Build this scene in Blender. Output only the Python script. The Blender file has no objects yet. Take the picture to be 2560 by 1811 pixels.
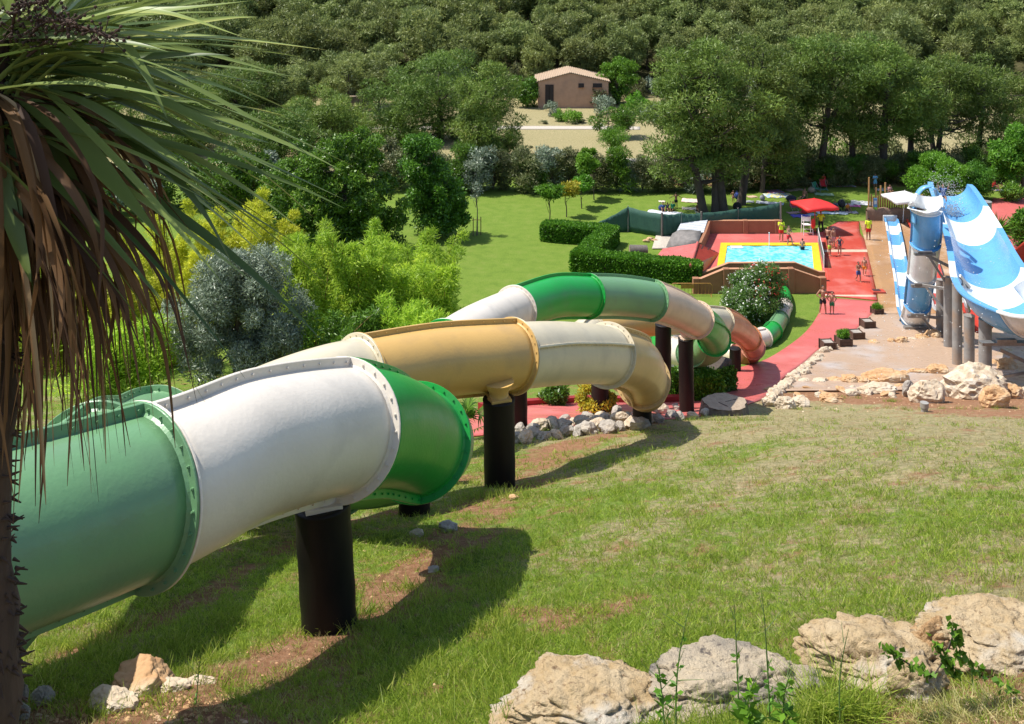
import bpy, bmesh, math, random
import numpy as np
from mathutils import Vector, Matrix, noise
R = math.radians
SC = bpy.context.scene
COL = SC.collection
# ------------------------------------------------------------------ camera, sky, sun, exposure
F, H, VH = 2489.0, 23.0, -133.0          # focal length in photo pixels, eye height above the pool level, horizon row
cd = bpy.data.cameras.new('camera'); cam = bpy.data.objects.new('camera', cd); COL.objects.link(cam)
cam.location = (0, 0, H); cam.rotation_euler = (R(90), 0, 0)
cd.sensor_width = 36; cd.lens = 36 * F / 2560; cd.shift_y = -(905.5 - VH) / 2560
cd.clip_start = 0.1; cd.clip_end = 3000
SC.camera = cam
SUN = Vector((-0.54, 0.06, 1.0)).normalized()
w = bpy.data.worlds.new('World'); SC.world = w; w.use_nodes = True
nt = w.node_tree
sky = nt.nodes.new('ShaderNodeTexSky'); sky.sky_type = 'NISHITA'; sky.sun_disc = False
sky.sun_elevation = math.asin(SUN.z); sky.sun_rotation = math.atan2(SUN.x, SUN.y)
nt.links.new(sky.outputs[0], nt.nodes['Background'].inputs[0]); nt.nodes['Background'].inputs[1].default_value = 0.15
ld = bpy.data.lights.new('sun', 'SUN'); ld.energy = 5.0; ld.angle = R(0.5); ld.color = (1, .955, .88)
sl = bpy.data.objects.new('sun', ld); COL.objects.link(sl); sl.rotation_euler = (-SUN).to_track_quat('-Z', 'Y').to_euler()
SC.view_settings.view_transform = 'Standard'; SC.view_settings.look = 'None'
SC.view_settings.exposure = 0.45; SC.view_settings.gamma = 1
random.seed(7); rng = np.random.default_rng(7)

# ------------------------------------------------------------------ terrain function
_ty = np.array([-60, -6, 0, 40, 45, 52, 58, 64, 105, 118, 145, 152, 200, 260, 400, 900], float)
_tz = np.array([23, 20.6, 19.8, 4.6, 3.0, 1.4, .45, 0, 0, .3, 1.0, 1.8, 14.5, 32, 75, 110], float)
_gy = np.arange(-60, 900, .5); _gz = np.interp(_gy, _ty, _tz)
_k = np.exp(-np.linspace(-2, 2, 9) ** 2); _k /= _k.sum(); _gz = np.convolve(np.pad(_gz, 4, 'edge'), _k, 'valid')
def g(x, y):
    x = np.asarray(x, float); y = np.asarray(y, float)
    z = np.interp(y, _gy, _gz)
    fade = np.clip((38 - y) / 22, 0, 1); fade = fade * fade * (3 - 2 * fade)
    z = z + .13 * np.clip(x + 2, 0, 9) * fade
    near = np.clip((41 - y) / 4, 0, 1)
    z = z + near * (.05 * np.sin(x * 1.3 + y * .7) * np.sin(y * .9 - x * .5) + .03 * np.sin(x * 3.1 + 1) * np.sin(y * 2.7))
    far = np.clip((y - 150) / 60, 0, 1)
    z = z + far * (3.0 * np.sin(x * .035 + 1.2) + 1.5 * np.sin(x * .09 + y * .05))
    return z
def gz(x, y): return float(g(x, y))
def P(u, v, Y): return Vector(((u - 1280) / F * Y, Y, H - (v - VH) / F * Y))
_ys = np.concatenate([np.arange(2, 60, .05), np.arange(60, 420, .2)])
def G(u, v, up=0.0):                       # photo pixel -> point on the terrain
    zr = H - (v - VH) / F * _ys; zg = g((u - 1280) / F * _ys, _ys)
    i = int(np.argmax(zr < zg)); Y = float(_ys[i]); X = (u - 1280) / F * Y
    return Vector((X, Y, gz(X, Y) + up))

# ------------------------------------------------------------------ helpers: objects
def tag(o, label=None, cat=None, group=None, kind=None):
    if label: o['label'] = label
    if cat: o['category'] = cat
    if group: o['group'] = group
    if kind: o['kind'] = kind
    return o
def thing(name, label, cat, loc=(0, 0, 0), rz=0, group=None):
    o = bpy.data.objects.new(name, None); COL.objects.link(o); o.location = loc; o.rotation_euler = (0, 0, rz)
    o.empty_display_size = .2
    return tag(o, label, cat, group)
def place(name, me, parent=None, mat=None):
    if mat is not None and len(me.materials) == 0: me.materials.append(mat)
    o = bpy.data.objects.new(name, me); COL.objects.link(o)
    if parent is not None: o.parent = parent
    return o
def npmesh(name, V, Fc, smooth=False, attrs=None, k=None):
    """fast mesh from numpy; Fc (n,k) equal-size faces or a list of such arrays"""
    me = bpy.data.meshes.new(name)
    V = np.asarray(V, np.float32); lst = Fc if isinstance(Fc, list) else [Fc]
    lst = [np.asarray(f, np.int32) for f in lst if len(f)]
    me.vertices.add(len(V)); me.vertices.foreach_set('co', V.ravel())
    nl = sum(f.size for f in lst); npoly = sum(len(f) for f in lst)
    me.loops.add(nl); me.loops.foreach_set('vertex_index', np.concatenate([f.ravel() for f in lst]))
    me.polygons.add(npoly)
    tot = np.concatenate([np.full(len(f), f.shape[1], np.int32) for f in lst])
    st = np.concatenate([[0], np.cumsum(tot)[:-1]]).astype(np.int32)
    me.polygons.foreach_set('loop_start', st); me.polygons.foreach_set('loop_total', tot)
    if smooth: me.polygons.foreach_set('use_smooth', np.ones(npoly, bool))
    me.update(calc_edges=True)
    if attrs:
        for an, arr in attrs.items():
            if arr.ndim == 1:
                a = me.attributes.new(an, 'FLOAT', 'POINT'); a.data.foreach_set('value', arr.astype(np.float32))
            else:
                a = me.attributes.new(an, 'FLOAT_COLOR', 'POINT')
                c = np.ones((len(arr), 4), np.float32); c[:, :3] = arr; a.data.foreach_set('color', c.ravel())
    return me
class MB:
    """collects simple shapes and builds ONE mesh object"""
    def __init__(s): s.v = []; s.f = []; s.sm = []
    def add(s, vs, fs, smooth=False):
        o = len(s.v); s.v += [tuple(v) for v in vs]; s.f += [tuple(i + o for i in f) for f in fs]; s.sm += [smooth] * len(fs)
    def box(s, c, d, rz=0, M=None):
        c = Vector(c); hx, hy, hz = d[0] / 2, d[1] / 2, d[2] / 2; r = Matrix.Rotation(rz, 3, 'Z')
        b = min(hx, hy, hz) * .12
        vs = []
        for sz in (-1, 1):
            for (sx, sy) in ((-1, -1), (1, -1), (1, 1), (-1, 1)):
                for q in ((hx - b, hy, hz - b), (hx, hy - b, hz - b), (hx - b, hy - b, hz)):
                    vs.append(c + (M @ Vector((sx * q[0], sy * q[1], sz * q[2])) if M else r @ Vector((sx * q[0], sy * q[1], sz * q[2]))))
        bm = bmesh.new()
        for v in vs: bm.verts.new(v)
        bmesh.ops.convex_hull(bm, input=bm.verts[:]); bm.verts.ensure_lookup_table(); bm.verts.index_update()
        s.add([v.co for v in bm.verts], [[v.index for v in f.verts] for f in bm.faces]); bm.free()
    def tube(s, pts, rad, n=10, cap=True, smooth=True):
        pts = [Vector(p) for p in pts]; rad = rad if isinstance(rad, (list, tuple)) else [rad] * len(pts)
        vs = []; up = None
        for i, p in enumerate(pts):
            t = (pts[min(i + 1, len(pts) - 1)] - pts[max(i - 1, 0)]).normalized()
            if up is None: up = t.orthogonal().normalized()
            up = (up - t * up.dot(t)).normalized(); sd = t.cross(up)
            for k in range(n):
                a = 2 * math.pi * k / n; vs.append(p + (up * math.cos(a) + sd * math.sin(a)) * rad[i])
        fs = [[i * n + k, i * n + (k + 1) % n, (i + 1) * n + (k + 1) % n, (i + 1) * n + k] for i in range(len(pts) - 1) for k in range(n)]
        s.add(vs, fs, smooth)
        if cap: s.add(vs[:n][::-1], [list(range(n))]); s.add(vs[-n:], [list(range(n))])
    def poly(s, pts, th):                       # thick polygon (pts in order), extruded downwards along z
        n = len(pts); top = [Vector(p) for p in pts]; bot = [p - Vector((0, 0, th)) for p in top]
        s.add(top + bot, [list(range(n)), list(range(2 * n - 1, n - 1, -1))] + [[i, i + n, (i + 1) % n + n, (i + 1) % n] for i in range(n)])
    def ell(s, c, r, n=10, m=7, M=None):
        c = Vector(c); vs = []; 
        for i in range(m + 1):
            th = math.pi * i / m
            for k in range(n):
                a = 2 * math.pi * k / n; q = Vector((math.sin(th) * math.cos(a) * r[0], math.sin(th) * math.sin(a) * r[1], math.cos(th) * r[2]))
                vs.append(c + (M @ q if M else q))
        s.add(vs, [[i * n + k, (i + 1) * n + k, (i + 1) * n + (k + 1) % n, i * n + (k + 1) % n] for i in range(m) for k in range(n)], True)
    def build(s, name, mat, parent=None, weld=False):
        me = bpy.data.meshes.new(name); me.from_pydata(s.v, [], s.f); me.polygons.foreach_set('use_smooth', s.sm)
        if weld:
            bm = bmesh.new(); bm.from_mesh(me); bmesh.ops.remove_doubles(bm, verts=bm.verts[:], dist=1e-4); bm.to_mesh(me); bm.free()
        me.update(); return place(name, me, parent, mat)

# ------------------------------------------------------------------ helpers: materials
def nmat(name):
    m = bpy.data.materials.new(name); m.use_nodes = True; return m, m.node_tree, m.node_tree.nodes['Principled BSDF']
def mat(name, c1, c2=None, scale=3.0, rough=.6, bump=0.0, bscale=None, coat=0.0, spec=.5, metal=0, stretch=None, detail=5, lo=.35, hi=.65, c3=None, s3=1.0, rvar=0, geo=False):
    m, t, b = nmat(name)
    b.inputs['Roughness'].default_value = rough; b.inputs['Metallic'].default_value = metal
    b.inputs['Specular IOR Level'].default_value = spec; b.inputs['Coat Weight'].default_value = coat; b.inputs['Coat Roughness'].default_value = .12
    b.inputs['Base Color'].default_value = (*c1, 1)
    tc = t.nodes.new('ShaderNodeTexCoord'); mp = t.nodes.new('ShaderNodeMapping'); t.links.new(tc.outputs['Object'], mp.inputs[0])
    if stretch: mp.inputs['Scale'].default_value = stretch
    if c2 is not None:
        n = t.nodes.new('ShaderNodeTexNoise'); n.inputs['Scale'].default_value = scale; n.inputs['Detail'].default_value = detail; n.inputs['Roughness'].default_value = .62
        t.links.new(mp.outputs[0], n.inputs['Vector'])
        r = t.nodes.new('ShaderNodeValToRGB'); r.color_ramp.elements[0].position = lo; r.color_ramp.elements[1].position = hi
        r.color_ramp.elements[0].color = (*c1, 1); r.color_ramp.elements[1].color = (*c2, 1)
        t.links.new(n.outputs[0], r.inputs[0]); out = r.outputs[0]
        if c3 is not None:
            n3 = t.nodes.new('ShaderNodeTexNoise'); n3.inputs['Scale'].default_value = s3; n3.inputs['Detail'].default_value = 6
            t.links.new(mp.outputs[0], n3.inputs['Vector'])
            r3 = t.nodes.new('ShaderNodeValToRGB'); r3.color_ramp.elements[0].position = .5; r3.color_ramp.elements[1].position = .68
            t.links.new(n3.outputs[0], r3.inputs[0])
            mx = t.nodes.new('ShaderNodeMix'); mx.data_type = 'RGBA'; t.links.new(r3.outputs[0], mx.inputs[0]); t.links.new(out, mx.inputs[6]); mx.inputs[7].default_value = (*c3, 1); out = mx.outputs[2]
        t.links.new(out, b.inputs['Base Color'])
        if rvar:
            mr = t.nodes.new('ShaderNodeMapRange'); mr.inputs[3].default_value = rough - rvar; mr.inputs[4].default_value = rough + rvar
            mr.inputs[1].default_value = .35; mr.inputs[2].default_value = .65
            t.links.new(n.outputs[0], mr.inputs[0]); t.links.new(mr.outputs[0], b.inputs['Roughness'])
    if bump:
        nb = t.nodes.new('ShaderNodeTexNoise'); nb.inputs['Scale'].default_value = bscale or scale * 4; nb.inputs['Detail'].default_value = 6
        t.links.new(mp.outputs[0], nb.inputs['Vector'])
        bp = t.nodes.new('ShaderNodeBump'); bp.inputs['Strength'].default_value = 1; bp.inputs['Distance'].default_value = bump
        t.links.new(nb.outputs[0], bp.inputs['Height']); t.links.new(bp.outputs[0], b.inputs['Normal'])
    return m
def leafmat(name, dark, light, trans=.3, rough=.5, third=None, spec=.35):
    """foliage: colour by per-leaf attribute 'tint' (0..1)"""
    m, t, b = nmat(name); b.inputs['Roughness'].default_value = rough; b.inputs['Specular IOR Level'].default_value = spec
    a = t.nodes.new('ShaderNodeAttribute'); a.attribute_name = 'tint'
    r = t.nodes.new('ShaderNodeValToRGB'); r.color_ramp.elements[0].color = (*dark, 1); r.color_ramp.elements[1].color = (*light, 1)
    if third is not None:
        r.color_ramp.elements[1].position = .88; e = r.color_ramp.elements.new(1.0); e.color = (*third, 1)
    t.links.new(a.outputs['Fac'], r.inputs[0])
    oi = t.nodes.new('ShaderNodeObjectInfo'); hs = t.nodes.new('ShaderNodeHueSaturation')
    m1 = t.nodes.new('ShaderNodeMapRange'); m1.inputs[3].default_value = .82; m1.inputs[4].default_value = 1.22; t.links.new(oi.outputs['Random'], m1.inputs[0]); t.links.new(m1.outputs[0], hs.inputs['Value'])
    m2 = t.nodes.new('ShaderNodeMapRange'); m2.inputs[3].default_value = .49; m2.inputs[4].default_value = .51
    ml = t.nodes.new('ShaderNodeMath'); ml.operation = 'FRACT'; mu = t.nodes.new('ShaderNodeMath'); mu.operation = 'MULTIPLY'; mu.inputs[1].default_value = 7.31
    t.links.new(oi.outputs['Random'], mu.inputs[0]); t.links.new(mu.outputs[0], ml.inputs[0]); t.links.new(ml.outputs[0], m2.inputs[0]); t.links.new(m2.outputs[0], hs.inputs['Hue'])
    t.links.new(r.outputs[0], hs.inputs['Color']); t.links.new(hs.outputs[0], b.inputs['Base Color'])
    tr = t.nodes.new('ShaderNodeBsdfTranslucent'); t.links.new(hs.outputs[0], tr.inputs[0])
    mx = t.nodes.new('ShaderNodeMixShader'); mx.inputs[0].default_value = trans
    t.links.new(b.outputs[0], mx.inputs[1]); t.links.new(tr.outputs[0], mx.inputs[2]); t.links.new(mx.outputs[0], t.nodes['Material Output'].inputs[0])
    return m

# ------------------------------------------------------------------ foliage generators (numpy)
def unit(a): return a / np.maximum(np.linalg.norm(a, axis=-1, keepdims=True), 1e-9)
def leaves(name, pos, d, L, W, tint, bend=.15, smooth=False, r=None, hint=None, hn=.45):
    """diamond-shaped leaves: 4 verts, 2 triangles folded along the midrib"""
    r = r or rng; n = len(pos); d = unit(d)
    s = unit(np.cross(d, r.normal(size=(n, 3)) if hint is None else hint + hn * r.normal(size=(n, 3)))); up = np.cross(s, d)
    L = np.broadcast_to(L, (n,))[:, None]; W = np.broadcast_to(W, (n,))[:, None]
    V = np.empty((n, 4, 3)); V[:, 0] = pos; V[:, 1] = pos + d * L * .5 + s * W * .5 + up * W * bend; V[:, 2] = pos + d * L; V[:, 3] = pos + d * L * .5 - s * W * .5 + up * W * bend
    i = np.arange(n)[:, None] * 4; Fc = i + np.array([[0, 1, 2, 3]])
    return npmesh(name, V.reshape(-1, 3), Fc, attrs={'tint': np.repeat(tint, 4)})
def clumpset(shells, K, r, lo=.45, up=.0):
    """shells: list of (centre, radii, weight) ellipsoids; returns clump centres spread through them"""
    w = np.array([s[2] for s in shells], float); w /= w.sum(); out = []
    idx = r.choice(len(shells), K, p=w)
    for i in idx:
        c, rad, _ = shells[i]; d = unit(r.normal(size=3)); d[2] = d[2] if r.random() > up else abs(d[2])
        out.append(np.array(c) + d * np.array(rad) * (lo + (1 - lo) * r.random() ** .6))
    return np.array(out)
def foliage(name, C, cr, n, L, W, r, flat=.75, upb=.25, rad=.55, tlo=0, thi=1, jitter=.5):
    """n leaves in clumps with centres C and radius cr"""
    k = r.integers(0, len(C), n); ct = r.random(len(C))
    crk = (cr if np.ndim(cr) else np.full(len(C), cr)) * r.uniform(.65, 1.3, len(C))
    d = unit(r.normal(size=(n, 3))); d[:, 2] = np.where(r.random(n) < .3, np.abs(d[:, 2]), d[:, 2])
    pos = C[k] + d * (crk[k] * (rad + (1 - rad) * r.random(n)))[:, None] * np.array([1, 1, flat])
    dd = .55 * d + (.55 + jitter) * r.normal(size=(n, 3)); dd[:, 2] += upb * .6
    hint = d + np.array([0, 0, .45])
    tint = np.clip(.35 * ct[k] + .65 * r.random(n), 0, 1) * (thi - tlo) + tlo
    return leaves(name, pos, dd, L * r.uniform(.6, 1.3, n), W * r.uniform(.7, 1.2, n), tint, r=r, hint=hint)
def trunk_mb(mb, pts, r0, r1, n=9):
    k = len(pts); mb.tube(pts, [r0 + (r1 - r0) * i / (k - 1) for i in range(k)], n)
def limbs(mb, base, C, m, r0, r, zlo=.35):
    """m limbs from the stem up to clump centres"""
    for j in r.choice(len(C), min(m, len(C)), replace=False):
        c = Vector(C[j]); s = Vector((base[0][0], base[0][1], base[0][2])).lerp(Vector(base[1]), zlo + (1 - zlo) * r.random())
        if c.z < s.z - .5: s.z = max(base[0][2], c.z - .5)
        md = s.lerp(c, .5) + Vector((r.normal() * .15, r.normal() * .15, -.12 * (c - s).length))
        mb.tube([s, md, c], [r0, r0 * .6, r0 * .2], 5, False)
# ================================================================== MATERIALS
M = {}
def M_(k, *a, **kw): M[k] = mat(k, *a, **kw)
M_('red_paving', (.53, .13, .115), (.46, .10, .09), scale=1.2, rough=.42, bump=.004, bscale=30, c3=(.56, .16, .14), s3=.35, rvar=.18)
M_('red_wet', (.52, .085, .06), (.46, .065, .045), scale=.6, rough=.16, bump=.003, bscale=6, c3=(.56, .16, .13), s3=.5, spec=.6, rvar=.1)
M_('kerb_red', (.30, .02, .02), (.22, .015, .015), rough=.6)
M_('beige_concrete', (.46, .32, .22), (.36, .25, .17), scale=1.5, rough=.4, bump=.006, bscale=12, c3=(.42, .36, .32), s3=.4, rvar=.2)
M_('wet_beige', (.42, .24, .12), (.32, .18, .09), scale=.7, rough=.25, bump=.004, bscale=8, c3=(.52, .36, .24), s3=.35, rvar=.15)
M_('cream_line', (.62, .46, .34), (.5, .36, .26), rough=.5)
M_('brown_wall', (.30, .135, .068), (.26, .115, .058), scale=2, rough=.85, bump=.003, bscale=40)
M_('wall_cap', (.44, .22, .12), (.38, .19, .10), scale=2, rough=.8)
M_('yellow_paint', (.80, .50, .03), (.74, .44, .02), scale=3, rough=.4)
M_('white_paint', (.78, .78, .76), (.70, .70, .67), scale=2, rough=.35)
M_('grey_pole', (.27, .26, .245), (.20, .19, .18), scale=2, rough=.5, bump=.002, c3=(.30, .20, .13), s3=.8)
M_('steel', (.30, .30, .30), (.22, .21, .2), scale=5, rough=.4, metal=.6)
M_('black_plastic', (.009, .008, .008), (.018, .014, .011), scale=3, rough=.5, bump=.006, bscale=7, stretch=(1, 1, .4), spec=.16, rvar=.08)
M_('post_metal', (.33, .31, .28), (.25, .23, .2), rough=.5)
M_('mesh_green', (.02, .075, .052), (.028, .09, .062), scale=8, rough=.75, bump=.01, bscale=3)
M_('wood', (.17, .10, .055), (.12, .07, .04), scale=3, rough=.8, stretch=(1, 1, .2), bump=.004)
M_('wood_dark', (.10, .05, .03), (.065, .035, .022), scale=6, rough=.75, bump=.004, stretch=(1, 1, 6))
M_('bamboo', (.38, .22, .08), (.28, .15, .05), scale=4, rough=.6)
M_('bark', (.085, .065, .05), (.05, .038, .03), scale=4, rough=.9, bump=.03, bscale=9, stretch=(1, 1, .35))
M_('palm_bark', (.075, .042, .026), (.035, .02, .014), scale=14, rough=.95, bump=.02, bscale=20, stretch=(1, 1, .3))
M_('bark_grey', (.16, .14, .12), (.10, .085, .07), scale=4, rough=.9, bump=.02, bscale=9, stretch=(1, 1, .35))
M_('building', (.50, .30, .20), (.44, .26, .17), scale=1.5, rough=.9, bump=.006, c3=(.38, .23, .16), s3=.6)
M_('roof_tile', (.44, .33, .23), (.34, .24, .16), scale=8, rough=.85, bump=.02)
M_('door_dark', (.028, .018, .018), (.022, .015, .015), rough=.7)
M_('soilmound', (.33, .17, .09), (.24, .13, .075), scale=6, rough=.95, bump=.03, bscale=18)
M_('rock_orange', (.52, .33, .17), (.38, .20, .085), scale=3.2, rough=.9, bump=.05, bscale=6, c3=(.55, .44, .30), s3=1.6)
M_('rock_pale', (.54, .45, .33), (.42, .31, .20), scale=3, rough=.9, bump=.05, bscale=7, c3=(.56, .49, .39), s3=2.2)
M_('rock_grey', (.36, .32, .27), (.24, .21, .18), scale=4, rough=.9, bump=.04, bscale=9, c3=(.48, .42, .34), s3=2.5)
M_('tarp_grey', (.20, .18, .165), (.13, .12, .11), scale=3, rough=.7, bump=.05, bscale=2)
M_('sheet_white', (.60, .62, .64), (.52, .54, .56), scale=2, rough=.4)
M_('red_tile', (.36, .05, .035), (.28, .035, .025), scale=2, rough=.35, bump=.01)
M_('dark_line', (.06, .02, .018), rough=.8)
M_('red_cloth', (.62, .025, .02), (.56, .02, .018), rough=.7)
M_('white_cloth', (.62, .60, .57), (.56, .54, .52), scale=2, rough=.8)
M_('tan_wall', (.23, .15, .10), (.19, .12, .085), scale=3, rough=.95, bump=.03)
M_('basin', (.10, .45, .55), (.08, .40, .52), scale=1, rough=.4)
M_('stump', (.36, .28, .20), (.28, .21, .15), scale=5, rough=.9, bump=.02)
def near_rock(name, c1, c2, c3, dk):
    m, t, b = nmat(name); b.inputs['Roughness'].default_value = .92; b.inputs['Specular IOR Level'].default_value = .25
    L = t.links; N = t.nodes; tc = N.new('ShaderNodeTexCoord')
    def nz(s, d=8, ro=.6):
        n = N.new('ShaderNodeTexNoise'); n.inputs['Scale'].default_value = s; n.inputs['Detail'].default_value = d; n.inputs['Roughness'].default_value = ro; L.new(tc.outputs['Object'], n.inputs[0]); return n
    def ramp(i, a, c, p, q):
        r = N.new('ShaderNodeValToRGB'); r.color_ramp.elements[0].color = (*a, 1); r.color_ramp.elements[1].color = (*c, 1); r.color_ramp.elements[0].position = p; r.color_ramp.elements[1].position = q; L.new(i, r.inputs[0]); return r
    def mix(f, a, c):
        x = N.new('ShaderNodeMix'); x.data_type = 'RGBA'; L.new(f, x.inputs[0]); L.new(a, x.inputs[6])
        if isinstance(c, tuple): x.inputs[7].default_value = (*c, 1)
        else: L.new(c, x.inputs[7])
        return x.outputs[2]
    base = ramp(nz(2.2).outputs[0], c1, c2, .38, .6)
    m1 = mix(ramp(nz(1.3).outputs[0], (0, 0, 0), (1, 1, 1), .5, .6).outputs[0], base.outputs[0], c3)
    pit = ramp(nz(13, 10, .72).outputs[0], (1, 1, 1), (0, 0, 0), .34, .45)
    m2 = mix(pit.outputs[0], m1, dk)
    L.new(m2, b.inputs['Base Color'])
    ad = N.new('ShaderNodeMath'); ad.operation = 'MULTIPLY_ADD'; ad.inputs[1].default_value = .5
    L.new(nz(22, 10, .7).outputs[0], ad.inputs[0]); L.new(nz(6, 8, .65).outputs[0], ad.inputs[2])
    bp = N.new('ShaderNodeBump'); bp.inputs['Distance'].default_value = .085; bp.inputs['Strength'].default_value = 1; L.new(ad.outputs[0], bp.inputs['Height']); L.new(bp.outputs[0], b.inputs['Normal'])
    M[name] = m
near_rock('boulder_tan', (.56, .43, .26), (.46, .32, .16), (.58, .51, .40), (.20, .125, .065))
near_rock('boulder_grey', (.54, .44, .30), (.40, .33, .24), (.25, .225, .18), (.12, .10, .085))
near_rock('boulder_orange', (.50, .33, .17), (.40, .23, .10), (.54, .42, .28), (.16, .09, .05))

def tube_mat(name, c, c2=None, rough=.28):
    c2 = c2 or tuple(x * .93 for x in c)
    M[name] = mat(name, c, c2, scale=1.2, c3=tuple(x * .80 + .02 for x in c), s3=1.7, rough=rough + .08, bump=.0028, bscale=22, coat=.05, spec=.35, rvar=.06)
tube_mat('sage_green', (.14, .29, .135)); tube_mat('tube_white', (.70, .63, .53)); tube_mat('bright_green', (.012, .30, .045))
tube_mat('tube_yellow', (.60, .37, .12)); tube_mat('tube_cream', (.62, .54, .38)); tube_mat('tube_beige', (.52, .36, .16))
tube_mat('tube_pink', (.60, .44, .31)); tube_mat('tube_orange', (.50, .20, .085)); tube_mat('tube_salmon', (.52, .23, .15)); tube_mat('tube_red', (.36, .12, .07))
tube_mat('slide_blue', (.11, .33, .60), rough=.2); tube_mat('slide_white', (.74, .75, .74), rough=.2); tube_mat('slide_red', (.50, .05, .03)); tube_mat('slide_lightblue', (.16, .40, .66), rough=.2)

# pool water: rippled, over a pale blue basin colour
m, t, b = nmat('pool_water'); M['pool_water'] = m
tc = t.nodes.new('ShaderNodeTexCoord'); n1 = t.nodes.new('ShaderNodeTexNoise'); n1.inputs['Scale'].default_value = 1.6; n1.inputs['Detail'].default_value = 4; n1.inputs['Distortion'].default_value = 1.5
t.links.new(tc.outputs['Object'], n1.inputs[0])
r = t.nodes.new('ShaderNodeValToRGB'); r.color_ramp.elements[0].color = (.09, .50, .60, 1); r.color_ramp.elements[1].color = (.34, .74, .76, 1); r.color_ramp.elements[0].position = .4; r.color_ramp.elements[1].position = .62
t.links.new(n1.outputs[0], r.inputs[0]); t.links.new(r.outputs[0], b.inputs['Base Color']); b.inputs['Roughness'].default_value = .08
bp = t.nodes.new('ShaderNodeBump'); bp.inputs['Distance'].default_value = .06; n2 = t.nodes.new('ShaderNodeTexNoise'); n2.inputs['Scale'].default_value = 3; n2.inputs['Detail'].default_value = 3
t.links.new(tc.outputs['Object'], n2.inputs[0]); t.links.new(n2.outputs[0], bp.inputs['Height']); t.links.new(bp.outputs[0], b.inputs['Normal'])
# water film in the slides
M_('slide_film', (.10, .33, .62), (.45, .62, .75), scale=3, rough=.1, bump=.03, bscale=7)

# ground: colour attribute chooses lawn / soil / dry
m, t, b = nmat('ground'); M['ground'] = m
L = t.links; N = t.nodes
at = N.new('ShaderNodeAttribute'); at.attribute_name = 'mask'; sp = N.new('ShaderNodeSeparateColor'); L.new(at.outputs['Color'], sp.inputs[0])
tc = N.new('ShaderNodeTexCoord')
def nz(s, d=6, ro=.6):
    n = N.new('ShaderNodeTexNoise'); n.inputs['Scale'].default_value = s; n.inputs['Detail'].default_value = d; n.inputs['Roughness'].default_value = ro; L.new(tc.outputs['Object'], n.inputs[0]); return n.outputs[0]
def rmp(i, cs):
    r = N.new('ShaderNodeValToRGB'); e = r.color_ramp.elements
    e[0].position, e[0].color = cs[0][0], (*cs[0][1], 1); e[1].position, e[1].color = cs[-1][0], (*cs[-1][1], 1)
    for p, c in cs[1:-1]: q = e.new(p); q.color = (*c, 1)
    L.new(i, r.inputs[0]); return r.outputs[0]
def mixc(f, a, c):
    x = N.new('ShaderNodeMix'); x.data_type = 'RGBA'; L.new(f, x.inputs[0]); L.new(a, x.inputs[6]); L.new(c, x.inputs[7]); return x.outputs[2]
def soft(i, off):           # mask broken up by noise
    a = N.new('ShaderNodeMath'); a.operation = 'ADD'; L.new(i, a.inputs[0]); s = N.new('ShaderNodeMath'); s.operation = 'MULTIPLY_ADD'; s.inputs[1].default_value = 1.3; s.inputs[2].default_value = -.65; L.new(off, s.inputs[0]); L.new(s.outputs[0], a.inputs[1])
    r = N.new('ShaderNodeMapRange'); r.inputs[1].default_value = .42; r.inputs[2].default_value = .62; L.new(a.outputs[0], r.inputs[0]); return r.outputs[0]
lush = rmp(nz(1.1), [(.3, (.07, .145, .014)), (.5, (.12, .205, .022)), (.75, (.185, .23, .05))])
fine = rmp(nz(14, 4), [(.3, (.08, .13, .018)), (.7, (.23, .29, .06))])
x = N.new('ShaderNodeMix'); x.data_type = 'RGBA'; x.inputs[0].default_value = .5; L.new(lush, x.inputs[6]); L.new(fine, x.inputs[7]); lush = x.outputs[2]
dry = rmp(nz(9, 6), [(.3, (.15, .155, .055)), (.5, (.29, .25, .13)), (.62, (.40, .32, .18)), (.75, (.20, .23, .06))])
soil = rmp(nz(7, 8, .7), [(.3, (.17, .085, .045)), (.5, (.27, .14, .075)), (.72, (.38, .23, .14))])
c = mixc(soft(sp.outputs[0], nz(5.5, 8, .75)), dry, lush)
c = mixc(soft(sp.outputs[1], nz(3.0, 9, .75)), c, soil)
hill = rmp(nz(.6, 6), [(.35, (.05, .055, .02)), (.6, (.10, .09, .045)), (.75, (.17, .13, .08))])
fieldc = rmp(nz(2.5, 9, .7), [(.3, (.10, .12, .045)), (.5, (.18, .16, .09)), (.7, (.24, .20, .13))])
c = mixc(at.outputs['Alpha'] if False else sp.outputs[2], c, hill)
L.new(c, b.inputs['Base Color']); b.inputs['Roughness'].default_value = .95; b.inputs['Specular IOR Level'].default_value = .1
bp = N.new('ShaderNodeBump'); bp.inputs['Distance'].default_value = .06; L.new(nz(16, 8, .7), bp.inputs['Height']); L.new(bp.outputs[0], b.inputs['Normal'])

# foliage
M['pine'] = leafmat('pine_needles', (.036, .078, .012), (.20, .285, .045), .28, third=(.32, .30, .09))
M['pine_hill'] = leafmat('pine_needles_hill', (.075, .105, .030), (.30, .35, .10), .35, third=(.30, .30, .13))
M['leaf_dark'] = leafmat('dark_leaves', (.026, .075, .008), (.14, .28, .022), .3, rough=.38)
M['leaf_bright'] = leafmat('bright_leaves', (.06, .16, .012), (.19, .38, .03), .4)
M['bamboo_leaf'] = leafmat('bamboo_leaves', (.17, .32, .018), (.50, .66, .06), .5, third=(.68, .74, .11))
M['bamboo_leaf2'] = leafmat('bamboo_leaves_yellow', (.34, .42, .018), (.68, .70, .06), .5, third=(.80, .74, .09))
M['olive'] = leafmat('olive_leaves', (.08, .115, .065), (.32, .38, .27), .15, rough=.35, third=(.50, .54, .44))
M['hedge'] = leafmat('hedge_leaves', (.035, .12, .010), (.13, .30, .018), .3)
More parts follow.
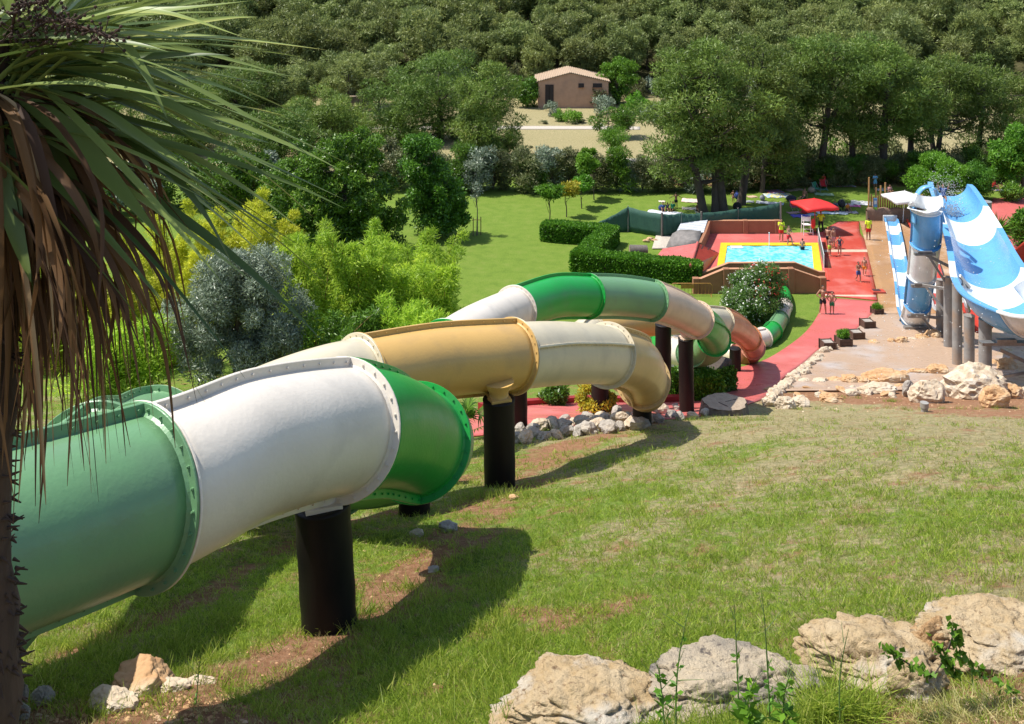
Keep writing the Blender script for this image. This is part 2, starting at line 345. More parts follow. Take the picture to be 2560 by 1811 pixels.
M['scrub'] = leafmat('scrub_leaves', (.05, .075, .025), (.19, .20, .075), .25, third=(.26, .22, .13))
M['oleander'] = leafmat('oleander_leaves', (.03, .085, .018), (.13, .25, .05), .25)
M['yellow_leaf'] = leafmat('yellow_leaves', (.22, .26, .02), (.62, .50, .04), .3)
M['grass'] = leafmat('grass_blades', (.13, .22, .018), (.44, .52, .07), .5, third=(.60, .58, .17))
M['straw'] = leafmat('straw_blades', (.32, .31, .09), (.62, .52, .24), .35)
M['flower_white'] = leafmat('white_flowers', (.7, .68, .6), (.85, .85, .8), .3); M['flower_red'] = leafmat('red_flowers', (.5, .02, .03), (.7, .08, .10), .3)
M['cord'] = leafmat('strap_leaves', (.055, .10, .022), (.26, .33, .09), .3, rough=.4, third=(.52, .52, .16), spec=.35)
M['cord_dead'] = leafmat('dead_leaves', (.05, .020, .010), (.21, .10, .042), .2, rough=.65, third=(.40, .27, .15))
for s_, c_ in dict(skin=(.42, .21, .13), skin_tan=(.30, .14, .08), hair=(.025, .015, .01), hair_red=(.30, .10, .03), shirt_yellow=(.62, .80, .02), short_red=(.58, .015, .02), short_black=(.012, .012, .02),
                   short_green=(.01, .22, .09), short_orange=(.62, .20, .02), short_pink=(.6, .28, .28), short_blue=(.03, .08, .25), suit=(.05, .05, .09), bag_dark=(.02, .02, .025), eye=(.01, .01, .01), lime=(.4, .6, .05)).items():
    M_(s_, c_, tuple(x * .85 for x in c_), scale=12, rough=.55 if 'skin' in s_ else .8)
def flat(c, k=[0]):
    key = 'cloth_%s' % '_'.join('%d' % (x * 99) for x in c)
    if key not in M: M_(key, c, tuple(x * .8 for x in c), scale=6, rough=.85, bump=.01, bscale=8)
    return M[key]

# ================================================================== GROUND
def ramp01(x, a, b): return np.clip((x - a) / (b - a), 0, 1)
def fnoise(x, y, s, seed=0):
    return (np.sin(x * s + seed) * np.cos(y * s * 1.17 - seed * 2) + .6 * np.sin(x * s * 2.3 - y * s * 1.9 + seed * 3) + .4 * np.sin(y * s * 4.1 + x * s * 3.3 + seed)) / 2
_bare = []
for ln_, w_, k_ in (([(60, 1811), (300, 1775), (560, 1700), (760, 1625), (900, 1548), (1000, 1470), (1060, 1400)], .26, .55), ([(100, 1660), (300, 1590), (500, 1500), (620, 1420)], .20, .45), ([(0, 1830), (200, 1811), (420, 1790)], .45, .6), ([(700, 1380), (900, 1300), (1040, 1265)], .3, .35), ([(1180, 1600), (1290, 1530), (1400, 1560)], .25, .32), ([(1540, 1740), (1460, 1600), (1600, 1500)], .18, .25), ([(1250, 1170), (1420, 1110), (1560, 1090)], .45, .3), ([(860, 1235), (1150, 1200)], .4, .3)):
    pts_ = [G(*q) for q in ln_]; _bare += [(a.x, a.y, b.x, b.y, w_, k_) for a, b in zip(pts_[:-1], pts_[1:])]
def bare(x, y):
    o = np.zeros(np.shape(x))
    for ax, ay, bx, by, w_, k_ in _bare:
        dx, dy = bx - ax, by - ay; t_ = np.clip(((x - ax) * dx + (y - ay) * dy) / (dx * dx + dy * dy), 0, 1); d = np.hypot(x - ax - t_ * dx, y - ay - t_ * dy); o = np.maximum(o, k_ * np.exp(-(d / w_) ** 2))
    return o
def masks(x, y):
    lush = .62 + .22 * fnoise(x, y, .8, 1.0)                       # near slope
    lush = lush - .02 - .24 * ramp01(x, 0, 10) * ramp01(y, 9, 22) - .12 * ramp01(x, 0, 4)
    lush = lush + .18 * np.exp(-((x + 1.0) / 1.8) ** 2) * ramp01(20 - y, 0, 8)
    m = ramp01(y, 41, 46); lush = lush * (1 - m) + .80 * m
    m = ramp01(y, 60, 68); lush = lush * (1 - m) + (.95 - .35 * ramp01(y, 88, 100)) * m
    m = ramp01(y, 101, 104); lush = lush * (1 - m) + (.18 + .2 * fnoise(x, y, .5, 4)) * m
    soil = .35 + .20 * fnoise(x, y, 1.9, 3.0)
    tl = np.interp(y, [7, 8, 10.5, 12.6, 19, 31, 38], [-3.3, -2.9, -1.9, -1.6, -.3, 3.5, 6.8])        # line of the flumes
    soil = soil + .26 * np.exp(-((x - tl - .5) / .75) ** 2) * ramp01(y, 6, 8) * (1 - ramp01(y, 30, 36))
    soil = soil + .55 * ramp01(-x, 1.0, 1.8) * (1 - ramp01(y, 7.6, 8.4))         # bare bank bottom left
    soil = soil + .55 * ramp01(x, 9, 14) * ramp01(y, 39.5, 41.5) * (1 - ramp01(y, 47, 50))
    soil = soil + .35 * ramp01(x, 13, 17) * ramp01(y, 28, 34) * (1 - ramp01(y, 44, 48))
    soil = soil + .4 * ramp01(x, 1.5, 2.5) * (1 - ramp01(y, 7.2, 7.9))
    soil = soil * (1 - ramp01(y, 52, 60) * .8)
    soil = soil + .5 * ramp01(x, 8, 14) * ramp01(y, 93, 96) * (1 - ramp01(y, 103, 108))
    soil = soil + bare(x, y) * (y < 40)
    hill = ramp01(y, 143, 149)
    return np.clip(lush, 0, 1), np.clip(soil, 0, 1), hill
rows = np.concatenate([np.linspace(-40, 5, 40)[:-1], np.linspace(5, 46, 300)[:-1], np.linspace(46, 110, 160)[:-1], np.linspace(110, 260, 90)[:-1], np.linspace(260, 890, 40)])
cols = np.linspace(-1, 1, 261)
YY, SS = np.meshgrid(rows, cols, indexing='ij'); XX = SS * (14 + np.maximum(YY, 0) * .86)
ZZ = g(XX, YY)
nr, ncl = YY.shape; I = np.arange(nr * ncl).reshape(nr, ncl)
FF = np.stack([I[:-1, :-1], I[:-1, 1:], I[1:, 1:], I[1:, :-1]], -1).reshape(-1, 4)
a_, b_, c_ = masks(XX.ravel(), YY.ravel())
me = npmesh('ground', np.stack([XX, YY, ZZ], -1).reshape(-1, 3), FF, True, {'mask': np.stack([a_, b_, c_], -1)})
tag(place('ground', me, None, M['ground']), kind='structure')

def ribbon(name, pairs, mt, up=.05, nx=10, sub=6, pts3=False):
    """paved sheet lying on the terrain between pairs of photo points"""
    A = [(G(*p) if not pts3 else p) for p, q in pairs]; B = [(G(*q) if not pts3 else q) for p, q in pairs]
    def dens(L_):
        o = []
        for i in range(len(L_) - 1):
            p0, p1, p2, p3 = L_[max(i - 1, 0)], L_[i], L_[i + 1], L_[min(i + 2, len(L_) - 1)]
            for k in range(sub):
                t_ = k / sub; o.append(.5 * ((2 * p1) + (p2 - p0) * t_ + (2 * p0 - 5 * p1 + 4 * p2 - p3) * t_ ** 2 + (3 * p1 - p0 - 3 * p2 + p3) * t_ ** 3))
        return o + [L_[-1]]
    A = dens(A); B = dens(B); V = []; Fc = []
    for a, b in zip(A, B):
        for k in range(nx + 1):
            q = a.lerp(b, k / nx); V.append((q.x, q.y, gz(q.x, q.y) + up))
    n1 = nx + 1
    for i in range(len(A) - 1):
        for k in range(nx): Fc.append((i * n1 + k, i * n1 + k + 1, (i + 1) * n1 + k + 1, (i + 1) * n1 + k))
    ntop = len(V)                                # skirt so the sheet has thickness
    me = npmesh(name, np.array(V), np.array(Fc), True)
    o = place(name, me, None, mt); sm = o.modifiers.new('t', 'SOLIDIFY'); sm.thickness = up * .8; sm.offset = -1
    return tag(o, kind='structure')
RED = [((1100, 1030), (1100, 1105)), ((1200, 1028), (1200, 1092)), ((1310, 1018), (1310, 1078)), ((1457, 1008), (1470, 1062)), ((1600, 1010), (1640, 1050)), ((1700, 1006), (1760, 1040)), ((1785, 978), (1860, 1016)), ((1806, 948), (1906, 999)),
       ((1830, 927), (1950, 955)), ((1901, 907), (2005, 912)), ((1968, 869), (2052, 873)), ((2019, 827), (2123, 840)), ((2046, 789), (2182, 789)), ((2060, 745), (2195, 757))]
ribbon('red_path', RED, M['red_paving'])
ribbon('red_terrace', [((2058, 742), (2194, 755)), ((2060, 700), (2184, 700)), ((2058, 634), (2171, 640)), ((2052, 605), (2161, 601)), ((2052, 583), (2150, 583)), ((2096, 556), (2148, 556))], M['red_wet'], up=.058)
Dk = [((1766, 586), (1766, 700)), ((1800, 586), (1800, 700)), ((2056, 583), (2058, 700))]
BEI = [((2148, 556), (2330, 556)), ((2161, 601), (2370, 601)), ((2184, 700), (2440, 700)), ((2195, 757), (2480, 757)), ((2182, 789), (2510, 790)), ((2123, 840), (2570, 840)), ((2054, 873), (2620, 873)), ((2005, 915), (2660, 915)), ((1962, 950), (2700, 945)), ((1925, 982), (2740, 975))]
ribbon('wet_concrete', BEI[:5], M['wet_beige'], up=.052, nx=14)
ribbon('concrete_apron', BEI[4:], M['beige_concrete'], up=.05, nx=14)
ribbon('red_paving_beyond', [((2482, 500), (2640, 495)), ((2470, 560), (2700, 560)), ((2475, 620), (2760, 640)), ((2500, 690), (2800, 720))], M['red_paving'], up=.054)
ribbon('cream_band', [((2054, 628), (2054, 634)), ((2170, 628), (2170, 634)), ((2330, 627), (2330, 633))], M['cream_line'], up=.064, nx=2)
ribbon('pale_band', [((2070, 741), (2070, 744)), ((2190, 741), (2190, 745))], M['cream_line'], up=.064, nx=2)
ribbon('dirt_track', [((900, 318), (900, 325)), ((1290, 317), (1290, 325)), ((1500, 317), (1500, 325)), ((1600, 318), (1600, 326))], flat((.50, .44, .36)), up=.05, nx=2)
ribbon('gravel_path', [((1340, 398), (1340, 405)), ((1500, 397), (1500, 405)), ((1600, 398), (1600, 406)), ((2100, 400), (2100, 410))], flat((.44, .38, .31)), up=.05, nx=2)
kb = MB()
for (p, q), (p2, q2) in zip(RED[1:6], RED[2:7]):
    a, b2 = G(*p), G(*p2); d = (b2 - a).normalized(); s_ = Vector((-d.y, d.x, 0)) * .12
    kb.add([a - s_ + Vector((0, 0, -.1)), a + s_ + Vector((0, 0, -.1)), b2 + s_ + Vector((0, 0, -.1)), b2 - s_ + Vector((0, 0, -.1)), a - s_ + Vector((0, 0, .28)), a + s_ + Vector((0, 0, .28)), b2 + s_ + Vector((0, 0, .28)), b2 - s_ + Vector((0, 0, .28))],
           [(0, 1, 2, 3), (7, 6, 5, 4), (0, 4, 5, 1), (1, 5, 6, 2), (2, 6, 7, 3), (3, 7, 4, 0)])
tag(kb.build('kerb', M['kerb_red']), kind='structure')
# ================================================================== TUBE SLIDES
def catmull(P_, sub):
    out = []
    for i in range(len(P_) - 1):
        p0 = P_[max(i - 1, 0)]; p1 = P_[i]; p2 = P_[i + 1]; p3 = P_[min(i + 2, len(P_) - 1)]
        for k in range(sub):
            t_ = k / sub; out.append(.5 * ((2 * p1) + (p2 - p0) * t_ + (2 * p0 - 5 * p1 + 4 * p2 - p3) * t_ ** 2 + (3 * p1 - p0 - 3 * p2 + p3) * t_ ** 3))
    return out + [P_[-1]]
def frame(T):
    s = Vector((T.y, -T.x, 0)); s = s.normalized() if s.length > 1e-4 else Vector((1, 0, 0)); return s, s.cross(T).normalized()
def tube_slide(root, nodes, sub=12, NS=40, bolts=True):
    """nodes: (point, radius, material of the section that starts here or None to go on, seam angle deg)"""
    import numpy as np
    pts = catmull([n[0] for n in nodes], sub); rad = catmull([Vector((n[1], 0, 0)) for n in nodes], sub); rad = [r_.x for r_ in rad]
    tans = [(pts[min(i + 1, len(pts) - 1)] - pts[max(i - 1, 0)]).normalized() for i in range(len(pts))]
    joints = [i for i, n in enumerate(nodes) if n[2] is not None] + [len(nodes) - 1]
    def ringmesh(mb, i, sgn, lab_r=None):
        """flange on joint i; sgn +1: belongs to the section after it"""
        c, T, r0 = pts[i], tans[i], rad[i]; s, u = frame(T); th = .030
        prof = [(r0 * .985, .004), (r0 * 1.175, .004), (r0 * 1.185, .010), (r0 * 1.185, th - .006), (r0 * 1.175, th), (r0 * 1.06, th), (r0 * 1.015, th + .03), (r0 * .99, th + .07)]
        V = []; n = 56
        for k in range(n):
            a = 2 * math.pi * k / n; e = s * math.cos(a) + u * math.sin(a)
            for (rr, dz) in prof: V.append(c + e * rr + T * dz * sgn)
        m_ = len(prof); mb.add(V, [(k * m_ + j, k * m_ + j + 1, ((k + 1) % n) * m_ + j + 1, ((k + 1) % n) * m_ + j) for k in range(n) for j in range(m_ - 1)], False)
        if bolts:
            for k in range(26):
                a = 2 * math.pi * (k + .5) / 26; e = s * math.cos(a) + u * math.sin(a); q = c + e * r0 * 1.11 + T * th * sgn
                mb.tube([q, q + T * sgn * .012], .014, 6, True, False); mb.tube([q + T * sgn * .014, q + T * sgn * .024], .008, 6, True, False)
    for ja, jb in zip(joints[:-1], joints[1:]):
        if nodes[ja][2] == 'skip': continue
        a, b = ja * sub, jb * sub; mt = M[nodes[ja][2]]
        V = []
        for i in range(a, b + 1):
            s, u = frame(tans[i])
            for k in range(NS):
                an = 2 * math.pi * k / NS; V.append(pts[i] + (s * math.cos(an) + u * math.sin(an)) * rad[i])
        n = b - a
        Fc = [(i * NS + k, i * NS + (k + 1) % NS, (i + 1) * NS + (k + 1) % NS, (i + 1) * NS + k) for i in range(n) for k in range(NS)]
        sec = place('tube_section', npmesh('tube_section', np.array(V), np.array(Fc), True), root, mt)
        so = sec.modifiers.new('t', 'SOLIDIFY'); so.thickness = .015; so.offset = -1
        f = MB(); ringmesh(f, a, 1); f.build('flange', mt, sec)
        f = MB(); ringmesh(f, b, -1); f.build('flange', mt, sec)
        for sa in (nodes[ja][3], nodes[ja][3] + 180):
            f = MB(); V = []; w_ = .022
            for i in range(a, b + 1):
                s, u = frame(tans[i]); e = s * math.cos(R(sa)) + u * math.sin(R(sa)); q = tans[i].cross(e)
                for (rr, ww) in ((.97, -w_), (1.17, -w_), (1.18, -w_ * .6), (1.18, w_ * .6), (1.17, w_), (.97, w_)): V.append(pts[i] + e * rad[i] * rr + q * ww)
            f.add(V, [(i * 6 + j, i * 6 + j + 1, (i + 1) * 6 + j + 1, (i + 1) * 6 + j) for i in range(n) for j in range(5)])
            if bolts:
                L_ = sum((pts[i + 1] - pts[i]).length for i in range(a, b)); m_ = max(3, int(L_ / .22))
                for j in range(m_):
                    t_ = a + (j + .5) / m_ * n; i = int(t_); i = min(i, b - 1); c = pts[i].lerp(pts[i + 1], t_ - i); s, u = frame(tans[i]); e = s * math.cos(R(sa)) + u * math.sin(R(sa)); q = tans[i].cross(e)
                    for sg in (-1, 1): f.tube([c + e * rad[i] * 1.10 + q * w_ * sg, c + e * rad[i] * 1.10 + q * (w_ + .020) * sg], .012, 6, True, False)
            f.build('seam_flange', mt, sec)
    return pts
def post(root, u0, v0, u1, v1, Y, r, saddle=None, tubez=None, down=.5):
    """black support post from photo top (u0,v0) to photo base (u1,v1)"""
    a, b = P(u0, v0, Y), P(u1, v1, Y); b = b + (b - a).normalized() * down
    mb = MB(); n = 10; pts = [b.lerp(a, i / n) for i in range(n + 1)]; rr = [r * (1 + .018 * math.sin(i * 2.4 + u0)) for i in range(n + 1)]
    mb.tube(pts, rr, 28); ax = (a - b).normalized()
    mb.tube([a, a + ax * .02, a + ax * .03], [r * 1.035, r * 1.035, r * .9], 28)
    o = mb.build('support_post', M['black_plastic'], root)
    if saddle:
        s = MB(); s.tube([a + ax * .02, a + ax * .05, a + ax * .16, a + ax * .34], [r * .80, r * .62, r * .62, r * 1.0], 18)
        s.box(a + ax * .05, (r * 1.3, r * 1.5, .05), rz=.3)
        s.build('saddle', M[saddle], root)
    return o
A = thing('tube_slide', 'tube slide', 'water slide', (-2, 10, 17), group='tube slides')
A['label'] = 'tube slide of sage green and white sections nearest the palm, on black posts'
def rt(root, pts):  # world points -> local of root
    o = root.location; return [(p[0] - o, *p[1:]) for p in pts]
def loc(root): return root.location
nA = [(Vector((-6.2, 4.4, 19.35)), .60, 'sage_green', 97), (Vector((-4.4, 6.2, 18.93)), .60, None, 0), (P(352, 1240, 8.0), .60, 'tube_white', 92), (P(625, 1122, 9.2), .60, None, 0), (P(850, 1073, 10.5), .60, 'bright_green', 100),
      (P(968, 1075, 11.7), .60, None, 0), (P(1040, 1104, 12.7), .60, 'sage_green', 100), (Vector((-1.25, 14.0, 16.0)), .60, None, 0), (Vector((-2.6, 15.2, 15.1)), .60, 'tube_white', 80), (Vector((-4.6, 17.0, 14.35)), .60, None, 0), (Vector((-4.6, 19.6, 13.4)), .60, 'tube_yellow', 80), (Vector((-3.4, 21.8, 12.9)), .6, None, 0),
      (P(1075, 890, 23.6), .6, 'bright_green', 80), (P(1112, 872, 24.4), .60, 'tube_white', -25), (P(1190, 822, 26.4), .6, None, 0), (P(1288, 776, 29.0), .60, 'bright_green', 95), (P(1385, 743, 30.8), .6, None, 0), (P(1472, 741, 32), .60, 'sage_green', 100), (P(1550, 742, 33), .6, None, 0), (P(1632, 752, 33.8), .59, 'tube_pink', 100), (P(1690, 772, 34.8), .58, None, 0),
      (P(1742, 800, 35.8), .57, 'bright_green', 10), (P(1775, 822, 37.2), .56, None, 0), (P(1785, 848, 38.8), .56, 'sage_green', 60), (P(1768, 874, 40.8), .56, None, 0), (P(1725, 886, 43), .55, 'tube_white', 60), (P(1680, 878, 45.8), .55, 'bright_green', 90), (P(1656, 860, 48.6), .55, 'tube_white', 90), (P(1680, 846, 51.2), .54, None, 0), (P(1740, 838, 53), .53, 'bright_green', 80), (P(1800, 838, 54), .52, None, 0), (P(1862, 850, 54.2), .51, 'tube_white', 80),
      (P(1908, 846, 55.2), .50, 'bright_green', 110), (P(1932, 828, 56.8), .48, 'sage_green', 110), (P(1950, 798, 59.6), .46, 'tube_white', 110), (P(1961, 766, 62.4), .44, 'bright_green', 110), (P(1961, 741, 64.8), .43, None, 0), (P(1953, 728, 66.2), .42, 'sage_green', 110), (P(1925, 722, 66.9), .42, None, 0)]
tube_slide(A, rt(A, nA))
def reloc(root):
    for c in root.children:
        if c.name.startswith(('support_post', 'saddle', 'brace')): c.location = -root.location
post(A, 806, 1262, 824, 1572, 10.3, .285, 'tube_white')
post(A, 1034, 1235, 1036, 1272, 16.6, .26, down=.1)
post(A, 1292, 880, 1294, 1072, 29.8, .30)
post(A, 1658, 812, 1658, 928, 37.6, .30); post(A, 1714, 848, 1717, 1030, 36.4, .27, 'tube_pink')
post(A, 1752, 925, 1753, 932, 43.5, .28); post(A, 1838, 872, 1838, 930, 49, .28); post(A, 1683, 900, 1683, 915, 48, .25)
reloc(A)
B = thing('tube_slide', 'tube slide of yellow, cream and beige sections behind the nearest, ending in orange coils', 'water slide', (0, 18, 15), group='tube slides')
nB = [(P(-190, 1620, 7.6), .60, 'sage_green', 100), (P(90, 1335, 9.3), .60, None, 0), (P(235, 1182, 10.5), .60, 'sage_green', 100), (P(310, 1150, 11.6), .60, None, 0), (P(378, 1112, 12.9), .60, 'tube_cream', 20), (P(500, 1112, 14.0), .60, None, 0), (P(640, 1032, 15.2), .6, None, 20), (P(785, 972, 16.2), .6, None, 0), (P(898, 941, 17.1), .60, 'tube_yellow', 92), (P(1090, 905, 18.2), .6, None, 0),
      (P(1280, 890, 19.3), .60, 'tube_cream', 28), (P(1405, 883, 20.7), .60, None, 0), (P(1518, 888, 22.4), .60, 'tube_beige', 70), (P(1590, 910, 23.9), .6, None, 0), (P(1607, 950, 25.6), .60, 'tube_yellow', 15), (P(1612, 970, 27.6), .6, None, 0), (P(1602, 952, 30.6), .6, 'tube_beige', 60), (P(1560, 925, 33.2), .6, None, 0), (P(1500, 895, 35.4), .6, 'tube_cream', 80), (P(1448, 862, 37.2), .6, None, 0),
      (P(1480, 828, 38.8), .58, 'tube_yellow', 80), (P(1560, 812, 40), .56, None, 0), (P(1650, 802, 41), .56, 'tube_cream', 80), (P(1730, 800, 42.4), .55, None, 0), (P(1802, 804, 44.5), .55, 'tube_orange', 80), (P(1845, 822, 46.8), .55, None, 0), (P(1872, 846, 49), .54, 'tube_salmon', 70), (P(1882, 868, 50.5), .54, 'tube_red', 60), (P(1868, 888, 51.2), .53, None, 0), (P(1835, 892, 51.6), .52, 'tube_cream', 60), (P(1800, 885, 52), .5, None, 0)]
tube_slide(B, rt(B, nB))
post(B, 1247, 1000, 1250, 1238, 18.4, .29, 'tube_yellow')
post(B, 1605, 1012, 1606, 1070, 28.4, .27); post(B, 1500, 960, 1500, 1012, 34.5, .30); post(B, 560, 1120, 562, 1200, 15.5, .28); post(B, 1040, 1010, 1040, 1060, 19.5, .28)
reloc(B)

# ================================================================== OPEN SLIDE WITH THE RIDER, DROP SLIDE, RUN-OUT LANES
def trough(root, nodes, name='trough_section', rim=.16, sub=10, NU=18, th=.05, shape=2.2, side0=None):
    """nodes: (point at the bottom of the channel, half width, depth, material or None)"""
    cps = catmull([n[0] for n in nodes], sub); wd = [v.x for v in catmull([Vector((n[1], 0, 0)) for n in nodes], sub)]; dp = [v.x for v in catmull([Vector((n[2], 0, 0)) for n in nodes], sub)]
    N_ = len(cps); T = [(cps[min(i + 1, N_ - 1)] - cps[max(i - 1, 0)]).normalized() for i in range(N_)]
    joints = [i for i, n in enumerate(nodes) if n[3]] + [len(nodes) - 1]; out = []
    def prof(i):
        s = side0 if side0 else frame(T[i])[0]
        s = (s - T[i] * s.dot(T[i])).normalized(); up = s.cross(T[i]).normalized(); w_, d_ = wd[i], dp[i]; L_ = []
        L_.append(s * -(w_ + rim) + up * (d_ - .05)); L_.append(s * -(w_ + rim) + up * d_); 
        for k in range(NU + 1):
            x = -1 + 2 * k / NU; L_.append(s * (w_ * math.sin(x * math.pi / 2)) + up * (d_ * (1 - math.cos(x * math.pi / 2) ** 1.0) if shape < 5 else d_ * abs(math.sin(x * math.pi / 2)) ** shape))
        L_.append(s * (w_ + rim) + up * d_); L_.append(s * (w_ + rim) + up * (d_ - .05))
        return [cps[i] + q for q in L_], up, s
    for ja, jb in zip(joints[:-1], joints[1:]):
        a, b = ja * sub, jb * sub; V = []
        for i in range(a, b + 1): V += prof(i)[0]
        m_ = NU + 5
        Fc = [(i * m_ + j, (i + 1) * m_ + j, (i + 1) * m_ + j + 1, i * m_ + j + 1) for i in range(b - a) for j in range(m_ - 1)]
        o = place(name, npmesh(name, np.array(V), np.array(Fc), True), root, M[nodes[ja][3]])
        so = o.modifiers.new('t', 'SOLIDIFY'); so.thickness = th; so.offset = 0; 
        es = o.modifiers.new('e', 'EDGE_SPLIT'); es.split_angle = R(40)
        for i, sg in ((b, -1), (a, 1)):
            mb = MB(); q, up, s = prof(i); c = cps[i]; q = q[2:-2]; V = []
            for p in q:
                e = (p - (c + up * dp[i])); e = e.normalized(); V += [p + e * .01 + T[i] * sg * .008, p + e * .14 + T[i] * sg * .008, p + e * .14 + T[i] * sg * .05, p + e * .01 + T[i] * sg * .05]
            mb.add(V, [(j * 4 + k, j * 4 + (k + 1) % 4, (j + 1) * 4 + (k + 1) % 4, (j + 1) * 4 + k) for j in range(len(q) - 1) for k in range(4)])
            mb.build('flange', M[nodes[ja][3]], o)
        out.append(o)
    return cps, wd, dp
S = thing('open_slide', 'wide open blue and white slide trough on grey poles, carrying the rider', 'water slide', (0, 0, 0))
S.location = (22, 52, 0)
def L0(root, nodes): return [(n[0] - root.location, *n[1:]) for n in nodes]
big = [(P(2374, 492, 63.2), 1.0, .9, 'slide_blue'), (P(2380, 510, 62.2), 1.1, 1.05, None), (P(2402, 558, 59.6), 1.2, 1.15, 'slide_white'), (P(2428, 616, 56.5), 1.3, 1.2, 'slide_blue'), (P(2450, 676, 53.8), 1.42, 1.25, None), (P(2468, 724, 51.5), 1.55, 1.3, 'slide_white'), (P(2488, 775, 48.6), 1.7, 1.4, 'slide_blue'), (P(2524, 822, 46.0), 1.8, 1.5, None), (P(2580, 836, 44.6), 1.8, 1.5, 'slide_white'), (P(2660, 795, 44.2), 1.8, 1.4, None), (P(2790, 745, 44), 1.7, 1.4, None)]
trough(S, L0(S, big), rim=.28)
D_ = [(P(2320, 492, 54.7), .56, .5, 'slide_white'), (P(2320, 516, 54.5), .68, .62, None), (P(2318, 540, 54.5), .70, .65, 'slide_blue'), (P(2316, 628, 55.3), .70, .65, 'slide_white'), (P(2308, 710, 56.4), .68, .65, 'slide_blue'), (P(2297, 783, 57.6), .64, .62, 'slide_white'), (P(2289, 815, 58.9), .68, .5, 'slide_blue'), (P(2279, 823, 60.4), .60, .42, None)]
DS = thing('drop_slide', 'steep blue and white drop slide seen from underneath, ending in a run-out lane', 'water slide', (24, 58, 0))
trough(DS, L0(DS, D_), rim=.10)
lane = [(2277, 818), (2266, 788), (2262, 757), (2258, 722), (2252, 688), (2245, 654), (2240, 620), (2235, 592), (2231, 572), (2228, 560)]
def lanepts(L_, up=.12): return [G(u, v, up) for u, v in L_]
lp = lanepts(lane); cl = ['slide_blue', 'slide_white'] * 6
nl = [(p, .44, .28, c) for p, c in zip(lp, cl)]; nl[-1] = (lp[-1], .44, .28, None)
trough(DS, L0(DS, nl), name='lane_section', rim=.10, shape=7, NU=14, sub=4)
film = MB()
for a, b in zip(lp[:-1], lp[1:]):
    a = a - DS.location; b = b - DS.location; film.add([a + Vector((-.40, 0, .06)), a + Vector((.40, 0, .06)), b + Vector((.40, 0, .06)), b + Vector((-.40, 0, .06))], [(0, 1, 2, 3)])
en = MB(); e0 = lp[-1] - DS.location; en.box(e0 + Vector((0, .25, .2)), (1.15, .12, .55))
for i in range(6): en.box(e0 + Vector((-.4 + i * .16, .17, .38)), (.08, .03, .10))
en.build('end_stop', M['slide_white'], DS)
# arched crest joining the drop slide to the rim of the wide slide
def arch(root, q, y0, y1, wd, th, mt, nm):
    o = root.location; pts = catmull([P(u, v, (y0 + y1) / 2) for u, v in q], 8); V = []
    for i, p in enumerate(pts):
        t_ = (pts[min(i + 1, len(pts) - 1)] - pts[max(i - 1, 0)]).normalized(); n_ = Vector((0, 1, 0)).cross(t_).normalized(); dy = Vector((0, wd / 2, 0)); yy = Vector((0, (i / (len(pts) - 1) - .5) * (y1 - y0), 0))
        V += [p + yy - dy - o, p + yy - dy + n_ * th - o, p + yy + dy + n_ * th - o, p + yy + dy - o]
    mb = MB(); mb.add(V, [(i * 4 + j, i * 4 + (j + 1) % 4, (i + 1) * 4 + (j + 1) % 4, (i + 1) * 4 + j) for i in range(len(pts) - 1) for j in range(4)] + [(3, 2, 1, 0), tuple(len(V) - 4 + k for k in range(4))], True); return mb.build(nm, M[mt], root)
arch(DS, [(2284, 560), (2286, 515), (2293, 484), (2306, 468), (2322, 463)], 55.2, 55.0, .45, .07, 'slide_lightblue', 'crest')
arch(DS, [(2322, 464), (2334, 469), (2344, 488), (2354, 515), (2368, 560)], 55.0, 56.0, .55, .07, 'slide_lightblue', 'crest')
# poles and brackets of the drop slide
def pole(root, u0, v0, v1, Y, r, mt='grey_pole', name='support_pole'):
    a = P(u0, v0, Y); b = P(u0, v1, Y); b.x = a.x; b.z = min(b.z, gz(b.x, b.y)) - .2; o = root.location
    mb = MB(); mb.tube([b - o, a - o], r, 20); mb.tube([a - o, a - o + Vector((0, 0, .03))], r * 1.06, 20); return mb.build(name, M[mt], root)
pole(DS, 2350, 700, 827, 57.8, .22); pole(DS, 2370, 694, 866, 54.6, .23)
def bracket(root, p, q, w=.09, h=.16):
    o = root.location; mb = MB(); p = p - o; q = q - o
    for a, b, k in ((p, q, 1.0), (p.lerp(q, .25), q + Vector((0, 0, -1.25)), .8)):
        d = (b - a); Lh = d.length; Mx = d.to_track_quat('Y', 'Z').to_matrix(); mb.box((a + b) / 2, (w * k, Lh, h * k), M=Mx)
    return mb.build('bracket', M['steel'], root)
for (u, v, Yb), (pu, pv, Yp) in (((2312, 632, 54.8), (2376, 668, 54.6)), ((2304, 712, 56.0), (2362, 722, 54.8)), ((2294, 788, 57.2), (2352, 796, 57.6))):
    bracket(DS, P(u - 8, v, Yb - .15), P(pu, pv, Yp - .1)); o = DS.location
    mb = MB(); mb.box(P(u, v + 3, Yb - .25) - o, (1.15, .22, .16)); mb.box(P(u, v - 1, Yb - .3) - o, (.8, .12, .12)); mb.build('cradle', M['steel'], DS)
mb = MB(); mb.box(P(2290, 820, 58.6) - DS.location, (1.4, .3, .2)); mb.build('cradle', M['steel'], DS)
# poles of the wide slide
pole(S, 2393, 712, 907, 50.4, .24); pole(S, 2463, 800, 960, 46.4, .285); pole(S, 2463, 505, 640, 60.5, .36); pole(S, 2423, 790, 920, 49.2, .25)
o = S.location
mb = MB(); mb.box(P(2545, 858, 45.3) - o, (3.4, .35, .14)); mb.box(P(2515, 852, 45.2) - o, (.9, .2, .16)); mb.build('cradle', M['steel'], S)
bracket(S, P(2400, 690, 50.4), P(2424, 720, 50.9)); bracket(S, P(2640, 940, 45), P(2500, 875, 45.2))
